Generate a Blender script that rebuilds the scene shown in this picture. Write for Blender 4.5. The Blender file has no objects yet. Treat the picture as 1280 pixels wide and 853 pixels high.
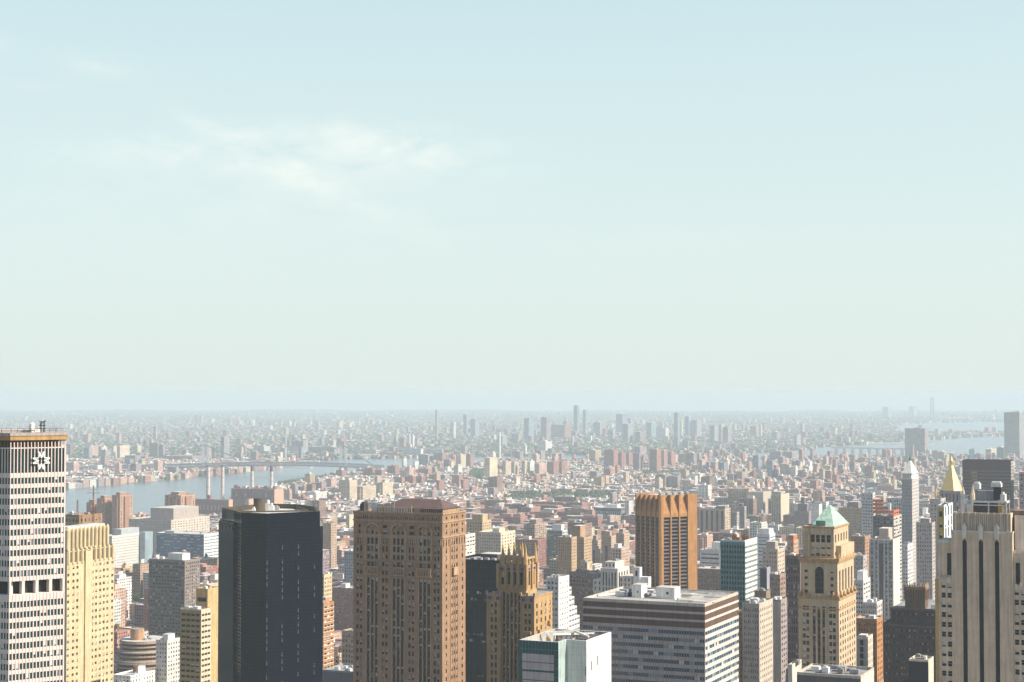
import bpy, math, random
import numpy as np

R = math.radians
RND = random.Random(7)
SC = bpy.context.scene
COL = SC.collection

# ------------------------------------------------------------------ camera
CAM_Z = 260.0            # height of the viewing terrace above the street
FOC = 2150.0             # focal length in pixels of a 1280 px wide picture
PITCH = math.atan(68.5 / FOC)
GRID = 24.0              # the street grid is turned 24 degrees from the view axis

cam_d = bpy.data.cameras.new('camera')
cam = bpy.data.objects.new('camera', cam_d)
COL.objects.link(cam)
cam.location = (0, 0, CAM_Z)
cam.rotation_euler = (math.pi / 2 + PITCH, 0, 0)
cam_d.sensor_width = 36.0
cam_d.lens = 36.0 * FOC / 1280.0
cam_d.clip_start = 1.0
cam_d.clip_end = 120000.0
SC.camera = cam

# ------------------------------------------------------------------ light
SUN_EL, SUN_AZ = 38.0, 104.0       # azimuth clockwise from the view axis (+Y): from the right, a little behind
world = bpy.data.worlds.new('World')
SC.world = world
world.use_nodes = True
wn, wl = world.node_tree.nodes, world.node_tree.links
wn.clear()
w_out = wn.new('ShaderNodeOutputWorld')
w_bg = wn.new('ShaderNodeBackground')
w_bg.inputs['Strength'].default_value = 0.115
sky = wn.new('ShaderNodeTexSky')
sky.sky_type = 'NISHITA'
sky.sun_disc = False
sky.sun_elevation = R(SUN_EL)
sky.sun_rotation = R(SUN_AZ)
sky.air_density = 1.0
sky.dust_density = 4.0
sky.ozone_density = 1.0
sky.altitude = 200


def wmath(op, a, b=None, clamp=False):
    n = wn.new('ShaderNodeMath')
    n.operation = op
    n.use_clamp = clamp
    for i, v in enumerate((a, b)):
        if v is None:
            continue
        if isinstance(v, (int, float)):
            n.inputs[i].default_value = v
        else:
            wl.new(v, n.inputs[i])
    return n.outputs[0]


# air tint: the pale mint of a hazy afternoon laid over the clear-air sky
tcw = wn.new('ShaderNodeTexCoord')
sepw = wn.new('ShaderNodeSeparateXYZ')
wl.new(tcw.outputs['Generated'], sepw.inputs[0])
ramp = wn.new('ShaderNodeValToRGB')
for i_, (p_, c_) in enumerate(((0.0, (.555, .625, .59)), (0.25, (.405, .53, .55)), (0.5, (.12, .17, .34)), (1.0, (.06, .09, .22)))):
    e_ = ramp.color_ramp.elements[i_] if i_ < 2 else ramp.color_ramp.elements.new(p_)
    e_.position, e_.color = p_, (*c_, 1)
wl.new(sepw.outputs['Z'], ramp.inputs[0])
rs = wn.new('ShaderNodeVectorMath')
rs.operation = 'SCALE'
wl.new(ramp.outputs[0], rs.inputs[0])
rs.inputs['Scale'].default_value = 10.0
# the northern half of the sky, away from the afternoon sun, is deeper
north = wn.new('ShaderNodeMapRange')
for i_, v_ in ((1, -0.5), (2, 0.6), (3, 6.5), (4, 10.0)):
    north.inputs[i_].default_value = v_
wl.new(sepw.outputs['Y'], north.inputs[0])
wl.new(north.outputs[0], rs.inputs['Scale'])
tint = wn.new('ShaderNodeMix')
tint.data_type = 'RGBA'
tint.inputs[0].default_value = 0.82
wl.new(sky.outputs[0], tint.inputs[6])
wl.new(rs.outputs[0], tint.inputs[7])
# thin cirrus, drawn by direction in the sky
mapw = wn.new('ShaderNodeMapping')
mapw.inputs['Scale'].default_value = (30, 30, 75)
mapw.inputs['Rotation'].default_value = (0, R(6), 0)
wl.new(tcw.outputs['Generated'], mapw.inputs['Vector'])
nzw = wn.new('ShaderNodeTexNoise')
nzw.inputs['Scale'].default_value = 1.0
nzw.inputs['Detail'].default_value = 8
nzw.inputs['Roughness'].default_value = 0.6
nzw.inputs['Distortion'].default_value = 0.25
wl.new(mapw.outputs[0], nzw.inputs['Vector'])
# streaks of thin cloud: azimuth and height (in thousandths of the view distance), half length, half height, tilt, strength
total = None
for (ca_, ch_, sx_, sy_, tl_, am_) in ((-84, 142, 62, 11, -.06, 1.0), (-60, 144, 34, 8, -.12, .6), (-232, 184, 18, 5, -.1, .7), (-262, 171, 16, 3, 0, .4), (-292, 194, 12, 5, 0, .6), (-183, 157, 13, 4, -.5, .6), (-146, 150, 30, 5, 0, .6), (-205, 139, 55, 6, .08, .6), (-163, 132, 42, 6, -.06, .6), (-124, 127, 26, 6, -.2, .7), (-92, 112, 22, 8, -.3, .7), (-142, 106, 9, 6, 0, .5), (-56, 92, 20, 6, -.1, .4), (-150, 118, 110, 26, 0, .35), (90, 88, 60, 8, 0, .15)):
    sx_, sy_ = sx_ * 1.15, sy_ * 1.3
    ax_ = wmath('SUBTRACT', sepw.outputs['X'], ca_ / 1000)
    az_ = wmath('SUBTRACT', wmath('SUBTRACT', sepw.outputs['Z'], ch_ / 1000), wmath('MULTIPLY', ax_, tl_))
    ex_, ez_ = wmath('DIVIDE', ax_, sx_ / 1000), wmath('DIVIDE', az_, sy_ / 1000)
    g_ = wmath('MULTIPLY', wmath('POWER', 2.718, wmath('MULTIPLY', wmath('ADD', wmath('MULTIPLY', ex_, ex_), wmath('MULTIPLY', ez_, ez_)), -1.0)), am_)
    total = g_ if total is None else wmath('ADD', total, g_)
ragged = wmath('MULTIPLY', wmath('SUBTRACT', nzw.outputs['Fac'], 0.30), 2.6, clamp=True)
cmask = wmath('MULTIPLY', wmath('MULTIPLY', total, ragged), 0.42, clamp=True)
cmix = wn.new('ShaderNodeMix')
cmix.data_type = 'RGBA'
wl.new(cmask, cmix.inputs[0])
wl.new(tint.outputs[2], cmix.inputs[6])
cmix.inputs[7].default_value = (6.3, 6.5, 5.95, 1)
wl.new(cmix.outputs[2], w_bg.inputs['Color'])
wl.new(w_bg.outputs[0], w_out.inputs['Surface'])

sun_d = bpy.data.lights.new('sun', 'SUN')
sun_d.energy = 5.0
sun_d.angle = R(0.53)
sun_d.color = (1.0, 0.91, 0.77)
sun = bpy.data.objects.new('sun', sun_d)
COL.objects.link(sun)
sun.rotation_euler = (R(90 - SUN_EL), 0, R(180 - SUN_AZ))
sun.location = (600, -200, 600)

SC.view_settings.view_transform = 'Standard'
SC.view_settings.look = 'None'
SC.view_settings.gamma = 1.0
SC.view_settings.use_curve_mapping = False
SC.view_settings.exposure = 0.5
SC.render.engine = 'CYCLES'
SC.cycles.max_bounces = 7
SC.cycles.diffuse_bounces = 2
SC.cycles.glossy_bounces = 2
SC.cycles.volume_bounces = 5
SC.cycles.transmission_bounces = 2
SC.cycles.caustics_reflective = False
SC.cycles.caustics_refractive = False
SC.cycles.use_denoising = True
SC.cycles.use_adaptive_sampling = True
SC.cycles.adaptive_threshold = 0.02

# ------------------------------------------------------------------ survey helpers
CP, SP = math.cos(PITCH), math.sin(PITCH)


def ks(px, py):
    """Sight line through a point of the photograph: x per metre of depth, height change per metre of depth."""
    rx, ry = (px - 640.0) / FOC, (426.5 - py) / FOC
    dy = CP - ry * SP
    return rx / dy, (SP + ry * CP) / dy


def at(px, py, depth):
    k, s = ks(px, py)
    return (k * depth, depth, CAM_Z + s * depth)


def proj(x, y, z):
    z -= CAM_Z
    f = y * CP + z * SP
    u = -y * SP + z * CP
    return 640 + FOC * x / f, 426.5 - FOC * u / f


def ground_depth(py):
    return -CAM_Z / ks(640, py)[1]


def plot(xl, xc, xr, yt, depth, ang=GRID, d=None):
    """Footprint of a building whose front runs from xl to xc (nearest corner, at DEPTH) and whose side runs from xc to xr."""
    a = R(ang)
    kl, kc, kr = ks(xl, yt)[0], ks(xc, yt)[0], ks(xr, yt)[0]
    cx, cy = kc * depth, depth
    w = (cx - kl * cy) / (math.cos(a) + kl * math.sin(a))
    if d is None:
        d = (kr * cy - cx) / (math.sin(a) - kr * math.cos(a))
    h = CAM_Z + ks(xc, yt)[1] * depth
    o = (cx - w * math.cos(a), cy + w * math.sin(a))
    return dict(o=o, w=w, d=d, h=h, ang=ang, corner=(cx, cy), depth=depth)


def zpix(P, py):
    """Height on a building (at its nearest corner) of picture row py."""
    return CAM_Z + ks(640, py)[1] * P['depth']


# ------------------------------------------------------------------ materials
MATS = {}


def mat(name, col, rough=0.85, var=0.14, scale=0.25, spec=0.3, metal=0.0, streak=0.12):
    if name in MATS:
        return MATS[name]
    var, streak = min(.45, var * 1.45), streak * 1.7
    m = bpy.data.materials.new(name)
    m.use_nodes = True
    nt = m.node_tree
    n, l = nt.nodes, nt.links
    b = n['Principled BSDF']
    b.inputs['Roughness'].default_value = rough
    b.inputs['Specular IOR Level'].default_value = spec
    b.inputs['Metallic'].default_value = metal
    tc = n.new('ShaderNodeTexCoord')
    nz = n.new('ShaderNodeTexNoise')
    nz.inputs['Scale'].default_value = scale
    nz.inputs['Detail'].default_value = 6
    nz.inputs['Roughness'].default_value = 0.7
    l.new(tc.outputs['Object'], nz.inputs['Vector'])
    mp = n.new('ShaderNodeMapping')
    mp.inputs['Scale'].default_value = (1.1, 1.1, 0.06)
    l.new(tc.outputs['Object'], mp.inputs['Vector'])
    st = n.new('ShaderNodeTexNoise')
    st.inputs['Scale'].default_value = 1.0
    st.inputs['Detail'].default_value = 4
    l.new(mp.outputs[0], st.inputs['Vector'])

    def mr(src, lo, hi):
        r = n.new('ShaderNodeMapRange')
        r.inputs[1].default_value = 0.3
        r.inputs[2].default_value = 0.7
        r.inputs[3].default_value = lo
        r.inputs[4].default_value = hi
        l.new(src, r.inputs[0])
        return r.outputs[0]
    mu = n.new('ShaderNodeMath')
    mu.operation = 'MULTIPLY'
    l.new(mr(nz.outputs['Fac'], 1 - var, 1 + var), mu.inputs[0])
    l.new(mr(st.outputs['Fac'], 1 - streak, 1 + streak), mu.inputs[1])
    vm = n.new('ShaderNodeVectorMath')
    vm.operation = 'SCALE'
    vm.inputs[0].default_value = col
    l.new(mu.outputs[0], vm.inputs['Scale'])
    l.new(vm.outputs[0], b.inputs['Base Color'])
    MATS[name] = m
    return m


def glass(name, col, rough=0.12, spec=0.5, bump=0.0):
    if name in MATS:
        return MATS[name]
    m = mat(name, col, rough, 0.25, 0.12, spec, 0.0, 0.0)
    return m


# ------------------------------------------------------------------ mesh builder
class MB:
    def __init__(self):
        self.v, self.f, self.m = [], [], []

    def quad(self, a, b, c, d, m=0):
        i = len(self.v)
        self.v += [a, b, c, d]
        self.f.append((i, i + 1, i + 2, i + 3))
        self.m.append(m)

    def poly(self, pts, m=0):
        i = len(self.v)
        self.v += list(pts)
        self.f.append(tuple(range(i, i + len(pts))))
        self.m.append(m)

    def box(self, x0, x1, y0, y1, z0, z1, m=0, top=None, bottom=True):
        self.prism([(x0, y0), (x1, y0), (x1, y1), (x0, y1)], z0, z1, m, top, bottom)

    def prism(self, pts, z0, z1, m=0, top=None, bottom=True, pts2=None):
        n = len(pts)
        p2 = pts2 or pts
        i = len(self.v)
        self.v += [(p[0], p[1], z0) for p in pts] + [(p[0], p[1], z1) for p in p2]
        for k in range(n):
            j = (k + 1) % n
            self.f.append((i + k, i + j, i + n + j, i + n + k))
            self.m.append(m)
        self.f.append(tuple(i + n + k for k in range(n)))
        self.m.append(m if top is None else top)
        if bottom:
            self.f.append(tuple(i + k for k in reversed(range(n))))
            self.m.append(m)

    def cyl(self, x, y, z0, z1, r, r2=None, n=12, m=0, top=None):
        r2 = r if r2 is None else r2
        a = [(x + r * math.cos(2 * math.pi * k / n), y + r * math.sin(2 * math.pi * k / n)) for k in range(n)]
        b = [(x + r2 * math.cos(2 * math.pi * k / n), y + r2 * math.sin(2 * math.pi * k / n)) for k in range(n)]
        self.prism(a, z0, z1, m, top, True, b)

    def bar(self, a, b, t, m=0):
        """A square bar between two points."""
        ax, ay, az = a
        bx, by, bz = b
        d = np.array([bx - ax, by - ay, bz - az], float)
        L = np.linalg.norm(d)
        if L < 1e-6:
            return
        d /= L
        up = np.array([0, 0, 1.0]) if abs(d[2]) < 0.9 else np.array([1.0, 0, 0])
        s = np.cross(d, up)
        s /= np.linalg.norm(s)
        u = np.cross(s, d)
        A, B = np.array(a, float), np.array(b, float)
        h = t / 2
        c = [(-s - u) * h, (s - u) * h, (s + u) * h, (-s + u) * h]
        i = len(self.v)
        self.v += [tuple(A + k) for k in c] + [tuple(B + k) for k in c]
        for k in range(4):
            j = (k + 1) % 4
            self.f.append((i + k, i + j, i + 4 + j, i + 4 + k))
            self.m.append(m)
        self.f.append((i + 3, i + 2, i + 1, i))
        self.f.append((i + 4, i + 5, i + 6, i + 7))
        self.m += [m, m]

    def parapet(self, x0, x1, y0, y1, z0, z1, t=0.5, m=0):
        """Low wall round a flat roof."""
        self.box(x0, x1, y0, y0 + t, z0, z1, m)
        self.box(x0, x1, y1 - t, y1, z0, z1, m)
        self.box(x0, x0 + t, y0 + t, y1 - t, z0, z1, m)
        self.box(x1 - t, x1, y0 + t, y1 - t, z0, z1, m)

    def build(self, name, mats, parent=None, link=True):
        me = bpy.data.meshes.new(name)
        me.from_pydata(self.v, [], self.f)
        mats = mats if isinstance(mats, (list, tuple)) else [mats]
        for m in mats:
            if m is not None:
                me.materials.append(m)
        if len(mats) > 1:
            me.polygons.foreach_set('material_index', self.m)
        me.update()
        o = bpy.data.objects.new(name, me)
        if link:
            COL.objects.link(o)
        if parent is not None:
            o.parent = parent
        return o


def tag(o, label=None, cat=None, group=None, kind=None):
    for k, v in (('label', label), ('category', cat), ('group', group), ('kind', kind)):
        if v:
            o[k] = v
    return o


HERO_RECTS = []      # (xmin, xmax, ytop, ybase, depth, short name) of the big things, for the city generator
FOOT = []            # (x, y, radius) kept clear of the generated city


def root(name, P, label, cat='office tower', short=None):
    o = bpy.data.objects.new(name, None)
    COL.objects.link(o)
    o.location = (P['o'][0], P['o'][1], 0)
    o.rotation_euler = (0, 0, -R(P['ang']))
    o.empty_display_size = 5
    tag(o, label, cat)
    register(P, short)
    return o


def register(P, short=None):
    a = R(P['ang'])
    X = (math.cos(a), -math.sin(a))
    Y = (math.sin(a), math.cos(a))
    cs = [(P['o'][0] + X[0] * u + Y[0] * v, P['o'][1] + X[1] * u + Y[1] * v) for u in (0, P['w']) for v in (0, P['d'])]
    xs = [proj(c[0], c[1], P['h'])[0] for c in cs]
    yt = proj(P['corner'][0], P['corner'][1], P['h'])[1]
    yb = proj(P['corner'][0], P['corner'][1], 0)[1]
    HERO_RECTS.append((min(xs), max(xs), yt, yb, P['depth'], short))
    cx, cy = sum(c[0] for c in cs) / 4, sum(c[1] for c in cs) / 4
    FOOT.append((cx, cy, max(P['w'], P['d']) * 0.62))


# ------------------------------------------------------------------ facades and windows
def even(n, width, frac=0.5, margin=0.0):
    """n equal bays over width, each with a window of frac of the bay."""
    b = (width - 2 * margin) / n
    return [(margin + b * (i + 0.5) - b * frac / 2, margin + b * (i + 0.5) + b * frac / 2) for i in range(n)]


def centred(cs, w):
    return [(c - w / 2, c + w / 2) for c in cs]


def floors(z0, z1, step, frac=0.55, sill=0.25):
    """Window rows counted down from z1 so that the top floor is whole."""
    out = []
    z = z1 - step
    while z >= z0:
        out.append((z + step * sill, z + step * (sill + frac)))
        z -= step
    return out


def facade(mb, p, t, width, z0, z1, cols, rows, rec=0.35, m=0, mrev=None, wins=None):
    """A wall from p along t, pierced by windows; collects the windows set back in their openings."""
    mrev = m if mrev is None else mrev
    n = (t[1], -t[0])

    def P3(u, z, r=0.0):
        return (p[0] + t[0] * u - n[0] * r, p[1] + t[1] * u - n[1] * r, z)
    cols = sorted(cols)
    rows = sorted(r for r in rows if r[0] > z0 and r[1] < z1)
    zz = z0
    if not cols:
        rows = []
    for (a, b) in rows:
        if a > zz:
            mb.quad(P3(0, zz), P3(width, zz), P3(width, a), P3(0, a), m)
        uu = 0.0
        for (c, d) in cols:
            if c > uu:
                mb.quad(P3(uu, a), P3(c, a), P3(c, b), P3(uu, b), m)
            mb.quad(P3(c, a), P3(d, a), P3(d, a, rec), P3(c, a, rec), mrev)
            mb.quad(P3(c, b, rec), P3(d, b, rec), P3(d, b), P3(c, b), mrev)
            mb.quad(P3(c, a), P3(c, a, rec), P3(c, b, rec), P3(c, b), mrev)
            mb.quad(P3(d, a, rec), P3(d, a), P3(d, b), P3(d, b, rec), mrev)
            if wins is not None:
                q = P3(c, a, rec)
                wins.append((q[0], q[1], q[2], t, d - c, b - a))
            uu = d
        if uu < width:
            mb.quad(P3(uu, a), P3(width, a), P3(width, b), P3(uu, b), m)
        zz = b
    if zz < z1:
        mb.quad(P3(0, zz), P3(width, zz), P3(width, z1), P3(0, z1), m)


WCACHE = {}


def win_parts(mb, o, t, w, h, var, rail):
    """Glass, a meeting rail and (variants 1, 2) drawn blinds, standing at o along t."""
    n = (t[1], -t[0])

    def P3(u, z, r=0.0):
        return (o[0] + t[0] * u + n[0] * r, o[1] + t[1] * u + n[1] * r, o[2] + z)
    mb.quad(P3(0, 0), P3(w, 0), P3(w, h), P3(0, h), 1 if var == 3 else 0)
    if rail:
        mb.quad(P3(0, h * .48, .05), P3(w, h * .48, .05), P3(w, h * .54, .05), P3(0, h * .54, .05), 2)
    if var in (1, 2):
        k = 0.55 if var == 1 else 0.2
        mb.quad(P3(.03, h * k, .03), P3(w - .03, h * k, .03), P3(w - .03, h * .98, .03), P3(.03, h * .98, .03), 3)


def windows(rt, wins, mats, weights=(6, 2, 1, 1), rail=True, name='window', limit=100, jitter=0.0):
    """Hang the windows: the first `limit` (highest, so the ones in view) are parts of their own, the others one part."""
    if not wins:
        return
    wins = sorted(wins, key=lambda q: -q[2])
    vs = [RND.choices((0, 1, 2, 3), weights)[0] for _ in wins]
    keep = list(zip(wins, vs))[:limit]
    rest = list(zip(wins, vs))[limit:]
    for (x, y, z, t, w, h), v in keep:
        key = (round(w, 2), round(h, 2), v, rail, tuple(m.name for m in mats), name)
        me = WCACHE.get(key)
        if me is None:
            mb = MB()
            win_parts(mb, (0, 0, 0), (1, 0), w, h, v, rail)
            me = mb.build(name, mats, link=False).data
            WCACHE[key] = me
        o = bpy.data.objects.new(name, me)
        COL.objects.link(o)
        o.parent = rt
        o.location = (x, y, z)
        o.rotation_euler = (0, 0, math.atan2(t[1], t[0]))
    if rest:
        mb = MB()
        for (x, y, z, t, w, h), v in rest:
            win_parts(mb, (x, y, z), t, w, h, v, rail)
        tag(mb.build(name + '_field', mats, rt), kind='stuff')


GL_DARK = glass('window_glass_dark', (0.008, 0.012, 0.022), 0.15, .22)
GL_PALE = glass('window_glass_pale', (0.16, 0.19, 0.22), 0.2)
FRAME_D = mat('window_frame_dark', (0.06, 0.05, 0.05), 0.6)
FRAME_L = mat('window_frame_light', (0.42, 0.40, 0.36), 0.6)
BLIND = mat('window_blind', (0.62, 0.60, 0.55), 0.9)
WM = [GL_DARK, GL_PALE, FRAME_D, BLIND]
WML = [GL_DARK, GL_PALE, FRAME_L, BLIND]
ROOF_G = mat('roof_felt_grey', (0.30, 0.29, 0.28), 0.95, 0.3, 0.2, 0.1, 0, 0)
ROOF_L = mat('roof_coating_pale', (0.58, 0.56, 0.52), 0.9, 0.22, 0.15, 0.1, 0, 0)
METAL_G = mat('galvanised_metal', (0.36, 0.37, 0.38), 0.5, 0.2, 0.4)
WHITE_P = mat('white_paint', (0.74, 0.73, 0.70), 0.7, 0.08, 0.3)
TANK_W = mat('cedar_tank_wood', (0.17, 0.11, 0.075), 0.9, 0.2, 0.5)
DARK_M = mat('dark_metal', (0.05, 0.05, 0.055), 0.5)


def water_tank(rt, x, y, z, r=2.2, h=4.0):
    """Timber roof tank on steel legs under a cone, one part with its cone roof as a sub-part."""
    mb = MB()
    mb.cyl(x, y, z + 2.4, z + 2.4 + h, r, n=12)
    for sx in (-1, 1):
        for sy in (-1, 1):
            mb.bar((x + sx * r * .6, y + sy * r * .6, z), (x + sx * r * .6, y + sy * r * .6, z + 2.4), .3)
    o = mb.build('water_tank', TANK_W, rt)
    mb = MB()
    mb.cyl(x, y, z + 2.42 + h, z + 2.4 + h + r * .6, r * 1.08, 0.05, 12)
    mb.build('tank_roof', METAL_G, o)
    return o


def bulkhead(rt, x0, x1, y0, y1, z0, z1, m, name='bulkhead'):
    mb = MB()
    mb.box(x0, x1, y0, y1, z0, z1, 0, 1)
    mb.box(x0 - .15, x1 + .15, y0 - .15, y1 + .15, z1, z1 + .3, 1)
    return mb.build(name, [m, ROOF_L], rt)


def clutter(rt, x0, x1, y0, y1, z, n, rnd, hmax=3.0, ms=None):
    """Plant on a roof: air handlers and ducts, each a part of its own."""
    ms = ms or [METAL_G, WHITE_P, ROOF_G]
    for _ in range(n):
        w, d, h = rnd.uniform(1.2, 4), rnd.uniform(1.2, 3.5), rnd.uniform(.8, hmax)
        x, y = rnd.uniform(x0, max(x0 + .1, x1 - w)), rnd.uniform(y0, max(y0 + .1, y1 - d))
        mb = MB()
        mb.box(x, x + w, y, y + d, z + .25, z + h)
        mb.box(x + .2, x + w - .2, y + .2, y + d - .2, z, z + .25)
        if rnd.random() < .5:
            mb.cyl(x + w / 2, y + d / 2, z + h, z + h + .4, min(w, d) * .35, n=10)
        mb.build('air_handler', rnd.choice(ms), rt)

# =====================================================================================
# The near and middle towers
# =====================================================================================
def shell(mb, x0, x1, y0, y1, z0, z1, front=None, right=None, wins=None, rec=.35, m=0, roof=1, rwins=None, zlow=None):
    """Four walls and a roof; front and right are (columns, rows) of windows measured from the left end of the wall."""
    fc, fr = front or ([], [])
    rc, rr = right or ([], [])
    facade(mb, (x0, y0), (1, 0), x1 - x0, z0, z1, fc, fr, rec, m, None, wins)
    facade(mb, (x1, y0), (0, 1), y1 - y0, z0, z1, rc, rr, rec, m, None, rwins if rwins is not None else wins)
    mb.quad((x1, y1, z0), (x0, y1, z0), (x0, y1, z1), (x1, y1, z1), m)
    mb.quad((x0, y1, z0), (x0, y0, z0), (x0, y0, z1), (x0, y1, z1), m)
    mb.quad((x0, y0, z1), (x1, y0, z1), (x1, y1, z1), (x0, y1, z1), roof)


def ufront(P, px):
    """Distance along the front from its left end for a picture column (at roof height)."""
    a = R(P['ang'])
    k = ks(px, 700)[0]
    cx, cy = P['o']
    return (k * cy - cx) / (math.cos(a) + k * math.sin(a))


def uside(P, px):
    a = R(P['ang'])
    k = ks(px, 700)[0]
    cx, cy = P['corner']
    return (k * cy - cx) / (math.sin(a) - k * math.cos(a))


def seen_bottom(P, margin=12.0):
    """Lowest height that the picture still shows of a building."""
    return max(3.0, CAM_Z + ks(640, 853)[1] * P['depth'] - margin)


# ---------------------------------------------------------------- white gridded slab with the emblem, far left
def slab_with_emblem():
    D0 = 515.0
    B = np.array([ks(13, 600)[0] * D0, D0])
    def go(p, ang, L):
        return p + L * np.array([math.cos(R(ang)), math.sin(R(ang))])
    tBC = np.array([math.cos(R(37)), math.sin(R(37))])
    kC = ks(81, 600)[0]
    LBC = (kC * B[1] - B[0]) / (tBC[0] - kC * tBC[1])
    C = B + LBC * tBC
    LAB = 44.0
    A = go(B, 180 - 24, LAB)
    Dp = go(C, 104, 24)
    E = go(Dp, 156, 44)
    Fp = go(A, 110, 18)
    P = dict(o=tuple(B), w=LBC, d=20, h=CAM_Z + ks(13, 556)[1] * D0, ang=0, corner=tuple(B), depth=D0)
    rt = bpy.data.objects.new('office_slab', None)
    COL.objects.link(rt)
    rt.location = (B[0], B[1], 0)
    tag(rt, 'white gridded office slab with a white four-M star emblem under its overhanging roof', 'office tower')
    HERO_RECTS.append((-60, 82, 538, 853, D0, 'the white gridded slab at the left edge'))
    FOOT.append((A[0] + 10, A[1] + 20, 50))
    L = lambda p: (p[0] - B[0], p[1] - B[1])
    a, b, c, d, e, f = [L(p) for p in (A, B, C, Dp, E, Fp)]
    conc = mat('precast_concrete', (0.73, 0.64, 0.59), 0.85, .08, .2, .2, 0, .06)
    fin = mat('precast_fin', (0.70, 0.57, 0.54), 0.85, .08, .2, .2, 0, .05)
    Z = lambda py: CAM_Z + ks(13, py)[1] * D0
    ztop = Z(560)
    per = 12.85 / FOC * D0 * 1.0
    zrow0 = Z(593.5)
    nb = 16
    bay = LBC / nb
    zb = seen_bottom(P)
    rows = []
    z = zrow0
    k = 0
    zmech = (Z(744), Z(727.5))
    while z - per > zb:
        r = (z - per + .2, z - per + .2 + per * .60)
        if not (r[0] < zmech[1] + .3 and r[1] > zmech[0] - .3):
            rows.append(r)
        z -= per
    cols = even(nb, LBC, .66)
    mb = MB()
    wins, louv, mech = [], [], []
    # lit face
    facade(mb, (0, 0), tuple(tBC), LBC, 0, zmech[0] - .2, cols, [r for r in rows if r[1] < zmech[0]], .12, 0, None, wins)
    facade(mb, (0, 0), tuple(tBC), LBC, zmech[0] - .2, zmech[1] + .2, [(.5 + LBC * i / 4, LBC * (i + 1) / 4 - .4) for i in range(4)], [zmech], 2.2, 0, None, mech)
    facade(mb, (0, 0), tuple(tBC), LBC, zmech[1] + .2, zrow0, cols, [r for r in rows if r[0] > zmech[1]], .12, 0, None, wins)
    facade(mb, (0, 0), tuple(tBC), LBC, zrow0, ztop, even(nb, LBC, .70), [(zrow0 + .4, ztop - .3)], .10, 0, None, louv)
    # shaded face
    tAB = np.array(b) - np.array(a)
    tAB = tuple(tAB / np.linalg.norm(tAB))
    nbA = int(LAB / bay)
    cA = even(nbA, LAB, .66)
    cA = [q for q in cA if q[0] > LAB - 22]
    for (q0, q1) in ((0, zmech[0] - .2), (zmech[1] + .2, zrow0)):
        facade(mb, a, tAB, LAB, q0, q1, cA, [r for r in rows if r[0] > q0 and r[1] < q1], .12, 0, None, wins)
    facade(mb, a, tAB, LAB, zmech[0] - .2, zmech[1] + .2, [(LAB - 6 - 6 * i, LAB - .6 - 6 * i) for i in range(3)], [zmech], 2.2, 0, None, mech)
    facade(mb, a, tAB, LAB, zrow0, ztop, cA, [(zrow0 + .4, ztop - .3)], .10, 0, None, louv)
    for p, q in ((c, d), (d, e), (e, f), (f, a)):
        mb.quad((p[0], p[1], 0), (q[0], q[1], 0), (q[0], q[1], ztop), (p[0], p[1], ztop))
    mb.poly([(p[0], p[1], ztop) for p in (a, b, c, d, e, f)])
    mb.build('wall', conc, rt)
    # fins
    n = (tBC[1], -tBC[0])
    for i in range(nb + 1):
        u = min(i * bay, LBC - .1)
        m2 = MB()
        q = [(tBC[0] * (u - .13) , tBC[1] * (u - .13)), (tBC[0] * (u + .13), tBC[1] * (u + .13))]
        q += [(q[1][0] + n[0] * -.02, q[1][1] + n[1] * -.02), (q[0][0] + n[0] * -.02, q[0][1] + n[1] * -.02)]
        pts = [(q[0][0] + n[0] * .10, q[0][1] + n[1] * .10), (q[1][0] + n[0] * .10, q[1][1] + n[1] * .10), q[2], q[3]]
        m2.prism(pts, 40, zmech[0] - .1)
        m2.prism(pts, zmech[1] + .1, ztop + 1.6)
        m2.build('fin', fin, rt)
    windows(rt, wins, [glass('green_window_glass', (0.012, 0.05, 0.05), .12), GL_PALE, FRAME_D, BLIND], (14, 1, 1, 1), False)
    windows(rt, louv, [glass('dark_louvre', (0.010, 0.035, 0.035), .3, .2)] * 4, (1, 0, 0, 0), False, 'louvre_panel')
    windows(rt, mech, [mat('plant_floor_dark', (0.03, 0.028, 0.022), .9)] * 4, (1, 0, 0, 0), False, 'plant_floor_opening')

    def off(pts, k):
        """Polygon moved outwards by k metres."""
        out = []
        m = len(pts)
        for i in range(m):
            p0, p1, p2 = [np.array(pts[j % m]) for j in (i - 1, i, i + 1)]
            d1 = (p1 - p0) / np.linalg.norm(p1 - p0)
            d2 = (p2 - p1) / np.linalg.norm(p2 - p1)
            n1, n2 = np.array([d1[1], -d1[0]]), np.array([d2[1], -d2[0]])
            bi = (n1 + n2) / (1 + n1 @ n2)
            out.append(tuple(p1 + bi * k))
        return out
    P6 = [a, b, c, d, e, f]
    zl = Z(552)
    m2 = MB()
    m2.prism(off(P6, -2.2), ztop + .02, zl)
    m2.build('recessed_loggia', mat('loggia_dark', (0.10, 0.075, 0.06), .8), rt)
    m2 = MB()
    for (p, t, Ln) in ((np.array(b), tBC, LBC), (np.array(a), np.array(tAB), LAB)):
        nn = np.array([t[1], -t[0]])
        for i in range(int(Ln / 1.29)):
            q = p + t * (i * 1.29 + .6) - nn * 1.2
            m2.box(q[0] - .12, q[0] + .12, q[1] - .12, q[1] + .12, ztop, zl)
    m2.build('loggia_posts', mat('bronze_post', (0.28, 0.19, 0.14), .6), rt)
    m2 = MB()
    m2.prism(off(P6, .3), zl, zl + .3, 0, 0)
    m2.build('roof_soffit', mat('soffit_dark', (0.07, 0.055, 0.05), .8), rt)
    m2 = MB()
    m2.prism(off(P6, .7), zl + .3, Z(545.3), 0, 0)
    m2.build('ochre_fascia', mat('ochre_fascia', (0.44, 0.26, 0.10), .7), rt)
    m2 = MB()
    m2.prism(off(P6, .9), Z(545.3) + .01, Z(541.5), 0, 0)
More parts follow.
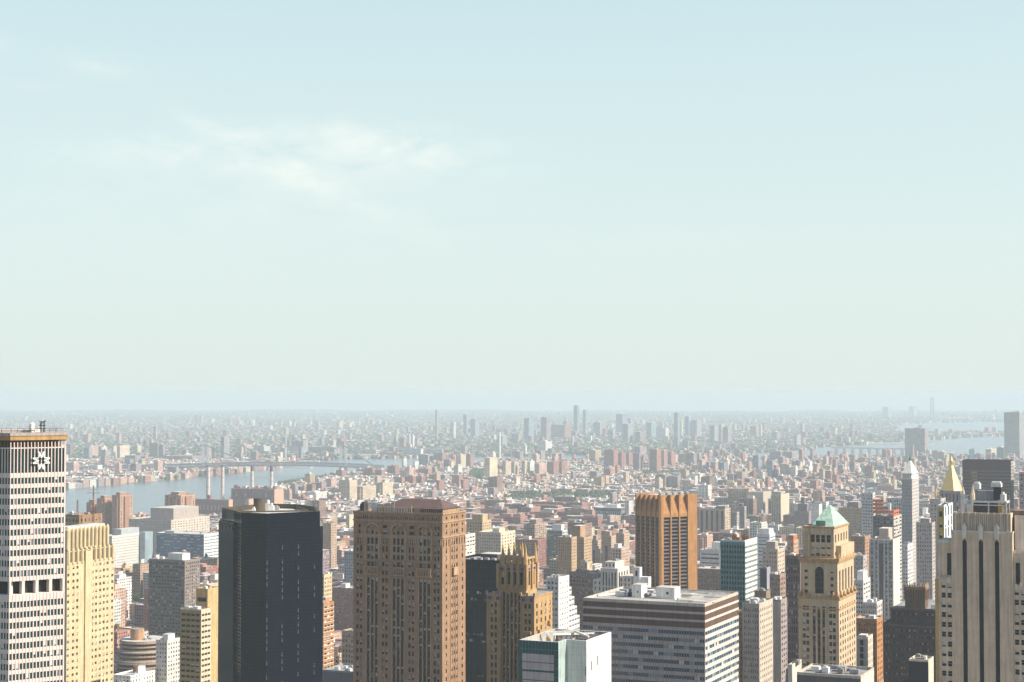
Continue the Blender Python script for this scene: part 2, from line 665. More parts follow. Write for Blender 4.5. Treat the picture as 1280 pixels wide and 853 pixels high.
    roofp = m2.build('roof_slab', mat('pale_roof_slab', (0.40, 0.35, 0.32), .8), rt)
    zr = Z(541.5)
    rl = off(P6, -.4)
    m2 = MB()
    for i in range(2):
        p, q = np.array(rl[i]), np.array(rl[i + 1])
        Ln = np.linalg.norm(q - p)
        for k in range(int(Ln / 2)):
            s = p + (q - p) * (k * 2 / Ln)
            m2.bar((s[0], s[1], zr), (s[0], s[1], zr + 1.2), .12)
        m2.bar((p[0], p[1], zr + 1.2), (q[0], q[1], zr + 1.2), .12)
        m2.bar((p[0], p[1], zr + .6), (q[0], q[1], zr + .6), .08)
    m2.build('roof_railing', FRAME_D, rt)
    # rooftop dish housing and radar mast, roughly over the emblem
    def onroof(px, back):
        kk = ks(px, 545)[0]
        y = B[1] + back
        return kk * y - B[0], back
    x, y = onroof(40, 9)
    m2 = MB()
    m2.cyl(x, y, zr, zr + .8, .6, n=12)
    m2.cyl(x, y, zr + .8, zr + 2.6, .95, .8, 14)
    m2.cyl(x, y, zr + 2.6, zr + 3.0, .8, .2, 14)
    m2.build('radome', WHITE_P, rt)
    x, y = onroof(53, 9)
    m2 = MB()
    for k in range(4):
        sx, sy = (-.5, .5)[k % 2], (-.5, .5)[k // 2]
        m2.bar((x + sx, y + sy, zr), (x + sx, y + sy, zr + 3.2), .16)
    for q in (1, 2, 3.1):
        m2.box(x - .8, x + .8, y - .7, y + .7, zr + q, zr + q + .25)
    m2.bar((x - .9, y, zr + 2.0), (x + .9, y, zr + 3.8), .2)
    m2.build('antenna_frame', FRAME_D, rt)
    m2 = MB()
    x, y = onroof(10, 10)
    m2.box(x - 9, x + 8, y, y + 8, zr, zr + .8)
    m2.build('roof_curb', conc, rt)

    # the emblem: four letters M round a centre
    cu = (ks(50.6, 580)[0] * B[1] - B[0]) / (tBC[0] - ks(50.6, 580)[0] * tBC[1])
    cz = Z(578) + .3
    s = .82
    # M outline, feet towards the centre (v = distance from centre)
    Mo = [(-1.16, 1.18), (-.80, 1.18), (-.74, 2.35), (-.17, 1.0), (.17, 1.0), (.74, 2.35), (.80, 1.18), (1.16, 1.18), (1.16, 3.25), (.62, 3.25), (0, 1.85), (-.62, 3.25), (-1.16, 3.25)]
    tris = [(0, 1, 2, 12), (2, 11, 12), (2, 3, 10, 11), (3, 4, 10), (4, 5, 9, 10), (5, 8, 9), (5, 6, 7, 8)]
    for q in range(4):
        an = q * math.pi / 2
        m2 = MB()
        pts = []
        for (uu, vv) in Mo:
            ru, rv = uu * math.cos(an) - vv * math.sin(an), uu * math.sin(an) + vv * math.cos(an)
            pts.append((ru, rv))
        for off_, in ((.75,), (.45,)):
            pass
        def P3(u, v, r):
            return (tBC[0] * (cu + u * s) + n[0] * r, tBC[1] * (cu + u * s) + n[1] * r, cz + v * s)
        for tr in tris:
            m2.poly([P3(*pts[i], .85) for i in tr])
            m2.poly([P3(*pts[i], .5) for i in reversed(tr)])
        for i in range(len(pts)):
            j = (i + 1) % len(pts)
            m2.quad(P3(*pts[i], .5), P3(*pts[j], .5), P3(*pts[j], .85), P3(*pts[i], .85))
        m2.build('emblem_letter', mat('emblem_white', (0.82, 0.81, 0.80), .5, .03), rt)


slab_with_emblem()


# ---------------------------------------------------------------- golden tower with a buttressed crown
def buttressed_tower():
    P = plot(60, 84, 143, 690, 1000)
    P['h'] = zpix(P, 690)
    rt = root('buttressed_tower', P, 'golden brick tower with rounded buttresses round its crown, beside the gridded slab', short='the golden buttressed tower')
    m = mat('golden_brick', (0.60, 0.485, 0.30), .85, .1, .3)
    w, d, h = P['w'], P['d'], P['h']
    zb = seen_bottom(P)
    step = 8.2 / FOC * 1015
    us = [uside(P, q) for q in (85.5, 92, 97, 107.5, 111.5, 116, 120.5, 125.5, 130, 134.5, 140.5)]
    cols = centred(us, 1.9)
    cols = [(max(.3, a), b) for a, b in cols if b < d - .3]
    rows = floors(zb, h - 4, step, .42, .3)
    mb, wins = MB(), []
    shell(mb, 0, w, 0, d, 0, h, (even(6, w, .4, 1), rows), (cols, rows), wins)
    mb.box(w - .01, w + .9, d * .36, d * .5, zb - 10, h - 1, 0)
    mb.build('wall', [m, ROOF_G], rt)
    windows(rt, wins, [glass('bronze_glass', (0.09, 0.06, 0.04), .2), GL_PALE, FRAME_D, mat('cream_blind', (.62, .55, .42), .9)], (3, 2, 2, 2))
    # crown: inset block with two tiers of ribs
    z2 = zpix(P, 660)
    c0, c1 = 2.0, d - 4.5
    mb = MB()
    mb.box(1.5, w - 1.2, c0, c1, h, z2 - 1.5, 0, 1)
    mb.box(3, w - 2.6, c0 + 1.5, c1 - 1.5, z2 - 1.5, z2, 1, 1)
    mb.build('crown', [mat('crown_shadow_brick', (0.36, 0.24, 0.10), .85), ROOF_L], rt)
    nr = 11
    olive = mat('olive_rib_shade', (.13, .10, .045), .8)  # dark panels: crown openings that also paint the shade between the ribs
    for i in range(nr):
        y = c0 + .8 + (c1 - c0 - 1.6) * i / (nr - 1)
        mb = MB()
        r = 1.0
        for (za, zc) in ((zpix(P, 688), zpix(P, 664)),):
            mb.cyl(w - 1.2, y, za, zc, r, r, 10)
            mb.cyl(w - 1.2, y, zc, zc + 1.6, r, r * .15, 10)
        mb.build('upper_buttress', m, rt)
        y2 = 1.2 + (d - 2.6) * i / (nr - 1)
        mb = MB()
        mb.cyl(w - .1, y2, zpix(P, 706), zpix(P, 689), 1.0, 1.0, 10)
        mb.cyl(w - .1, y2, zpix(P, 689), zpix(P, 686), 1.0, .15, 10)
        mb.build('lower_buttress', m, rt)
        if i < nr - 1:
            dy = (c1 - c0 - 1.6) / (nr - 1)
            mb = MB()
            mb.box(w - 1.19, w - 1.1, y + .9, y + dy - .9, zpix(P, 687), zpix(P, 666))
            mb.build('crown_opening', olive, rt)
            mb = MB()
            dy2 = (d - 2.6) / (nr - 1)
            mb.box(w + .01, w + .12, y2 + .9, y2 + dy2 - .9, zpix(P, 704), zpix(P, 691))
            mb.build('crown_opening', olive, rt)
        x = 1.5 + (w - 3) * i / (nr - 1)
        mb = MB()
        mb.cyl(x, c0, zpix(P, 688), zpix(P, 664), .9, .9, 10)
        mb.cyl(x, c0, zpix(P, 664), zpix(P, 661.5), .9, .15, 10)
        mb.build('upper_buttress', m, rt)


buttressed_tower()


# ---------------------------------------------------------------- black glass tower
def black_tower():
    pts = [(277.5, 634, 897), (292, 636.5, 874), (301.5, 641, 858), (333, 642.3, 850), (400, 641, 868), (396, 640, 905), (372, 637, 925), (330, 634, 930)]
    W = [(ks(px, py)[0] * D, D) for px, py, D in pts]
    h = CAM_Z + ks(333, 642.3)[1] * 850
    o = W[3]
    rt = bpy.data.objects.new('black_glass_tower', None)
    COL.objects.link(rt)
    rt.location = (o[0], o[1], 0)
    tag(rt, 'black glass office tower with faceted sides and a drum tank on its roof', 'office tower')
    HERO_RECTS.append((273, 404, 640, 853, 850, 'the black glass tower'))
    FOOT.append((o[0], o[1] + 35, 48))
    L = [(p[0] - o[0], p[1] - o[1]) for p in W]
    gm = glass('black_curtain_glass', (0.002, 0.004, 0.012), .06, .08)
    gm2 = mat('black_mullion', (0.007, 0.010, 0.021), .6, .2, .3, .0)
    mb = MB()
    mb.prism(L, 0, h - 2.4, 0, 1)
    n = len(L)
    cx, cy = sum(p[0] for p in L) / n, sum(p[1] for p in L) / n
    inn = [(cx + (p[0] - cx) * .94, cy + (p[1] - cy) * .94) for p in L]
    for i in range(n):
        j = (i + 1) % n
        mb.quad((L[i][0], L[i][1], h - 2.4), (L[j][0], L[j][1], h - 2.4), (L[j][0], L[j][1], h), (L[i][0], L[i][1], h), 0)
        mb.quad((inn[j][0], inn[j][1], h - 2.4), (inn[i][0], inn[i][1], h - 2.4), (inn[i][0], inn[i][1], h), (inn[j][0], inn[j][1], h), 2)
        mb.quad((L[i][0], L[i][1], h), (L[j][0], L[j][1], h), (inn[j][0], inn[j][1], h), (inn[i][0], inn[i][1], h), 2)
    mb.build('glass_wall', [gm, ROOF_L, mat('bronze_coping', (0.085, 0.065, 0.04), .7)], rt)
    # lower shoulders
    def sh(name, q, zt):
        S = [(ks(px, 700)[0] * D - o[0], D - o[1]) for px, D in q]
        m2 = MB()
        m2.prism(S, 0, zt, 0, 1)
        return m2.build(name, [gm, ROOF_G], rt)
    zs = CAM_Z + ks(283, 652.5)[1] * 884
    sh('shoulder', [(273, 889), (291.5, 869), (297, 880), (292, 920), (277, 925)], zs)
    zs2 = CAM_Z + ks(402, 658)[1] * 872
    sh('shoulder', [(398, 870), (403.5, 874), (401, 910), (394, 910)], zs2)
    # floor lines and mullions on the two broad faces
    zb = 260 + ks(640, 853)[1] * 850 - 14
    step = 4.45 / FOC * 850 * 2
    m2 = MB()
    segs = [(L[2], L[3]), (L[3], L[4]), (L[1], L[2])]
    for a_, b_ in segs:
        a_, b_ = np.array(a_), np.array(b_)
        t = (b_ - a_) / np.linalg.norm(b_ - a_)
        nn = np.array([t[1], -t[0]])
        z = h - 6
        while z > zb:
            p, q = a_ + nn * .06, b_ + nn * .06
            m2.bar((p[0], p[1], z), (q[0], q[1], z), .34)
            z -= step / 2
    m2.build('floor_lines', gm2, rt)
    m2 = MB()
    for a_, b_ in segs:
        a_, b_ = np.array(a_), np.array(b_)
        Ln = np.linalg.norm(b_ - a_)
        k = int(Ln / 1.6)
        t = (b_ - a_) / Ln
        nn = np.array([t[1], -t[0]])
        for i in range(1, k):
            p = a_ + t * (Ln * i / k) + nn * .04
            m2.bar((p[0], p[1], zb), (p[0], p[1], h - 1), .16)
    m2.build('mullions', gm2, rt)
    # pale dashes painted as lights, floor by floor, at the corner and three bay lines
    pale = mat('lit_dash', (0.10, 0.105, 0.11), .8)
    tan = mat('tan_glint', (0.30, 0.17, 0.09), .8)
    a_, b_ = np.array(L[3]), np.array(L[4])
    t = (b_ - a_) / np.linalg.norm(b_ - a_)
    nn = np.array([t[1], -t[0]])
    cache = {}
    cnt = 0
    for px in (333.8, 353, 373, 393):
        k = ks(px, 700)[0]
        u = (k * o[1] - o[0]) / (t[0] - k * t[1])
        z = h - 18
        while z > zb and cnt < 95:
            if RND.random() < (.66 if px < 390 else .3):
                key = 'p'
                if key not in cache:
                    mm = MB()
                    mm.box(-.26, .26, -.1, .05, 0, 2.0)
                    cache[key] = mm.build('pane_patch', pale, link=False).data
                ob = bpy.data.objects.new('pane_patch', cache[key])
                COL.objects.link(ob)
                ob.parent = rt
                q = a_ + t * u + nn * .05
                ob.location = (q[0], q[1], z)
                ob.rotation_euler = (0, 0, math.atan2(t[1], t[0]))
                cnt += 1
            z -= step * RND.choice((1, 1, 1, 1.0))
    # tan patches painted as reflections in the narrow left faces
    def pane_patch(px, py, D, w_, h_, mm_):
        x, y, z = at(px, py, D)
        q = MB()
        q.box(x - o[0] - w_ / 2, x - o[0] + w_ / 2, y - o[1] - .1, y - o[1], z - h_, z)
        q.build('pane_patch', mm_, rt)
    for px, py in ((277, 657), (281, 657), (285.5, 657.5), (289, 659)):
        pane_patch(px, py, 869 + (291 - px) * 1.1, 1.3, 1.8, tan)
    # roof: drum, plant boxes, edge beams
    zr = h - 2.4
    def rp(px, D):
        return ks(px, 638)[0] * D - o[0], D - o[1]
    x, y = rp(324, 905)
    m2 = MB()
    m2.cyl(x, y, zr, zr + 6.4, 3.0, n=20)
    m2.cyl(x, y, zr + 6.4, zr + 6.7, 3.1, n=20)
    m2.build('drum_tank', mat('bronze_tank', (0.10, 0.075, 0.055), .7), rt)
    for px, D, w_, hh in ((334, 908, 3.5, 5.5), (339, 903, 2.5, 4.2), (317, 900, 1.5, 2.5), (345, 912, 3, 2.5)):
        x, y = rp(px, D)
        m2 = MB()
        m2.box(x - w_ / 2, x + w_ / 2, y, y + 3, zr, zr + hh * .7)
        m2.cyl(x, y + 1.5, zr + hh * .7, zr + hh, w_ * .3, n=10)
        m2.build('cooling_unit', WHITE_P if px < 343 else METAL_G, rt)
    m2 = MB()
    x0, y0 = rp(300, 880)
    x1, y1 = rp(385, 890)
    m2.bar((x0, y0, zr + 1.2), (x1, y1, zr + 1.2), .8)
    x2, y2 = rp(372, 918)
    m2.bar((x1, y1, zr + 1.2), (x2, y2, zr + 1.2), .8)
    m2.build('window_cleaning_rail', mat('bronze_coping', (0.20, 0.15, 0.08)), rt)


black_tower()


# ---------------------------------------------------------------- brown tower with pointed arches and a hipped roof
def arched_tower():
    P = plot(442, 553, 582, 642, 728)
    rt = root('arched_brick_tower', P, 'brown brick tower with pointed-arch windows under a dark hipped roof', short='the brown hip-roofed tower')
    w, d, h = P['w'], P['d'], P['h']
    brick = mat('brown_brick', (0.32, 0.198, 0.122), .9, .12, .25, .15)
    stone = mat('carved_brown_stone', (0.40, 0.27, 0.17), .85, .12, .3)
    limes = mat('window_spandrel_stone', (0.36, 0.28, 0.20), .85)
    Z = lambda py: zpix(P, py)
    zb = seen_bottom(P)
    U = lambda px: ufront(P, px)
    V = lambda px: uside(P, px)
    pairs = [447, 451.3, 479, 483.2, 512, 516.3, 543.6, 548]
    trip = [460.6, 465.6, 470.6, 493, 498, 503, 526, 531, 536]
    step = 10.0 / FOC * 728
    cp = centred([U(q) for q in pairs], 1.05)
    ct = centred([U(q) for q in trip], 1.15)
    mb, wins, wt = MB(), [], []
    sb = MB()
    z1, z2 = Z(703), Z(673)
    # lower shaft: pairs and triples, triples stacked close in stone strips
    rows = floors(zb, Z(724), step, .55, .2)
    facade(mb, (0, 0), (1, 0), w, 0, Z(724), sorted(cp + ct), rows, .35, 0, None, wins)
    sp = MB()  # spandrels coloured dark to carry the shade of the recessed triple bays
    for (c0, c1) in ct:
        for (r0, r1), (q0, q1) in zip(rows[1:], rows[:-1]):
            sp.box(c0 - .15, c1 + .15, -.05, -.01, r1 + .02, q0 - .02)
    tag(sp.build('spandrel_field', mat('shaded_brown_spandrel', (.075, .048, .036), .85), rt), kind='stuff')
    # balcony zone
    facade(mb, (0, 0), (1, 0), w, Z(724), Z(703), cp + ct, [(Z(722), Z(717)), (Z(711.5), Z(706))], .35, 0, None, wins)
    # tall traceried bays
    facade(mb, (0, 0), (1, 0), w, Z(703), Z(671), sorted(ct + centred([U(q) for q in pairs], .9)), [(Z(702), Z(696.6)), (Z(693), Z(686)), (Z(683.5), Z(675.5))], .4, 0, None, wins)
    # arches and upper windows
    arch_c = [U(465.6), U(498), U(531)]
    facade(mb, (0, 0), (1, 0), w, Z(671), Z(654), sorted(centred([U(481), U(514.5)], 2.2) + centred([U(q) for q in (449.2, 459.8, 465.6, 471.4, 492.5, 498, 503.5, 525.5, 531, 536.5, 544.2, 548)], .95)), [(Z(670.5), Z(666.2)), (Z(663), Z(659))], .35, 0, None, wins)
    # frieze
    facade(mb, (0, 0), (1, 0), w, Z(654), h, even(38, w, .45, 1.0), [(Z(651.5), Z(647.5))], .3, 0, None, wins)
    # side
    cs = [V(558), V(565), V(568), V(571), V(578)]
    csw = centred(cs, 1.2)
    facade(sb, (w, 0), (0, 1), d, 0, Z(703), csw, floors(zb, Z(704), step, .5, .2), .35, 0, None, wins)
    facade(sb, (w, 0), (0, 1), d, Z(703), Z(671), csw, [(Z(702), Z(696.6)), (Z(693), Z(686)), (Z(683.5), Z(675.5))], .4, 0, None, wins)
    facade(sb, (w, 0), (0, 1), d, Z(671), h, csw, [(Z(669), Z(664)), (Z(660.5), Z(657)), (Z(650.5), Z(647))], .35, 0, None, wins)
    mb.quad((w, d, 0), (0, d, 0), (0, d, h), (w, d, h))
    mb.quad((0, d, 0), (0, 0, 0), (0, 0, h), (0, d, h))
    mb.quad((0, 0, h - 1.2), (w, 0, h - 1.2), (w, d, h - 1.2), (0, d, h - 1.2), 1)
    for a_, b_ in (((0, .6), (w, .6)), ((0, d - .6), (w, d - .6))):
        mb.box(0.01, w - .01, min(a_[1], d) - (.59 if a_[1] < 1 else 0), a_[1] + (0 if a_[1] < 1 else .59), h - 1.2, h + .01, 0)
    mb.box(w - .6, w - .01, .6, d - .6, h - 1.2, h + .01)
    mb.box(.01, .6, .6, d - .6, h - 1.2, h + .01)
    mb.build('wall', [brick, ROOF_G], rt)
    sb.build('side_wall', brick, rt)
    windows(rt, wins, [GL_DARK, GL_PALE, mat('bronze_frame', (.12, .08, .06)), mat('grey_blind', (.45, .43, .40), .9)], (7, 3, 1, 1))
    # cornice bands
    mb = MB()
    for zc, pr, th in ((h - .3, .35, .7), (Z(653.5), .3, .6), (Z(672.3), .3, .6), (Z(682.8), .18, .3)):
        if zc < Z(680):
            continue
        mb.box(-pr, w + pr, -pr, -.01, zc - th / 2, zc + th / 2)
        mb.box(w + .01, w + pr, -.01, d, zc - th / 2, zc + th / 2)
    mb.build('cornice', stone, rt)
    # corbel table between the bays
    mb = MB()
    segs = [(0.2, U(456.5)), (U(475), U(488.5)), (U(508), U(521)), (U(541), w - .2)]
    for a_, b_ in segs:
        k = max(3, int((b_ - a_) / .95))
        for i in range(k):
            u = a_ + (b_ - a_) * (i + .5) / k
            mb.box(u - .24, u + .24, -.5, -.01, Z(681), Z(675))
            mb.box(u - .18, u + .18, -.3, -.01, Z(683.5), Z(681) - .01)
        mb.box(a_, b_, -.6, -.01, Z(675) + .01, Z(673.6))
    k = 9
    for i in range(k):
        v = d * (i + .5) / k
        if i in (3, 4, 5):
            continue
        mb.box(w + .01, w + .5, v - .3, v + .3, Z(683), Z(675))
    mb.build('corbel_table', stone, rt)
    # arch surrounds and the vertical stone of the tall bays
    for c in arch_c:
        mb = MB()
        r = U(474.5) - U(465.6)
        n_ = 14
        zc = Z(670)
        pts = []
        for i in range(n_ + 1):
            th = math.pi * i / n_
            x = c + r * math.cos(th)
            z = zc + r * 1.25 * math.sin(th) ** .8
            pts.append((x, z))
        for i in range(n_):
            mb.bar((pts[i][0], -.25, pts[i][1]), (pts[i + 1][0], -.25, pts[i + 1][1]), .75)
        for s in (-1, 1):
            mb.box(c + s * r - .3, c + s * r + .3, -.4, -.01, Z(702.5), zc)
        mb.build('arch_surround', stone, rt)
        mb = MB()
        b3 = U(465.6) - U(460.6)
        for q in (-1.5, -.5, .5, 1.5):
            u = c + q * b3
            mb.box(u - .28, u + .28, -.22, -.01, Z(702.5), Z(668) if abs(q) > 1 else Z(664.5))
            mb.box(u - .24, u + .24, -.2, -.01, zb, Z(724))
        # crossed tracery in the head
        mb.bar((c - 1.5 * b3, -.15, Z(667)), (c + .4 * b3, -.15, Z(660)), .3)
        mb.bar((c + 1.5 * b3, -.15, Z(667)), (c - .4 * b3, -.15, Z(660)), .3)
        mb.build('bay_mullions', stone, rt)
        mb = MB()
        for (za, zc2) in ((Z(696.2), Z(693.4)), (Z(685.6), Z(683.8)), (Z(675.2), Z(671))):
            mb.box(c - 1.5 * b3 + .3, c - .5 * b3 - .3, -.1, -.01, za, zc2)
            mb.box(c - .5 * b3 + .3, c + .5 * b3 - .3, -.1, -.01, za, zc2)
            mb.box(c + .5 * b3 + .3, c + 1.5 * b3 - .3, -.1, -.01, za, zc2)
        mb.build('spandrel_panel', limes, rt)
        # balcony with balusters
        mb = MB()
        wb = b3 * 1.5 + .6
        mb.box(c - wb, c + wb, -1.3, -.01, Z(722.5), Z(721))
        mb.box(c - wb, c + wb, -1.3, -1.0, Z(713), Z(711.6))
        for i in range(9):
            u = c - wb + .3 + (2 * wb - .6) * i / 8
            mb.box(u - .16, u + .16, -1.28, -1.02, Z(721) + .01, Z(713) - .01)
        mb.box(c - wb, c + wb, -.8, -.01, Z(704.5), Z(703.2))
        mb.build('balcony', stone, rt)
    mb = MB()
    v = V(568)
    mb.box(w + .01, w + 1.1, v - 2.6, v + 2.6, Z(722), Z(712))
    mb.build('balcony', stone, rt)
    mb = MB()
    for q in (-3.6, -1.0, 1.0, 3.6):
        mb.box(w + .01, w + .22, v + q - .25, v + q + .25, zb, Z(712) if abs(q) < 2 else Z(665))
    mb.build('bay_mullions', stone, rt)
    # hipped roof
    e0, e1, g0, g1 = U(466), w - 1.2, 3.0, d - 2.0
    ze = Z(637.5)
    mb = MB()
    mb.box(e0 + .6, e1 - .6, g0 + .6, g1 - .6, h - 1.2, ze - .01)
    mb.build('roof_base', mat('ochre_attic', (.38, .26, .15), .85), rt)
    mb = MB()
    zr = CAM_Z + ks(510, 625.2)[1] * (728 + 10)
    rx0, rx1 = U(489), U(536)
    gm = (g0 + g1) / 2
    A, B_, C_, D_ = (e0, g0, ze), (e1, g0, ze), (e1, g1, ze), (e0, g1, ze)
    E, F_ = (rx0, gm - 1.0, zr), (rx1, gm - 1.0, zr)
    E2, F2 = (rx0, gm + 1.0, zr), (rx1, gm + 1.0, zr)
    mb.quad(A, B_, F_, E)
    mb.quad(B_, C_, F2, F_)
    mb.quad(C_, D_, E2, F2)
    mb.quad(D_, A, E, E2)
    mb.quad(E, F_, F2, E2)
    mb.build('hipped_roof', mat('dark_roof_slate', (0.13, 0.085, 0.075), .75, .12, .4), rt)
    mb = MB()
    k = 0
    for i in range(int(e1 - e0)):
        u = e0 + .5 + i
        if not (U(512) < u < U(520)):
            mb.box(u - .25, u + .25, g0 + .3, g0 + .58, h - 1.2 + .3, ze - .25)
    mb.build('attic_posts', mat('dark_attic', (.10, .07, .06)), rt)
    mb = MB()
    for px in (487.5, 511):
        mb.bar((U(px), g0 - .5, h - 1), (U(px), g0 - .5, Z(634)), .25)
    mb.bar((U(489.5), g0 - .5, h - 1), (U(489.5), g0 - .5, Z(623)), .14)
    for i in range(22):
        u = U(469) + (U(510) - U(469)) * i / 21
        mb.bar((u, g0 - .5, h - 1), (u, g0 - .5, Z(636)), .12)
    mb.bar((U(469), g0 - .5, Z(636)), (U(510), g0 - .5, Z(636)), .12)
    mb.build('roof_fence', mat('pale_metal', (.5, .48, .44), .6), rt)
    mb = MB()
    mb.box(U(447), U(452), 2, 6, h - 1.2, Z(633))
    mb.box(U(448), U(451), 2.5, 5.5, Z(633), Z(631))
    mb.build('bulkhead', DARK_M, rt)
    for i, (p0, p1, pz) in enumerate(((455, 463, 629), (463, 470, 630.5), (470, 479, 632))):
        mb = MB()
        mb.box(U(p0), U(p1) - .1, 6.5, 10, h - 1.2, Z(pz + 3))
        for q in range(3):
            mb.bar((U(p0), 6.4 + q * 1.2, Z(pz + 2)), (U(p1), 6.4 + q * 1.2, Z(pz)), .5)
        mb.build('cooling_tower', WHITE_P, rt)


arched_tower()


# ---------------------------------------------------------------- dark slab right behind it
def dark_slab():
    P = plot(566, 626, 640, 701, 900, d=30)
    rt = root('dark_glass_slab', P, 'plain dark glass slab between the brown hip-roofed tower and the pinnacled tower', short='the plain dark slab')
    w, d, h = P['w'], P['d'], P['h']
    mb = MB()
    mb.box(0, w, 0, d, 0, h - 1.2, 0, 1)
    mb.parapet(0, w, 0, d, h - 1.2, h, .5, 0)
    mb.build('glass_wall', [glass('dark_slab_glass', (0.006, 0.007, 0.011), .12, .10), ROOF_G], rt)
    zb = seen_bottom(P)
    mb = MB()
    z = h - 4
    while z > zb:
        mb.box(0, w, -.12, -.01, z - .15, z + .15)
        z -= 3.6
    k = int(w / 2.6)
    for i in range(k + 1):
        mb.box(w * i / k - .1, w * i / k + .1, -.2, -.125, zb, h)
    mb.build('mullions', mat('slab_mullion', (0.012, 0.012, 0.016), .5, .1, .3, .15), rt)
    tan = mat('tan_glint', (0.30, 0.17, 0.09), .8)
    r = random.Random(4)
    for i in range(34):  # small panels painting lit bits onto the dark glass
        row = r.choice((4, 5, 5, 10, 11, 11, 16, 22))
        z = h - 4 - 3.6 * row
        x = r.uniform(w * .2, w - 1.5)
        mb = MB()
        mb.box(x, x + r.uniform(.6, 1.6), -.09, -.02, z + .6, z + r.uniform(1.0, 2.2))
        mb.build('pane_patch', tan if r.random() < .75 else BLIND, rt)
    bulkhead(rt, w * .45, w * .8, 8, 18, h - 1.2, h + 2.2, mat('slab_plant', (.09, .07, .06)), 'plant_room')
    mb = MB()
    for i in range(6):
        mb.box(w * .3 + i * 4, w * .3 + i * 4 + 2.2, 4, 6.5, h - 1.2, h + .6)
    mb.build('roof_vents', METAL_G, rt)


dark_slab()


# ---------------------------------------------------------------- gothic tower with six gold pinnacles
def pinnacled_tower():
    P = plot(622.3, 657.5, 671, 708, 800)
    rt = root('pinnacled_tower', P, 'tan gothic tower crowned by gold-tipped pinnacles, behind the white cube', short='the gold-pinnacled tower')
    w, d, h = P['w'], P['d'], P['h']
    st = mat('tan_gothic_stone', (0.45, 0.29, 0.14), .88, .12, .3, .2)
    dk = mat('bronze_spandrel', (0.12, 0.075, 0.05), .7)
    Z = lambda py: zpix(P, py)
    zb = seen_bottom(P)
    U = lambda px: ufront(P, px)
    V = lambda px: uside(P, px)
    mb, wins = MB(), []
    tall = [(Z(732), Z(716))]
    cf = centred([U(q) for q in (628.5, 636.5, 644, 651.5)], 1.6)
    cs = centred([d * .3, d * .7], 1.9)
    facade(mb, (0, 0), (1, 0), w, Z(737), h, cf, tall, .7, 0, None, wins)
    facade(mb, (w, 0), (0, 1), d, Z(737), h, cs, [(Z(733), Z(715))], .7, 0, None, wins)
    # centre strip below
    c0, c1 = U(627.8), U(652)
    low = floors(zb, Z(740), 3.4, .6, .2)
    facade(mb, (0, 0), (1, 0), w, 0, Z(737), [q for q in even(5, c1 - c0, .55)] and [(c0 + a_, c0 + b_) for a_, b_ in even(5, c1 - c0, .55)], low, .5, 0, 1, wins)
    facade(mb, (w, 0), (0, 1), d, 0, Z(737), [], [], .3)
    mb.quad((w, d, 0), (0, d, 0), (0, d, h), (w, d, h))
    mb.quad((0, d, 0), (0, 0, 0), (0, 0, h), (0, d, h))
    mb.quad((0, 0, h), (w, 0, h), (w, d, h), (0, d, h), 2)
    mb.build('wall', [st, dk, ROOF_G], rt)
    mb = MB()
    for i in range(6):
        u = c0 + (c1 - c0) * i / 5
        mb.box(u - .3, u + .3, -.45, -.01, zb, Z(738))
    mb.build('piers', st, rt)
    mb = MB()
    for z0, z1 in low:
        mb.box(c0 + .3, c1 - .3, -.02, .1, z0 - 1.3, z0 - .05)
    mb.build('spandrels', dk, rt)
    wl_ = U(610) - 0.0
    zs = Z(746)
    # wings
    for nm, x0, x1, y0, y1 in (('wing', U(610), c0 - .2, -1.6, d - 2), ('wing', c1 + .2, w + 5.0, -2.0, d + 7)):
        mb, w2 = MB(), []
        ww = x1 - x0
        fcol = centred([ww * .38, ww * .66], 1.15)
        zl = floors(zb, zs - 2.5, 3.5, .62, .2)
        zl[3:3] = []
        shell(mb, x0, x1, y0, y1, 0, zs, (fcol, zl), (even(4, y1 - y0, .3, .6), zl), w2, .4, 0, 1)
        mb.box(x0 - .25, x1 + .25, y0 - .25, y1 + .25, zs, zs + .7, 0, 1)
        o = mb.build('wing', [st, ROOF_G], rt)
        windows(o, w2, [GL_DARK, GL_PALE, FRAME_D, BLIND], (6, 1, 1, 0), limit=40)
        for q in (.22, .82):
            m2 = MB()
            u = x0 + ww * q
            m2.box(u - .7, u + .7, y0 - .3, y0 - .01, zs - 1.9, zs - .5)
            m2.build('blue_tile', mat('cobalt_tile', (.06, .05, .42), .4), o)
        m2 = MB()
        m2.box(x0 + ww * .25, x0 + ww * .8, y0 - 1.1, y0 - .01, zs - 17, zs - 15.6)
        if x1 > w:
            m2.box(x1 + .01, x1 + 1.2, y0 + 4, y0 + 6.5, zs - 17, zs - 15.4)
            m2.box(x1 + .01, x1 + 1.2, y1 - 6, y1 - 3.5, zs - 14, zs - 12.4)
        m2.build('balcony', st, o)
        m2 = MB()
        for q in (0, .5, 1):
            m2.box(x0 + ww * q - .5, x0 + ww * q + .5, y0 - .2, y0 + .8, zs + .7, zs + 2.0)
        m2.build('finial', st, o)
    windows(rt, wins, [GL_DARK, GL_PALE, FRAME_D, BLIND], (8, 2, 1, 0), limit=60)
    # corner buttresses, parapet with open panels, pinnacles
    for px in (622.8, 632.5, 640.3, 648, 657):
        mb = MB()
        u = U(px)
        mb.box(u - .7, u + .7, -.8, -.01, Z(737), Z(706))
        mb.build('buttress', st, rt)
    for v in (.4, d * .5, d - .4):
        mb = MB()
        mb.box(w + .01, w + .8, v - .7, v + .7, Z(737), Z(706))
        mb.build('buttress', st, rt)
    for px in (627, 636, 644, 653):
        mb = MB()
        mb.box(U(px) - .6, U(px) + .6, -.75, -.02, Z(713.5), Z(710.8))
        mb.build('blue_tile', mat('cobalt_tile', (.06, .05, .42)), rt)
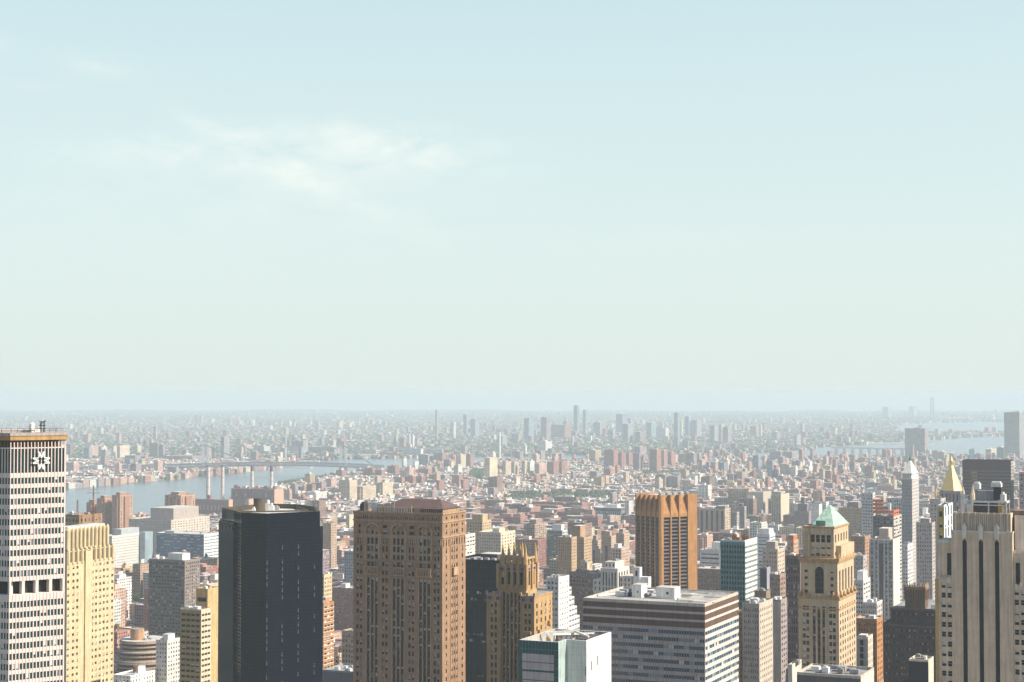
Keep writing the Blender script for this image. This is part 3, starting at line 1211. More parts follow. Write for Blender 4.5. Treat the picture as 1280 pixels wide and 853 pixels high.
    for v in (d * .25, d * .75):
        mb = MB()
        mb.box(w + .02, w + .5, v - .6, v + .6, Z(713.5), Z(710.8))
        mb.build('blue_tile', mat('cobalt_tile', (.06, .05, .42)), rt)
    mb = MB()
    x0, x1, y0, y1 = 1.2, w - .4, .8, d - .8
    for i in range(7):
        u = x0 + (x1 - x0) * i / 6
        mb.box(u - .45, u + .45, y0 - .4, y0 + .4, h, Z(698))
        mb.box(u - .45, u + .45, y1 - .4, y1 + .4, h, Z(698))
    mb.box(x0, x1, y0 - .3, y0 + .3, Z(700), Z(697.5))
    mb.box(x1 - .3, x1 + .3, y0, y1, Z(700), Z(697.5))
    for v in (.33, .66):
        mb.box(x1 - .4, x1 + .4, y0 + (y1 - y0) * v - .4, y0 + (y1 - y0) * v + .4, h, Z(698))
    mb.box(x0 + 1.2, x1 - 1.2, y0 + 1.2, y1 - 1.2, h, Z(704))
    mb.build('crown_arcade', mat('crown_tan_stone', (.48, .33, .17), .85), rt)
    gold = mat('gold_leaf_tip', (.55, .36, .09), .45, .2, .5, .5, .5)
    spots = [(U(628), .6), (U(635.5), .6), (U(642.5), .6), (U(649.6), .6), (U(656.3), .6), (w - .3, d - 1), (U(640), d - .8), (U(630), d - .8)]
    for (x, y) in spots:
        mb = MB()
        n8 = 8
        mb.cyl(x, y, Z(706), Z(697), 1.25, 1.05, n8)
        mb.cyl(x, y, Z(697), Z(682), .98, .18, n8)
        o = mb.build('pinnacle', mat('crown_tan_stone', (.48, .33, .17)), rt)
        mb = MB()
        mb.cyl(x, y, Z(689), Z(680.5), .66, .08, n8)
        mb.build('gold_tip', gold, o)


pinnacled_tower()


# ---------------------------------------------------------------- white cube with a green glass front
def white_cube():
    P = plot(649, 698, 764, 803, 600)
    rt = root('white_panel_tower', P, 'white panelled block with a green glass front and sunken roof plant, bottom edge', 'office block', short='the white block with the green glass front')
    w = P['w']
    h = P['h']
    a = R(GRID)
    ca, sa = math.cos(a), math.sin(a)
    cx, cy = P['corner']
    def along(px, p, t, py=803):
        k = ks(px, py)[0]
        return (k * p[1] - p[0]) / (t[0] - k * t[1])
    tX, tY = (ca, -sa), (sa, ca)
    s1 = along(708, (cx, cy), tY)
    p1 = (cx + tY[0] * s1, cy + tY[1] * s1)
    w2 = along(733, p1, tX)
    p2 = (p1[0] + tX[0] * w2, p1[1] + tX[1] * w2)
    s2 = along(764, p2, tY)
    Z = lambda py: zpix(P, py)
    white = mat('white_wall_panel', (.70, .70, .67), .7, .05, .3)
    green = glass('green_curtain_glass', (.018, .085, .095), .12, .35)
    pl = [(0, 0), (w, 0), (w, s1), (w + w2, s1), (w + w2, s1 + s2), (0, s1 + s2)]
    zf = h - 4.5
    mb = MB()
    n = len(pl)
    t = .7
    for i in range(n):
        p, q = pl[i], pl[(i + 1) % n]
        mb.quad((p[0], p[1], 0), (q[0], q[1], 0), (q[0], q[1], h), (p[0], p[1], h), 1 if i == 0 else (2 if i == 1 else 0))
    inn = [(t, t), (w - t, t), (w - t, s1 + t), (w + w2 - t, s1 + t), (w + w2 - t, s1 + s2 - t), (t, s1 + s2 - t)]
    for i in range(n):
        j = (i + 1) % n
        mb.quad((pl[i][0], pl[i][1], h), (pl[j][0], pl[j][1], h), (inn[j][0], inn[j][1], h), (inn[i][0], inn[i][1], h), 0)
        mb.quad((inn[j][0], inn[j][1], zf), (inn[i][0], inn[i][1], zf), (inn[i][0], inn[i][1], h), (inn[j][0], inn[j][1], h), 3)
    mb.poly([(p[0], p[1], zf) for p in inn], 4)
    mb.build('wall', [white, green, mat('pale_green_glass', (.40, .50, .48), .3), mat('parapet_inner', (.42, .40, .36)), ROOF_L], rt)
    # panel joints
    mb = MB()
    zb = seen_bottom(P)
    jm = mat('panel_joint', (.50, .50, .48))
    z = h - 1.2
    while z > zb:
        mb.box(w + .3, w + w2, s1 - .05, s1 - .005, z, z + .07)
        mb.box(w + w2 + .005, w + w2 + .05, s1, s1 + s2, z, z + .06)
        mb.box(w + .005, w + .05, 0, s1 - .1, z, z + .1)
        z -= 2.6 if z < h - 2 else 1.4
    k = 12
    for i in range(1, k):
        mb.box(w + w2 * i / k - .03, w + w2 * i / k + .03, s1 - .06, s1 - .052, zb, h)
    mb.build('panel_joints', jm, rt)
    mb = MB()
    for i in range(13):
        mb.box(w * i / 12 - .05, w * i / 12 + .05, -.10, -.01, zb, h)
    z = h - 3
    while z > zb:
        mb.box(0, w, -.07, -.011, z, z + .12)
        z -= 3.1
    mb.build('mullions', mat('teal_mullion', (.10, .22, .22), .5), rt)
    lou = mat('louvre_grey_pink', (.44, .40, .40), .8, .1)
    for (pa, pb) in ((829.5, 819.5), (839.5, 830.5), (852, 842), (864, 853)):
        mb = MB()
        mb.box(w * .09, w * .89, -.22, -.12, Z(pb if False else max(pa, pb)), Z(min(pa, pb)))
        for i in range(9):
            u = w * .09 + w * .8 * i / 8
            mb.box(u - .04, u + .04, -.27, -.225, Z(max(pa, pb)), Z(min(pa, pb)))
        mb.build('louvre_panel', lou, rt)
    for px in (741.8, 749, 756.3):
        v = along(px, p2, tY, 845)
        mb = MB()
        zz = Z(845) + (v * .9 * .2)
        mb.box(w + w2 + .01, w + w2 + .06, v - .3, v + .3, zz - 1.6, zz + 1.6)
        mb.build('slit_window', GL_DARK, rt)
    # sunken roof plant: gantry, ducts, machines
    D2 = s1 + s2
    mb = MB()
    mb.bar((2, D2 * .55, h + .3), (w * .8, D2 * .72, h + .8), .8)
    mb.bar((w * .8, D2 * .72, h + .8), (w + w2 * .5, D2 * .6, h - .4), .7)
    mb.bar((w * .4, D2 * .5, h + .2), (w + w2 * .2, D2 * .95, h - .6), .6)
    for q in (.1, .35, .6, .85):
        x = 2 + (w * .8 - 2) * q
        y = D2 * (.55 + .17 * q)
        mb.bar((x, y, zf), (x, y, h + .3 + .5 * q), .4)
    mb.build('roof_gantry', WHITE_P, rt)
    r = random.Random(5)
    for i in range(11):
        x, y = r.uniform(1.5, w - 3), r.uniform(2, D2 - 5)
        ww, dd, hh = r.uniform(1, 4.2), r.uniform(1, 3.2), r.uniform(1, 3.4)
        mb = MB()
        mb.box(x, x + ww, y, y + dd, zf, zf + hh)
        mb.cyl(x + ww / 2, y + dd / 2, zf + hh, zf + hh + .6, min(ww, dd) * .38, n=12)
        mb.build('air_handler', r.choice([METAL_G, mat('ochre_plant', (.40, .31, .18)), WHITE_P, ROOF_G]), rt)
    mb = MB()
    mb.box(w + .8, w + w2 - .8, s1 + s2 * .3, s1 + s2 * .85, zf + .01, h - .6)
    mb.build('plant_room', mat('dark_plant', (.10, .085, .08)), rt)
    mb = MB()
    for i in range(10):
        mb.box(1 + i * (w - 2) / 10, 1 + i * (w - 2) / 10 + .25, D2 - 1.6, D2 - 1.2, zf, h - .1)
    mb.box(1, w - 1, D2 - 1.6, D2 - 1.2, h - 1.3, h - .9)
    mb.build('inner_screen', mat('ochre_plant', (.40, .31, .18)), rt)


white_cube()


# ---------------------------------------------------------------- wide banded tower with a pale roof
def banded_tower():
    P = plot(729, 881, 923, 755, 700)
    rt = root('banded_office_tower', P, 'wide office block banded brown, white and blue, two white boxes on its pale roof', 'office block', short='the wide banded block')
    w, d, h = P['w'], P['d'], P['h']
    zb = seen_bottom(P)
    Z = lambda py: zpix(P, py)
    brown = mat('brown_band', (.125, .078, .055), .7, .1)
    whi = mat('white_sunlit_spandrel', (.60, .55, .51), .75, .06)
    spn = mat('pinkish_shaded_spandrel', (.49, .41, .385), .75, .08)  # same spandrel twice: pinkish tone for the shaded front, white for sunlit sides
    bg = glass('blue_ribbon_glass', (.03, .085, .15), .08, .5)
    bg2 = glass('pale_ribbon_glass', (.22, .32, .40), .12, .5)
    per = 9.3 / FOC * 700
    mb = MB()
    mb.box(.4, w - .4, .4, d - .4, 0, h - 1.0, 0, 1)
    mb.build('core', [mat('core_grey', (.2, .2, .2)), mat('worn_roof_coat', (.44, .42, .38), .9, .3, .12)], rt)
    mb = MB()
    mb.parapet(0, w, 0, d, h - 1.3, h, .6)
    mb.build('coping', mat('pale_coping', (.50, .46, .40)), rt)
    # bands from the top
    z = h - 1.3
    seq = [('b', 6.6), ('w', 2.9), ('b', 7.0), ('w', 2.9), ('b', 7.4), ('w', 4.2)]
    px = FOC / 700.0
    def ring(z0, z1, m, name, pr=0.0, mfront=None):
        q = MB()
        q.box(-pr, w + pr, -pr, .4, z0, z1, 1)
        q.box(w - .4, w + pr, .41, d + pr, z0, z1, 0)
        q.box(-pr, w - .41, d - .4, d + pr, z0, z1, 0)
        q.box(-pr, .4, .41, d - .41, z0, z1, 0)
        return q.build(name, [m, mfront or m], rt)
    for k, t in seq:
        t = t / px
        if k == 'b':
            o = ring(z - t, z, brown, 'brown_band')
            q = MB()
            for i in range(48):
                u = w * (i + .5) / 48
                q.box(u - .05, u + .05, -.08, -.005, z - t, z)
            q.build('band_ribs', mat('band_rib', (.19, .13, .10)), o)
        else:
            ring(z - t, z, whi, 'white_band', .12, spn)
        z -= t
    rows = 0
    nf = 24
    r = random.Random(9)
    while z > zb:
        g0 = z - per * .50
        # ribbon: separate panes in front and side
        for side in (0, 1):
            L_ = w if side == 0 else d
            nseg = 3 if side == 0 else 2
            for s in range(nseg):
                q = MB()
                a_, b_ = L_ * s / nseg, L_ * (s + 1) / nseg
                nn = int(round(nf * (b_ - a_) / w))
                for i in range(nn):
                    u0 = a_ + (b_ - a_) * i / nn
                    u1 = a_ + (b_ - a_) * (i + 1) / nn
                    mi = r.choice((0, 0, 0, 0, 0, 1)) if not (side == 0 and s == 2) else r.choice((0, 0, 1))
                    if r.random() < .04:
                        mi = 2
                    if side == 0:
                        q.quad((u0, .2, g0), (u1, .2, g0), (u1, .2, z), (u0, .2, z), mi)
                    else:
                        q.quad((w - .2, u0, g0), (w - .2, u1, g0), (w - .2, u1, z), (w - .2, u0, z), mi)
                q.build('ribbon_window', [bg, bg2, BLIND], rt)
        ring(g0 - per * .5, g0, whi, 'spandrel', .10, spn)
        z -= per
        rows += 1
    mb = MB()
    zt = h - 26 / px
    for i in range(nf * 2 + 1):
        u = w * i / (nf * 2)
        mb.box(u - .07, u + .07, -.26, -.11, zb, h - 31 / px)
    mb.build('front_mullions', mat('pink_mullion', (.36, .29, .27)), rt)
    mb = MB()
    for i in range(int(d / 3.0) + 1):
        u = d * i / int(d / 3.0)
        mb.box(w - .15, w + .06, u - .08, u + .08, zb, h - 31 / px)
    mb.build('side_mullions', whi, rt)
    # roof
    zr = h - 1.0
    def rp(px_, py_):
        kx, kz = ks(px_, py_)
        D = (zr - CAM_Z) / kz
        x, y = kx * D - P['o'][0], D - P['o'][1]
        a = R(GRID)
        return x * math.cos(a) - y * math.sin(a), x * math.sin(a) + y * math.cos(a)
    for (x0p, x1p, yb, ht) in ((790, 806, 748, 5.2), (820, 851.5, 749.5, 4.6)):
        x, y = rp(x0p, yb - 1)
        x2, y2 = rp(x1p, yb + 1)
        ww = (x1p - x0p) / px * .8
        m2 = MB()
        m2.box(x, x + ww, y, y + 7.5, zr + .3, zr + ht, 0, 1)
        m2.box(x - .2, x + ww + .2, y - .2, y + 7.7, zr, zr + .3, 0)
        m2.box(x - .1, x + ww + .1, y - .1, y + 7.6, zr + ht, zr + ht + .25, 1)
        o = m2.build('penthouse', [WHITE_P, ROOF_L], rt)
        m2 = MB()
        m2.box(x + ww * .55, x + ww * .68, y - .06, y - .01, zr + 2.0, zr + 3.0)
        m2.build('vent_grille', FRAME_D, o)
    r = random.Random(6)
    for i in range(16):
        t = i / 15
        x = w * .08 + w * .3 * t + r.uniform(-1, 1)
        y = d * .5 + r.uniform(-6, 12)
        m2 = MB()
        ww, dd, hh = r.uniform(1.2, 4), r.uniform(1, 2.5), r.uniform(.6, 2.2)
        m2.box(x, x + ww, y, y + dd, zr, zr + hh)
        if r.random() < .5:
            m2.bar((x, y, zr + hh), (x + r.uniform(2, 6), y + 1, zr + hh * .8), .4)
        m2.build('air_handler', r.choice([METAL_G, WHITE_P, DARK_M, mat('blue_grey_plant', (.22, .27, .33))]), rt)
    for i in range(9):
        x, y = r.uniform(w * .3, w - 8), r.uniform(2, d - 8)
        m2 = MB()
        m2.box(x, x + r.uniform(2, 9), y, y + r.uniform(1.5, 6), zr + .004, zr + .02 + .004 * i)
        m2.build('roof_patch', [mat('tar_patch', (.22, .21, .20)), ROOF_G, mat('fresh_patch', (.66, .65, .62))][i % 3], rt)
    for i in range(7):
        x, y = r.uniform(w * .35, w - 5), r.uniform(2, d - 4)
        m2 = MB()
        if i % 2:
            m2.cyl(x, y, zr, zr + 1.1, .35, n=8)
            m2.cyl(x, y, zr + 1.1, zr + 1.4, .6, .3, 8)
        else:
            m2.bar((x, y, zr + .35), (x + r.uniform(4, 12), y + .3, zr + .35), .3)
        m2.build('roof_vent_pipe', METAL_G, rt)
    m2 = MB()
    m2.bar((w * .02, d * .3, zr + .5), (w * .3, d * .92, zr + .5), .7)
    m2.bar((w * .3, d * .92, zr + .5), (w * .95, d * .92, zr + .5), .5)
    m2.build('roof_rail', WHITE_P, rt)
    m2 = MB()
    m2.bar((w * .72, d * .5, zr), (w * .72, d * .5, zr + 3.5), .12)
    m2.bar((w * .9, d * .6, zr), (w * .9, d * .6, zr + 3), .12)
    m2.build('roof_posts', METAL_G, rt)


banded_tower()


# ---------------------------------------------------------------- orange brick tower with flared fins
def finned_tower():
    P = plot(795, 825.4, 869.9, 619.5, 1300, 57)
    P['h'] = zpix(P, 619.5)
    rt = root('finned_brick_tower', P, 'orange brick tower standing diagonally, with flared fins at the top', short='the orange finned tower')
    w, d, h = P['w'], P['d'], P['h']
    br = mat('orange_brick', (0.42, 0.215, 0.085), .88, .1, .2, .2)
    br2 = mat('orange_brick_dark', (0.34, 0.16, 0.06), .88, .1, .2, .2)
    Z = lambda py: zpix(P, py)
    zb = max(60, seen_bottom(P))
    zs = Z(643)
    fl = 4.6 / FOC * 1300
    bal = mat('balcony_rail', (.17, .13, .12), .8)
    gl = glass('navy_glass', (.012, .016, .035), .15, .4)
    mb = MB()
    mb.box(1.6, w - 1.6, 1.6, d - 1.6, 0, zs, 1, 2)
    mb.box(3.2, w - 3.2, 3.2, d - 3.2, zs, h - .5, 0, 2)
    mb.build('core', [br, gl, ROOF_L], rt)
    # side face (right in the picture): fins and bays
    Vv = lambda px: uside(P, px)
    fins_v = [0.9, Vv(838.5), Vv(849.2), Vv(860.3), d - .2]
    fw = 1.1
    for i, v in enumerate(fins_v[:-1]):
        m2 = MB()
        ww = fw if i < 3 else (d - v)
        m2.box(w - 3.1, w + .6, v - (fw / 2 if i < 3 else .6), (v + fw / 2) if i < 3 else d + .6, 0, h)
        m2.build('fin', br, rt)
    for i in range(3):
        a_, b_ = fins_v[i] + fw / 2, fins_v[i + 1] - (fw / 2 if i < 2 else .6)
        m2 = MB()
        m2.quad((w + .2, a_, zs), (w + .2, b_, zs), (w - 2.9, b_, h - .4), (w - 2.9, a_, h - .4))
        m2.box(w - 1.5, w + .2, a_, b_, zs - 2.6, zs - .01)
        m2.build('sloped_panel', br, rt)
        m2 = MB()
        z = zs - 2.6 - fl
        while z > zb:
            m2.box(w - 1.55, w - .2, a_ + .2, b_ - .2, z, z + 1.0)
            z -= fl
        m2.build('balconies', bal, rt)
    # front face (left in the picture), seen at a slant
    Uu = lambda px: ufront(P, px)
    fins_u = [0.4, w * .2, w * .4, w * .6, w * .8, w - .6]
    for i, u in enumerate(fins_u):
        m2 = MB()
        m2.box(u - .7, u + .7, -.6, 3.1, 0, h)
        m2.build('fin', br2 if False else br, rt)
    for i in range(5):
        a_, b_ = fins_u[i] + .7, fins_u[i + 1] - .7
        m2 = MB()
        m2.quad((a_, -.2, zs), (b_, -.2, zs), (b_, 2.9, h - .4), (a_, 2.9, h - .4))
        m2.box(a_, b_, -.2, 1.5, zs - 2.6, zs - .01)
        m2.build('sloped_panel', br, rt)
        m2 = MB()
        z = zs - 2.6 - fl
        while z > zb:
            m2.box(a_ + .2, b_ - .2, .2, 1.55, z, z + 1.0)
            z -= fl
        m2.build('balconies', bal, rt)
    # back faces closed by plain brick
    m2 = MB()
    m2.box(-.6, w - 3.2, d - 1.6, d + .6, 0, h)
    m2.box(-.6, 1.6, 3.2, d - 1.61, 0, h)
    m2.build('rear_wall', br, rt)
    for i in range(9):
        m2 = MB()
        t = i / 8
        x = w - 5 - 2.0 * (i % 2)
        y = 4 + (d - 9) * t
        m2.cyl(x, y, h - .5, h + 1.5, 1.5, n=12)
        m2.cyl(x, y, h + 1.5, h + 2.2, 1.5, .4, 12)
        m2.build('cooling_tower', METAL_G, rt)


finned_tower()


# ---------------------------------------------------------------- teal tower
def teal_tower():
    P = plot(901, 931, 946.5, 678, 1100)
    rt = root('teal_tower', P, 'teal metal-clad tower with rusty cooling plant on its roof', short='the teal tower')
    w, d, h = P['w'], P['d'], P['h']
    zb = seen_bottom(P)
    teal = mat('teal_cladding', (.12, .27, .28), .6, .1)
    wh = mat('pale_teal_cladding', (.60, .64, .60), .7, .06)
    mb, wins = MB(), []
    rows = floors(zb, h - 1.5, 3.3, .62, .18)
    facade(mb, (0, 0), (1, 0), w, 0, h, even(9, w, .62), rows, .5, 0, None, wins)
    facade(mb, (w, 0), (0, 1), d, 0, h, even(10, d, .7), [(a_, a_ + 1.4) for a_, b_ in rows], .3, 1, None, wins)
    mb.quad((w, d, 0), (0, d, 0), (0, d, h), (w, d, h))
    mb.quad((0, d, 0), (0, 0, 0), (0, 0, h), (0, d, h))
    mb.quad((0, 0, h), (w, 0, h), (w, d, h), (0, d, h), 2)
    mb.build('wall', [teal, wh, ROOF_G], rt)
    for i in range(10):
        m2 = MB()
        m2.box(w * i / 9 - .28, w * i / 9 + .28, -.5, -.01, zb, h)
        m2.build('fin', teal, rt)
    windows(rt, wins, [glass('navy_glass', (.012, .016, .035)), glass('rust_reflect', (.11, .055, .035), .3), FRAME_D, BLIND], (9, 0, 0, 1), False)
    rust = mat('rust_metal', (.32, .13, .06), .85, .3, .5)
    r = random.Random(3)
    for i in range(9):
        x, y = r.uniform(1, w - 5), r.uniform(2, d - 6)
        m2 = MB()
        ww, dd, hh = r.uniform(2, 4.5), r.uniform(2, 4.5), r.uniform(1.5, 5.5)
        m2.box(x, x + ww, y, y + dd, h, h + hh * .8)
        m2.cyl(x + ww / 2, y + dd / 2, h + hh * .8, h + hh, min(ww, dd) * .4, n=10)
        m2.build('cooling_tower', [rust, METAL_G, TANK_W, WHITE_P][i % 4], rt)
    m2 = MB()
    m2.parapet(0, w, 0, d, h, h + 1.2, .4)
    m2.build('parapet', wh, rt)


teal_tower()


# ---------------------------------------------------------------- beige tower under a green pyramid
def pyramid_tower():
    P3_ = plot(998, 1048.5, 1070, 750, 733)
    P = dict(P3_)
    rt = root('green_pyramid_tower', P, 'beige stone tower under a pale green copper pyramid roof', short='the green-pyramid tower')
    w, d = P['w'], P['d']
    Z = lambda py: zpix(P, py)
    st = mat('beige_stone', (.52, .405, .275), .88, .1, .3, .2)
    orn = mat('carved_ochre_stone', (.44, .28, .14), .9, .2, .5)
    zb = seen_bottom(P)
    h3 = Z(750)
    U = lambda px: ufront(P, px)
    V = lambda px: uside(P, px)
    mb, wins = MB(), []
    step = 8.75 / FOC * 733
    side = centred([U(q) for q in (1004.8, 1009.2, 1037.8, 1042.3)], 1.25)
    mid = centred([U(q) for q in (1017.5, 1023.5, 1029.5)], 1.3)
    rows = floors(zb, h3 - 2.5, step, .58, .2)
    facade(mb, (0, 0), (1, 0), w, 0, h3, sorted(side + mid), rows, .35, 0, None, wins)
    facade(mb, (w, 0), (0, 1), d, 0, h3, even(7, d, .42, .8), rows, .35, 0, None, wins)
    mb.quad((w, d, 0), (0, d, 0), (0, d, h3), (w, d, h3))
    mb.quad((0, d, 0), (0, 0, 0), (0, 0, h3), (0, d, h3))
    mb.quad((0, 0, h3), (w, 0, h3), (w, d, h3), (0, d, h3), 1)
    mb.build('lower_wall', [st, ROOF_G], rt)
    mb = MB()
    for (c0, c1) in mid:
        for (r0, r1), (q0, q1) in zip(rows[1:], rows[:-1]):
            mb.box(c0 - .25, c1 + .25, -.06, -.01, r1 + .02, q0 - .02)
    tag(mb.build('spandrel_field', mat('bronze_spandrel', (0.12, 0.075, 0.05)), rt), kind='stuff')
    mb = MB()
    for q in (1014.6, 1020.5, 1026.5, 1032.2):
        mb.box(U(q) - .4, U(q) + .4, -.35, -.065, zb, h3 - 3.5)
    mb.build('centre_piers', st, rt)
    # middle tier
    x0, x1, y0, y1 = U(1000.3), w - .7, .7, d - .7
    h2 = Z(700)
    W2, D2 = x1 - x0, y1 - y0
    ccol = centred([U(1007) - x0, U(1039.3) - x0], 1.35)
    big = [(U(1018) - x0, U(1029) - x0)]
    w2 = []
    mb = MB()
    facade(mb, (x0, y0), (1, 0), W2, h3, Z(706), sorted(ccol + big), [(Z(743), Z(740)), (Z(734.5), Z(731.5)), (Z(726), Z(723)), (Z(717.6), Z(714.6))] if False else [], .35)
    mb = MB()
    zt = Z(707)
    # wall with the tall arch opening: left and right fields plus head
    for (ua, ub) in ((0, big[0][0]), (big[0][1], W2)):
        cc = [(c0 - ua, c1 - ua) for c0, c1 in ccol if ua <= c0 and c1 <= ub]
        facade(mb, (x0 + ua, y0), (1, 0), ub - ua, h3, h2, cc, [(Z(743), Z(739.3)), (Z(734.5), Z(731)), (Z(726), Z(722.6)), (Z(717.4), Z(714))], .35, 0, None, w2)
    bw = big[0][1] - big[0][0]
    bc = x0 + (big[0][0] + big[0][1]) / 2
    za = Z(716)
    mb.quad((x0 + big[0][0], y0, h3), (x0 + big[0][1], y0, h3), (x0 + big[0][1], y0, Z(743.5)), (x0 + big[0][0], y0, Z(743.5)))
    n_ = 10
    prev = None
    for i in range(n_ + 1):
        th = math.pi * (1 - i / n_)
        p = (bc + bw / 2 * math.cos(th), za + bw / 2 * 1.1 * math.sin(th))
        if prev:
            mb.quad((prev[0], y0, prev[1]), (p[0], y0, p[1]), (p[0], y0, h2), (prev[0], y0, h2))
            mb.quad((prev[0], y0 + .9, prev[1]), (p[0], y0 + .9, p[1]), (p[0], y0, p[1]), (prev[0], y0, prev[1]))
        prev = p
    for s in (0, 1):
        xx = x0 + big[0][s]
        mb.quad((xx, y0, Z(743.5)), (xx, y0 + .9, Z(743.5)), (xx, y0 + .9, za), (xx, y0, za))
    facade(mb, (x1, y0), (0, 1), D2, h3, h2, even(5, D2, .42, 1.6), [(Z(742), Z(715))], .5, 0, None, w2)
    mb.quad((x1, y1, h3), (x0, y1, h3), (x0, y1, h2), (x1, y1, h2))
    mb.quad((x0, y1, h3), (x0, y0, h3), (x0, y0, h2), (x0, y1, h2))
    mb.quad((x0, y0, h2), (x1, y0, h2), (x1, y1, h2), (x0, y1, h2), 1)
    mb.build('middle_wall', [st, ROOF_G], rt)
    mb = MB()
    mb.quad((x0 + big[0][0], y0 + .9, Z(743.5)), (x0 + big[0][1], y0 + .9, Z(743.5)), (x0 + big[0][1], y0 + .9, Z(707)), (x0 + big[0][0], y0 + .9, Z(707)))
    mb.build('arched_window', GL_DARK, rt)
    mb = MB()
    for q in (.33, .66):
        u = x0 + big[0][0] + bw * q
        mb.box(u - .12, u + .12, y0 + .5, y0 + .89, Z(743), Z(709.5))
    for py in (737, 730, 723, 716):
        mb.box(x0 + big[0][0], x0 + big[0][1], y0 + .55, y0 + .87, Z(py) - .15, Z(py) + .15)
    mb.build('arch_mullions', FRAME_D, rt)
    # upper tier
    u0, u1, v0, v1 = U(1003), U(1041), 2.0, d - 3.2
    h1 = Z(661.5)
    w1 = []
    mb = MB()
    fc = centred([U(q) - u0 for q in (1014.5, 1021, 1027.5, 1034.5)], 1.7)
    facade(mb, (u0, v0), (1, 0), u1 - u0, h2, h1, fc, [(Z(696.5), Z(693)), (Z(687.5), Z(684)), (Z(679.5), Z(670))], .5, 0, None, w1)
    facade(mb, (u1, v0), (0, 1), v1 - v0, h2, h1, even(5, v1 - v0, .4, .8), [(Z(696), Z(692)), (Z(680), Z(670))], .5, 0, None, w1)
    mb.quad((u1, v1, h2), (u0, v1, h2), (u0, v1, h1), (u1, v1, h1))
    mb.quad((u0, v1, h2), (u0, v0, h2), (u0, v0, h1), (u0, v1, h1))
    mb.quad((u0, v0, h1), (u1, v0, h1), (u1, v1, h1), (u0, v1, h1), 1)
    mb.build('upper_wall', [st, ROOF_G], rt)
    mb = MB()
    mb.box(u0 + .01, U(1011), v0 - .6, v0 - .01, h2, Z(668))
    mb.box(u1 + .02, u1 + 2.2, v0 + 4, v1 + 1.5, h2, Z(684))
    mb.build('shoulder', st, rt)
    windows(rt, w1 + w2 + wins, [GL_DARK, GL_PALE, mat('beige_frame', (.3, .23, .15)), BLIND], (8, 2, 2, 1))
    # cornices and carved crests
    mb = MB()
    mb.box(x0 - .9, x1 + .9, y0 - .9, y1 + .9, h2 - .8, h2 + .3)
    mb.box(x0 - .5, x1 + .5, y0 - .5, y1 + .5, h2 - 1.7, h2 - .81)
    mb.build('cornice', orn, rt)
    mb = MB()
    mb.box(-.5, w + .5, -.5, d + .5, h3 - .2, h3 + .5)
    mb.box(-.3, w + .3, -.3, d + .3, h3 - 4.4, h3 - 3.9)
    mb.box(u0 - .4, u1 + .4, v0 - .4, v1 + .4, h1 - .1, h1 + .7)
    mb.box(-.25, w + .25, -.25, d + .25, Z(762.5), Z(761))
    mb.build('string_course', orn, rt)
    r = random.Random(2)
    cr = [(U(q), -.2) for q in (999.5, 1005, 1010, 1036, 1041.5, 1047)] + [(w - .2, d * q) for q in (.15, .35, .55, .75, .95)]
    for (x, y) in cr:
        mb = MB()
        k = r.uniform(.8, 1.2)
        mb.box(x - .8, x + .8, y - .4, y + .6, h3 + .5, h3 + 1.4 * k)
        mb.cyl(x, y + .1, h3 + 1.4 * k, h3 + 2.9 * k, .75, .25, 8)
        mb.build('crest', orn, rt)
    for q in (.1, .3, .5, .7, .9):
        mb = MB()
        mb.box(x1 - .3, x1 + .6, y0 + D2 * q - .35, y0 + D2 * q + .35, h2 + .3, h2 + 1.0)
        mb.cyl(x1 + .15, y0 + D2 * q, h2 + 1.0, h2 + 2.6, .45, .1, 8)
        mb.build('crest', orn, rt)
    for (x, y) in ((x0 - .4, y0 - .4), (U(1048), y0 - .4)):
        mb = MB()
        mb.cyl(x, y, h2 + .3, h2 + 1.8, .6, .2, 8)
        mb.build('crest', orn, rt)
    # pyramid
    a0, a1, b0, b1 = U(1012), u1, v0 + .2, v1
    zp = h1 + .7
    ap = CAM_Z + ks(1035.5, 632)[1] * (733 + (d * .5) * math.cos(R(GRID)))
    kx = ks(1035.5, 632)[0]
    ax, ay = (a0 + a1) / 2, (b0 + b1) / 2
    mb = MB()
    A, B_, C_, D_ = (a0, b0, zp), (a1, b0, zp), (a1, b1, zp), (a0, b1, zp)
    T = .45
    tp = [(ax - T, ay - T, ap), (ax + T, ay - T, ap), (ax + T, ay + T, ap), (ax - T, ay + T, ap)]
    for i, (p, q) in enumerate(((A, B_), (B_, C_), (C_, D_), (D_, A))):
        mb.quad(p, q, tp[(i + 1) % 4], tp[i])
    mb.poly(tp)
    mb.build('pyramid_roof', mat('green_copper', (.36, .52, .42), .7, .12, .5, .3, 0, .15), rt)
    mb = MB()
    lx0, lx1 = a0 + (a1 - a0) * .22, a0 + (a1 - a0) * .62
    mb.box(lx0, lx1, b0 + .4, b0 + 1.2, zp + .4, zp + 2.4)
    o = mb.build('dormer', mat('green_copper_dark', (.12, .25, .21), .7), rt)
    mb = MB()
    for i in range(9):
        u = lx0 + (lx1 - lx0) * i / 8
        mb.box(u - .09, u + .09, b0 + .3, b0 + .39, zp + .4, zp + 2.5)
    mb.build('dormer_bars', mat('green_copper', (.33, .56, .46)), o)


pyramid_tower()


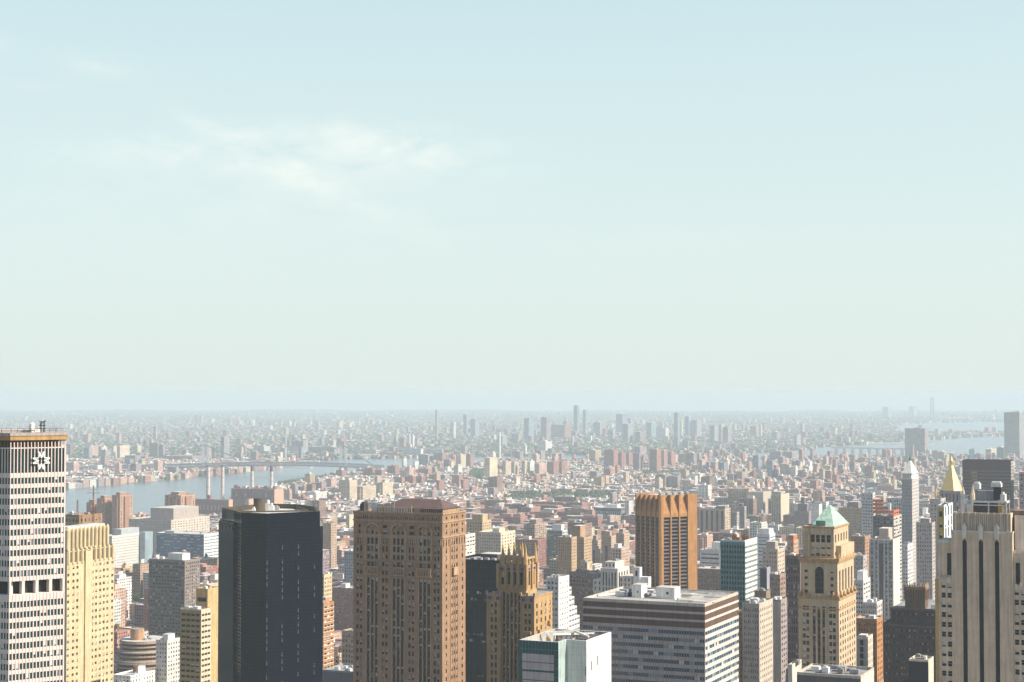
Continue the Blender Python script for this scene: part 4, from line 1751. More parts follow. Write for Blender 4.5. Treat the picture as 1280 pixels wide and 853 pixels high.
# ---------------------------------------------------------------- grey-beige setback tower with three dark slots, right edge
def slotted_tower():
    P = plot(1189, 1265.5, 1274, 666, 585)
    rt = root('slotted_setback_tower', P, 'grey-beige setback tower with three tall dark slots, at the right edge', short='the slotted tower at the right edge')
    HERO_RECTS.append((1168, 1290, 720, 853, 590, None))
    w, d, h = P['w'], 26.0, P['h']
    Z = lambda py: zpix(P, py)
    U = lambda px: ufront(P, px)
    zb = seen_bottom(P)
    st = mat('grey_beige_brick', (.65, .50, .375), .88, .10, .25, .15)
    lt = mat('pale_terracotta', (.70, .63, .55), .85, .1)
    yl = mat('yellow_brick', (.50, .33, .12), .88)
    gl = glass('navy_slot_glass', (.008, .008, .022), .15, .3)
    mb = MB()
    sl, wins = [], []
    cen = [U(1205.8), U(1226.2), U(1246.2)]
    sw = U(1229) - U(1223.4)
    facade(mb, (0, 0), (1, 0), w, 0, h, centred(cen, sw), [(zb - 6, Z(679.5))], 1.1, 0, None, sl)
    facade(mb, (w, 0), (0, 1), d, 0, h, even(5, d, .3, 1), [], .3, 0, None, wins)
    mb.quad((w, d, 0), (0, d, 0), (0, d, h), (w, d, h))
    mb.quad((0, d, 0), (0, 0, 0), (0, 0, h), (0, d, h))
    mb.quad((0, 0, h), (w, 0, h), (w, d, h), (0, d, h), 1)
    mb.build('wall', [st, ROOF_L], rt)
    windows(rt, sl, [gl] * 4, (1, 0, 0, 0), False, 'slot_window')
    for c in cen:
        mb = MB()
        # pointed head of the slot and the pale chevron above
        mb.poly([(c - sw / 2 - .02, -.02, Z(679.5)), (c + sw / 2 + .02, -.02, Z(679.5)), (c, -.02, Z(675.5))])
        mb.build('slot_head', gl, rt)
        mb = MB()
        pts = [(c - .75, Z(675)), (c + .75, Z(675)), (c + .75, Z(664)), (c + 1.0, Z(661)), (c, Z(655.5)), (c - 1.0, Z(661)), (c - .75, Z(664))]
        mb.poly([(x, -.5, z) for x, z in pts])
        mb.poly([(x, -.04, z) for x, z in reversed(pts)])
        for i in range(len(pts)):
            p, q = pts[i], pts[(i + 1) % len(pts)]
            mb.quad((p[0], -.04, p[1]), (q[0], -.04, q[1]), (q[0], -.5, q[1]), (p[0], -.5, p[1]))
        mb.build('chevron', lt, rt)
    # ribbed parapet crown
    z2 = Z(642.5)
    c0, c1 = U(1191), w - .6
    mb = MB()
    mb.box(c0, c1, .5, 1.2, h, z2)
    mb.box(c1 - .7, c1, 1.2, d - 1, h, z2)
    mb.box(c0, c0 + .7, 1.2, d - 1, h, z2)
    mb.box(c0, c1, d - 1, d - .3, h, z2)
    o = mb.build('crown_parapet', st, rt)
    for i in range(9):
        m2 = MB()
        u = c0 + (c1 - c0) * (i + .5) / 9
        m2.box(u - .16, u + .16, .25, .49, h + .3, z2 + .25)
        m2.build('crown_rib', lt, o)
    m2 = MB()
    for i in range(28):
        u = c0 + (c1 - c0) * (i + .5) / 28
        m2.box(u - .06, u + .06, .38, .49, h + .3, z2 - .4)
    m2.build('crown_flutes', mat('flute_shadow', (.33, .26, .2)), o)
    m2 = MB()
    m2.box(-.15, w + .15, -.15, .3, h - .35, h + .25)
    m2.box(w + .01, w + .15, .3, d, h - .35, h + .25)
    m2.build('coping', lt, rt)
    # lit upper block on the right
    m2 = MB()
    m2.box(w + .2, w + 8, 4, d, 0, Z(646), 0, 1)
    o = m2.build('side_block', [lt, ROOF_L], rt)
    m2 = MB()
    m2.box(w - 1, w + 6, 6, 14, Z(646) + .01, Z(640))
    m2.build('side_roof', mat('brown_roof', (.22, .14, .10)), o)
    # shoulders
    def shoulder(x0, x1, y0, ztop_, win_px, wz, nm):
        m2, w2 = MB(), []
        if win_px:
            facade(m2, (x0, y0), (1, 0), x1 - x0, 0, ztop_, centred([U(win_px) - x0], 1.5), [wz], .8, 0, None, w2)
        m2.quad((x1, y0, 0), (x1, y0 + 16, 0), (x1, y0 + 16, ztop_), (x1, y0, ztop_))
        m2.quad((x0, y0 + 16, 0), (x0, y0, 0), (x0, y0, ztop_), (x0, y0 + 16, ztop_))
        m2.quad((x1, y0 + 16, 0), (x0, y0 + 16, 0), (x0, y0 + 16, ztop_), (x1, y0 + 16, ztop_))
        m2.quad((x0, y0, ztop_), (x1, y0, ztop_), (x1, y0 + 16, ztop_), (x0, y0 + 16, ztop_), 1)
        oo = m2.build('shoulder', [st, ROOF_L], rt)
        windows(oo, w2, [gl] * 4, (1, 0, 0, 0), False, 'tall_window')
        m2 = MB()
        m2.box(x0 - .2, x1 + .2, y0 - .25, y0 - .01, ztop_ - .6, ztop_ + .4)
        m2.build('coping', lt, oo)
        return oo
    shoulder(U(1170.5), -.02, 1.5, Z(680), 1185.5, (Z(723), Z(695)), 'l')
    shoulder(w + .02, w + 6.0, 1.2, Z(690), 1271.5, (Z(731), Z(704)), 'r')
    # lower wings with paired windows
    step = 12.3 / FOC * 585
    for (xa, xb, y0, zt, cpx, lip) in ((U(1168.3), -.04, .6, Z(727), (1178.8, 1186.3), True), (w + .04, w + 10, .4, Z(732), (1270.3, 1278.2), False)):
        m2, w2 = MB(), []
        rows = floors(zb, zt - .6, step, .52, .2)
        facade(m2, (xa, y0), (1, 0), xb - xa, 0, zt, centred([U(q) - xa for q in cpx], 1.4), rows, .4, 0, None, w2)
        m2.quad((xb, y0, 0), (xb, y0 + 20, 0), (xb, y0 + 20, zt), (xb, y0, zt))
        m2.quad((xa, y0 + 20, 0), (xa, y0, 0), (xa, y0, zt), (xa, y0 + 20, zt))
        m2.quad((xb, y0 + 20, 0), (xa, y0 + 20, 0), (xa, y0 + 20, zt), (xb, y0 + 20, zt))
        m2.quad((xa, y0, zt), (xb, y0, zt), (xb, y0 + 20, zt), (xa, y0 + 20, zt), 1)
        if lip:
            m2.box(xa - .02, U(1172.5), y0 - .12, y0 - .01, zb - 5, zt - .3, 2)
        oo = m2.build('wing', [st, ROOF_L, yl], rt)
        windows(oo, w2, [GL_DARK, GL_PALE, FRAME_L, BLIND], (4, 4, 1, 0), limit=40)
        m2 = MB()
        k = 6
        for i in range(k):
            u = xa + (xb - xa) * (i + .5) / k
            m2.box(u - .3, u + .3, y0 - .2, y0 + .4, zt, zt + (.9 if i % 2 else .5))
        m2.build('crest', lt, oo)
    # roof-top plant
    zr = h + 1
    m2 = MB()
    x0, x1 = U(1211), U(1255)
    zt = Z(629)
    for x in (x0, (x0 + x1) / 2, x1):
        for y in (6, 13):
            m2.box(x - .2, x + .2, y - .2, y + .2, h, zt)
    m2.box(x0 - .3, x1 + .3, 5.8, 6.2, zt - .5, zt + .1)
    m2.box(x0 - .3, x1 + .3, 5.8, 6.2, Z(634.5), Z(633.3))
    m2.box(x0 - .3, x1 + .3, 12.8, 13.2, zt - .5, zt + .1)
    m2.box(x1 - .2, x1 + .3, 6.2, 12.8, zt - .5, zt + .1)
    m2.build('plant_frame', WHITE_P, rt)
    m2 = MB()
    m2.box(x0 + .5, x1 - 1.5, 7, 12, h, Z(632))
    m2.build('plant_room', mat('dark_plant', (.10, .085, .08)), rt)
    m2 = MB()
    m2.box(U(1216), U(1243), 8, 12.5, zt + .15, Z(616))
    m2.build('tank_room', mat('mauve_grey_panel', (.30, .29, .31), .7), rt)
    for (pa, pb, ya, yb) in ((1213, 1221, 607, 614), (1235, 1248, 606, 611)):
        m2 = MB()
        m2.box(U(pa), U(pb), 7.5, 10.5, Z(yb), Z(ya))
        m2.box(U(pa) + .3, U(pb) - .3, 7.9, 10.1, Z(ya), Z(ya) + .5)
        m2.build('cooling_tower', WHITE_P, rt)
    for px in (1240.5, 1245):
        m2 = MB()
        m2.box(U(px) - .5, U(px) + .9, 7.2, 7.6, Z(627), Z(611))
        m2.build('vent_stack', DARK_M, rt)
    m2 = MB()
    m2.box(U(1247), U(1253), 7, 11, zt + .15, Z(620))
    m2.box(U(1248), U(1251), 8, 10, Z(620), Z(617.5))
    m2.build('penthouse', WHITE_P, rt)
    m2 = MB()
    m2.box(U(1244.5), U(1250.5), 6.3, 6.8, h + .5, Z(631.5))
    m2.build('yellow_door', mat('yellow_paint', (.55, .38, .10)), rt)
    for (px, ya) in ((1201, 621), (1206, 628)):
        m2 = MB()
        m2.box(U(px) - 1.1, U(px) + 1.1, 7, 9.5, h, Z(ya + 5))
        m2.box(U(px) - .7, U(px) + .4, 7.4, 9, Z(ya + 5), Z(ya))
        m2.bar((U(px) + .4, 8, Z(ya + 3)), (U(px) + 1.6, 8, Z(ya + 1)), .5)
        m2.build('vent_hood', WHITE_P, rt)
    m2 = MB()
    m2.bar((U(1258), 8, h), (U(1258), 8, Z(621)), .15)
    m2.bar((U(1196), 8, h), (U(1196), 8, Z(634)), .15)
    m2.build('aerial', METAL_G, rt)


slotted_tower()

# =====================================================================================
# Towers of the middle distance, built with one routine but each with its own plan, bays and roof
# =====================================================================================
def wallmat(c, v=.1):
    return mat('masonry_%d_%d_%d' % tuple(int(q * 100) for q in c), c, .88, v, .25, .2)


def tower(name, label, short, box, col, nf=6, ns=4, step=3.4, fw=.45, fh=.5, sw=None, sh=None, scol=None, roof=None, ang=GRID, d=None,
          wm=None, wts=(6, 2, 1, 1), rec=.3, bulk=(), tank=(), units=3, cat='tower block', piers=0, bands=0, sides=True, rail=False, parapet=.9, crownm=None, lim=100, pierm=None, two=False):
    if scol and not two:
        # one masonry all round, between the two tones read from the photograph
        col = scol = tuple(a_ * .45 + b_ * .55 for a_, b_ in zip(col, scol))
    P = plot(*box, ang=ang, d=d)
    rt = root(name, P, label, cat, short)
    w, dd, h = P['w'], P['d'], P['h']
    zb = max(4.0, CAM_Z + ks(640, 853)[1] * P['depth'] - 8)
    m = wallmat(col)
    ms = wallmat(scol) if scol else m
    rf = roof or ROOF_G
    rows = floors(zb, h - .8, step, fh, .25)
    mb, wins = MB(), []
    facade(mb, (0, 0), (1, 0), w, 0, h, even(nf, w, fw, min(.8, w * .05)) if nf else [], rows, rec, 0, None, wins)
    rs = floors(zb, h - .8, step, sh or fh, .25)
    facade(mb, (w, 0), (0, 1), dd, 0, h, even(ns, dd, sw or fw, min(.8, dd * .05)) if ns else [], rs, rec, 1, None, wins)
    mb.quad((w, dd, 0), (0, dd, 0), (0, dd, h), (w, dd, h))
    mb.quad((0, dd, 0), (0, 0, 0), (0, 0, h), (0, dd, h))
    mb.quad((0, 0, h), (w, 0, h), (w, dd, h), (0, dd, h), 2)
    mb.build('wall', [m, ms, rf], rt)
    windows(rt, wins, wm or WM, wts, rail, limit=lim)
    if parapet:
        q = MB()
        q.parapet(0, w, 0, dd, h, h + parapet, .35)
        q.build('parapet', crownm or ms, rt)
    if piers:
        for i in range(piers + 1):
            q = MB()
            u = w * i / piers
            q.box(u - .35, u + .35, -.45, -.01, zb, h)
            q.build('pier', pierm or m, rt)
    if bands:
        z = h - step
        while z > zb:
            q = MB()
            q.box(-.2, w + .25, -.25, -.01, z - .12, z + .35)
            q.box(w + .01, w + .25, -.01, dd, z - .12, z + .35)
            q.build('floor_band', pierm or ms, rt)
            z -= step * bands
    for (a, b, c, e, hh, bc) in bulk:
        bulkhead(rt, w * a, w * b, dd * c, dd * e, h, h + hh, wallmat(bc) if isinstance(bc, tuple) else bc)
    for (a, b) in tank:
        water_tank(rt, w * a, dd * b, h, min(2.4, w * .12))
    r = random.Random(int(box[0] * 7 + box[3]))
    clutter(rt, .8, w - 2, 1, dd - 2, h, units, r, 2.4)
    return rt, P


# --- left of the picture
tower('brown_roofed_block', 'low brown and cream block top showing between the gridded slab and the golden crown', None, (76, 99, 128, 646, 1060), (.45, .36, .22), 5, 6, 3.4, two=True, scol=(.30, .19, .12), units=4, sw=.3)
rt, P = tower('hospital_slab', 'white hospital slab with a wide side full of small windows, behind the golden tower', 'the white hospital slab', (128, 140, 181, 671, 2260), (.55, .54, .52), 4, 15, 3.6, .5, .4, sw=.55, sh=.32, scol=(.66, .65, .60), wm=[glass('grey_glass', (.10, .12, .14)), GL_PALE, FRAME_L, BLIND], wts=(5, 3, 0, 3), units=3, roof=ROOF_L)
q = MB(); q.box(P['w'] + .02, P['w'] + 9, P['d'] - 12, P['d'] + 6, 0, P['h'] + 1.5); o = q.build('glass_wing', glass('pale_blue_glass', (.30, .38, .42), .2), rt)
q = MB(); q.box(2, P['w'] * .9, P['d'] * .3, P['d'] * .85, P['h'] + .01, P['h'] + 8, 0, 1); q.build('plant_storey', [wallmat((.40, .43, .46)), ROOF_L], rt)
rt, P = tower('dark_apartment_tower', 'dark grey-brown apartment tower with a white penthouse and timber tank on its roof', 'the dark apartment tower', (186, 231, 250, 702, 1450), (.105, .085, .085), 12, 7, 2.95, .68, .52, scol=(.36, .30, .26), sw=.5, bulk=((.45, .85, .2, .7, 5.5, WHITE_P),), tank=((.6, .9),), bands=1, pierm=mat('balcony_slab_grey', (.22, .19, .18)), wts=(7, 1, 1, 2))
rt, P = tower('tan_banded_tower', 'tan office tower with dark ribbon windows and a banded side, before the black tower', 'the tan banded tower', (225, 251.5, 264, 764, 1000), (.40, .29, .14), 4, 3, 3.25, .82, .45, two=True, scol=(.60, .52, .38), sw=.84, sh=.4, wm=[glass('brown_glass', (.04, .035, .025)), GL_PALE, FRAME_D, BLIND], wts=(7, 1, 0, 0), units=7)
tower('tan_core_tower', 'plain golden-tan tower with one dark slot under its roof, behind the tan banded tower', None, (245, 259.5, 274, 738, 1035), (.48, .34, .16), 0, 0, 3.3, scol=(.58, .43, .22), units=3)
q = MB(); P = plot(245, 259.5, 274, 738, 1035)
q.box(1.2, P['w'] - 1.0, -.08, -.01, P['h'] - 7.0, P['h'] - 4.6)
q.build('dark_slot', GL_DARK, COL.objects['tan_core_tower'])


def curved_block():
    P = plot(147, 180, 226, 803, 1330)
    rt = root('curved_apartment_block', P, 'curved tan apartment block with ring balconies and a roof drum, at the bottom edge', 'apartment block', 'the curved apartment block')
    m = wallmat((.40, .29, .21))
    h = P['h']
    cx, cy = at(180, 803, 1350)[:2]
    a = R(GRID)
    lx = (cx - P['o'][0]) * math.cos(a) - (cy - P['o'][1]) * math.sin(a)
    ly = (cx - P['o'][0]) * math.sin(a) + (cy - P['o'][1]) * math.cos(a)
    r = 23
    levels = [(0, h - 15, r), (h - 14.9, h - 8, r - 2.5), (h - 7.9, h, r - 5)]
    wm_ = glass('brown_glass', (.04, .035, .025))
    for z0, z1, rr in levels:
        q = MB()
        q.cyl(lx, ly, z0, z1, rr, n=40, m=0, top=1)
        q.build('drum_wall', [m, ROOF_L], rt)
        z = max(z0, 35) + 1
        while z < z1 - 2:
            q = MB()
            n = 40
            for i in range(n):
                t0, t1 = 2 * math.pi * i / n, 2 * math.pi * (i + 1) / n
                R_ = rr + .06
                q.quad((lx + R_ * math.cos(t0), ly + R_ * math.sin(t0), z), (lx + R_ * math.cos(t1), ly + R_ * math.sin(t1), z), (lx + R_ * math.cos(t1), ly + R_ * math.sin(t1), z + 1.5), (lx + R_ * math.cos(t0), ly + R_ * math.sin(t0), z + 1.5))
            q.build('ribbon_window', wm_, rt)
            q = MB()
            q.cyl(lx, ly, z + 1.9, z + 2.5, rr + .9, n=40)
            q.build('ring_balcony', wallmat((.44, .33, .25)), rt)
            z += 3.1
    q = MB()
    dx, dy = lx - 2, ly - 6
    q.cyl(dx, dy, h, h + 8.5, 5.2, n=24, top=1)
    q.build('roof_drum', [wallmat((.44, .27, .16)), ROOF_G], rt)
    q = MB()
    q.box(lx + r - 6, lx + r + 10, ly - 3, ly + 12, 0, h - 12, 0, 1)
    q.build('square_wing', [wallmat((.46, .34, .24)), ROOF_L], rt)
    q = MB()
    q.box(lx + r + 2, lx + r + 9, ly + 6, ly + 14, h - 11.9, h - 5, 0, 1)
    q.build('penthouse', [WHITE_P, ROOF_L], rt)
    clutter(rt, lx - 10, lx + 12, ly - 8, ly + 10, h, 5, random.Random(8), 2.2)


curved_block()
tower('white_annexe', 'small white terraced block between the curved block and the tan banded tower', None, (195, 209, 226, 802, 1290), (.55, .53, .50), 4, 5, 3.2, scol=(.72, .70, .64), units=4, bulk=((.2, .7, .3, .8, 4, WHITE_P),))
tower('pink_brick_block', 'small pink-tan brick block above the curved apartment block', None, (162, 177, 186, 757, 1950), (.36, .22, .17), 4, 3, 3.4, .3, .35, scol=(.60, .47, .35), units=2)
tower('glass_laboratory', 'blue glass laboratory block with a white banded end, behind the dark apartment tower', 'the blue glass laboratory', (196, 255, 274, 669, 2300), (.10, .16, .26), 14, 5, 4.2, .9, .62, two=True, scol=(.66, .68, .66), sw=.9, sh=.3, wm=[glass('blue_lab_glass', (.06, .12, .22), .12), glass('blue_lab_glass_pale', (.16, .24, .34), .15), FRAME_L, BLIND], wts=(5, 3, 0, 0), units=4, bulk=((.1, .3, .2, .8, 3, METAL_G),), roof=ROOF_L)
rt, P = tower('hospital_block', 'long pale stone hospital block with a stepped upper storey, by the river', 'the pale hospital block', (161, 214, 262, 651, 2500), (.42, .37, .34), 16, 14, 3.6, .35, .4, scol=(.62, .56, .46), units=3, roof=ROOF_L)
q = MB(); q.box(P['w'] * .42, P['w'] * .96, P['d'] * .1, P['d'] * .75, P['h'] + .01, P['h'] + 17, 0, 1); q.build('upper_block', [wallmat((.42, .36, .33)), ROOF_L], rt)
# terracotta riverside towers
for i, (b, lab) in enumerate((((108, 117, 124, 629, 2850), 'shortest of the brick riverside towers with notched corners'), ((121, 131, 143, 624, 2820), 'middle riverside tower of warm notched brick, left of its tallest neighbour'), ((140, 150, 166, 620, 2800), 'tallest of the warm brick riverside towers with notched corners'), ((206, 226, 244, 620, 2750), 'brick riverside tower with a stepped top behind the pale hospital block'))):
    rt, P = tower('riverside_tower', lab, None, b, (.30, .165, .12), 4, 5, 2.9, .5, .45, scol=(.56, .36, .24), units=1, bulk=((.2, .7, .2, .7, 5, (.36, .21, .15)),), cat='tower block', lim=60)
    rt['group'] = 'brick towers beside the river'
    q = MB(); q.box(P['w'] * .5, P['w'] * .75, -2.2, -.02, 0, P['h'] - 3); q.box(P['w'] + .02, P['w'] + 2.4, P['d'] * .3, P['d'] * .6, 0, P['h'] - 2); q.build('projecting_bay', wallmat((.34, .19, .135)), rt)

# --- gap between the black tower and the brown hip-roofed tower
tower('cream_slab', 'narrow cream slab at the black tower\'s edge, above the orange balcony block', None, (399, 405, 415, 720, 1350), (.42, .32, .20), 2, 4, 3.2, scol=(.66, .55, .36), units=2)
tower('orange_balcony_block', 'orange brick apartment block with white balconies, at the black tower\'s right edge', 'the orange balcony block', (396, 404.5, 417.5, 756, 1120), (.36, .17, .08), 2, 3, 3.0, .5, .5, scol=(.50, .28, .14), sw=.7, bands=1, pierm=wallmat((.66, .58, .46)), units=2, bulk=((.2, .8, .3, .7, 4, (.45, .26, .13)),), tank=())
tower('tan_loft_block', 'tan loft building with square windows beside the brown hip-roofed tower', None, (427, 446, 458, 791, 1180), (.34, .25, .19), 5, 4, 3.5, .5, .55, scol=(.5, .4, .3), units=3)
tower('grey_roofed_block', 'flat grey-roofed block at the bottom between the black and brown towers', None, (402, 444, 470, 842, 1000), (.16, .17, .20), 0, 0, 3.5, two=True, scol=(.3, .3, .3), units=7, roof=METAL_G)
tower('maroon_block', 'low maroon brick block with white window dots, left of the brown hip-roofed tower', None, (413, 444, 462, 737, 1700), (.19, .10, .09), 9, 6, 3.4, .45, .45, scol=(.34, .2, .16), wts=(3, 1, 1, 4), units=3, bulk=((.3, .5, .2, .5, 4, WHITE_P),))
tower('tan_gap_tower', 'tall mauve and cream brick slab behind the orange balcony block', None, (401, 414, 421, 655, 2250), (.26, .19, .19), 5, 3, 3.2, .35, .45, scol=(.58, .44, .28), units=1)
tower('pale_ribbed_tower', 'pale blue-white ribbed tower showing left of the brown hip-roofed tower', None, (430, 443, 450, 690, 2000), (.40, .42, .46), 5, 3, 3.4, .55, .55, two=True, scol=(.6, .6, .58), units=1)

# --- right of the brown hip-roofed tower
tower('white_balcony_tower', 'small white apartment tower with balcony bands, right of the brown hip-roofed tower', None, (572, 580, 594, 670, 1400), (.50, .48, .46), 2, 4, 3.1, .6, .5, scol=(.74, .70, .62), sw=.75, bands=1, pierm=WHITE_P, units=2, lim=60)
tower('tan_brick_tower', 'tan brick apartment tower with a penthouse above the plain dark slab', 'the tan brick tower', (583, 603, 614, 652, 1850), (.34, .25, .20), 6, 4, 3.0, .42, .45, scol=(.66, .51, .29), units=1, bulk=((.3, .95, .1, .7, 7, (.5, .38, .22)),), lim=60)
tower('cream_apartment_slab', 'wide cream apartment slab just above the gold pinnacles', None, (598, 626, 644, 667, 1700), (.48, .42, .37), 9, 5, 3.1, .4, .4, scol=(.72, .62, .44), units=4, bulk=((.5, .8, .2, .6, 4, (.6, .5, .36)),), roof=ROOF_L, lim=60)
rt, P = tower('white_setback_block', 'white office block stepping down to the right, behind the white cube', 'the white setback block', (683, 698, 711.5, 724, 1080), (.54, .52, .52), 3, 4, 3.3, .55, .42, scol=(.76, .74, .70), sw=.3, sh=.3, units=3, roof=ROOF_L)
for i in range(4):
    q, w2 = MB(), []
    hh = P['h'] - 7 - i * 6.5
    y0, y1 = P['d'] + i * 4.6, P['d'] + (i + 1) * 4.6
    q.box(1, P['w'] - .3, y0 + .01, y1, 0, hh, 0, 1)
    o = q.build('setback', [wallmat((.70, .68, .65)), ROOF_L], rt)
    q = MB()
    z = hh - 2.4
    while z > 70:
        q.box(P['w'] - .29, P['w'] - .25, y0 + .5, y1 - .4, z, z + 1.2)
        z -= 3.3
    q.build('ribbon_window', GL_PALE, o)
tower('dotted_brick_tower', 'tall narrow brown brick tower with pale window dots, left one of the central pair', 'the brown dotted brick pair', (697, 714.5, 721, 673, 1600), (.235, .155, .115), 6, 3, 2.9, .38, .42, scol=(.60, .44, .27), wts=(4, 1, 1, 5), units=2, roof=ROOF_G)
tower('dotted_brick_tower', 'tall brown brick tower with pale window dots, right one of the central pair', None, (720, 730, 739.5, 673, 1640), (.235, .155, .115), 4, 5, 2.9, .38, .42, scol=(.62, .47, .29), wts=(4, 1, 1, 5), units=1, bulk=((-.5, .35, .2, .9, 11, (.42, .28, .18)),))
tower('penthouse_block', 'small tan block with a blue-white front, at the foot of the central brick pair', None, (725, 734, 740.5, 704, 1500), (.40, .28, .20), 2, 2, 5, .4, .7, scol=(.66, .5, .32), wm=[glass('blue_lab_glass_pale', (.16, .24, .34)), WHITE_P, FRAME_L, BLIND], wts=(1, 2, 0, 1), units=2)
tower('speckled_brick_block', 'broad maroon brick block speckled with white windows, behind the wide banded block', None, (711, 747.5, 760, 719, 1320), (.20, .125, .115), 9, 4, 3.0, .5, .5, scol=(.34, .24, .2), wts=(3, 1, 1, 4), units=8, roof=METAL_G)
tower('balcony_tower', 'apartment tower with dark striped balconies above the gold-pinnacled tower', None, (655, 668.5, 683, 656, 2300), (.22, .16, .17), 5, 6, 3.0, .7, .5, scol=(.52, .40, .29), sw=.6, bands=1, units=1, bulk=((.3, .9, .2, .7, 6, (.36, .25, .19)),), lim=60)
tower('grey_green_glass_block', 'grey-green glass block with a pale edge above the central brick pair', None, (684, 703, 709.5, 664, 2250), (.20, .26, .27), 7, 3, 3.6, .8, .55, two=True, scol=(.56, .60, .55), wm=[glass('grey_glass', (.10, .12, .14)), GL_PALE, FRAME_L, BLIND], units=2, bulk=((.3, .9, .1, .6, 8, WHITE_P),), lim=60)
tower('dark_top_block', 'brown block with a dark flat top, directly behind the central brick pair', None, (709.5, 731, 740, 655, 2100), (.22, .135, .11), 5, 4, 3.2, .3, .4, scol=(.36, .26, .22), units=2, crownm=mat('dark_coping', (.08, .05, .045)), lim=60)


def columned_block():
    P = plot(751, 772, 786, 711, 1280)
    rt = root('columned_block', P, 'white stepped block with tall column bays and a rooftop belfry, before the orange tower', 'office block', 'the white columned block')
    w, d, h = P['w'], P['d'], P['h']
    m = wallmat((.62, .59, .53))
    mb, wins = MB(), []
    facade(mb, (0, 0), (1, 0), w, 0, h, even(5, w, .5, .8), [(60, h - 14), (h - 13, h - 3)], .8, 0, None, wins)
    facade(mb, (w, 0), (0, 1), d, 0, h, even(4, d, .5, .8), [(60, h - 14), (h - 13, h - 3)], .8, 0, None, wins)
    mb.quad((w, d, 0), (0, d, 0), (0, d, h), (w, d, h))
    mb.quad((0, d, 0), (0, 0, 0), (0, 0, h), (0, d, h))
    mb.quad((0, 0, h), (w, 0, h), (w, d, h), (0, d, h), 1)
    mb.build('wall', [m, ROOF_L], rt)
    windows(rt, wins, [GL_DARK, GL_PALE, FRAME_D, BLIND], (5, 2, 0, 0), False)
    for (x0, x1, y0, y1, z1) in ((2, w - 3, 3, d - 3, 4.5), (w + .02, w + 9, 4, d, -6), (-7, -.02, 2, d - 2, -9), (w + 9.02, w + 17, 2, d + 2, -12)):
        q = MB()
        zz = h + z1
        q.box(x0, x1, y0, y1, h + .01 if z1 > 0 else 0, zz, 0, 1)
        o = q.build('setback', [m, ROOF_L], rt)
        q = MB()
        k = max(2, int((x1 - x0) / 2.4))
        for i in range(k):
            u = x0 + (x1 - x0) * (i + .5) / k
            q.box(u - .45, u + .45, y0 - .06, y0 - .01, zz - 3.6, zz - 1.4)
            if z1 < 0:
                q.box(u - .45, u + .45, y0 - .06, y0 - .01, zz - 8, zz - 5.2)
        q.build('window_row', GL_DARK, o)
    q = MB()
    bx = w + 13
    q.box(bx - 2.6, bx + 2.6, 5, 10, h - 11.9, h + 1, 0, 1)
    o = q.build('belfry', [WHITE_P, ROOF_L], rt)
    q = MB()
    q.box(bx - .8, bx + .8, 4.93, 4.99, h - 5.5, h - 1.5)
    q.build('belfry_opening', GL_DARK, o)
    q = MB()
    q.box(bx + 2.7, bx + 9, 6, 12, h - 11.9, h - 6, 0, 0)
    q.build('roof_box', WHITE_P, rt)
    clutter(rt, 3, w - 4, 4, d - 4, h + 4.5, 3, random.Random(3), 2)


columned_block()
# beige row of towers with dark slots
for i, (b, lab) in enumerate((((738, 747, 751, 676, 2200), 'first of the beige stepped apartment towers right of the central brick pair'), ((752, 764, 770, 671, 2150), 'beige stepped apartment tower with the widest front, behind the white columned block'), ((770, 780, 787, 668, 2180), 'tallest beige stepped apartment tower, just left of the orange finned tower'))):
    rt, P = tower('stepped_apartment_tower', lab, None, b, (.34, .26, .22), 5, 4, 3.0, .35, .42, scol=(.60, .46, .32), units=1, bulk=((.25, .75, .2, .7, 6, (.42, .32, .25)),), lim=40)
    rt['group'] = 'beige stepped apartment towers'
    q = MB(); q.box(P['w'] * .36, P['w'] * .64, -.1, -.01, 20, P['h'] - 12); q.build('dark_court', mat('deep_court', (.10, .085, .10)), rt)
rt, P = tower('white_grid_block', 'low wide block with a white grid front and dark top, left of the orange tower', 'the white grid block', (742, 776, 784, 640, 3350), (.52, .52, .54), 13, 5, 6.5, .62, .8, two=True, scol=(.26, .24, .28), wm=[glass('grey_glass', (.10, .12, .14)), GL_PALE, FRAME_L, BLIND], units=2, roof=ROOF_L, lim=60)
q = MB(); q.box(.5, P['w'] - .5, .5, P['d'] - .5, P['h'] + .92, P['h'] + 7, 0, 1); q.build('dark_storey', [wallmat((.13, .12, .15)), ROOF_L], rt)
q = MB(); q.box(P['w'] * .4, P['w'] * .8, P['d'] * .3, P['d'] * .8, P['h'] + 7.01, P['h'] + 13, 0, 1); q.build('penthouse', [WHITE_P, ROOF_L], rt)

# --- right of the orange finned tower
rt, P = tower('ribbed_brown_tower', 'brown-mauve tower with five broad vertical ribs, right of the orange finned tower', 'the ribbed mauve tower', (874, 906, 913, 637, 2500), (.27, .205, .20), 0, 3, 3.4, scol=(.66, .52, .36), units=2, bulk=((.6, .95, .3, .8, 4, (.3, .22, .2)),))
for i in range(5):
    q = MB(); u = P['w'] * (i + .5) / 5; q.box(u - P['w'] * .045, u + P['w'] * .045, -.15, -.01, 10, P['h'] - 2.5); q.build('dark_bay', mat('deep_court', (.10, .085, .10)), rt)
tower('grey_slab', 'slim grey slab beside the ribbed mauve tower', None, (910, 921, 924, 641, 2550), (.24, .22, .25), 4, 2, 3.2, .5, .5, scol=(.56, .50, .44), units=1, lim=40)
tower('dark_notched_tower', 'slim dark tower with a notched top above the teal tower', None, (921, 930.5, 933, 634, 2600), (.16, .15, .18), 4, 2, 3.2, .4, .5, scol=(.5, .45, .42), units=1, bulk=((.2, .7, .2, .7, 5, (.18, .16, .19)),), lim=40)
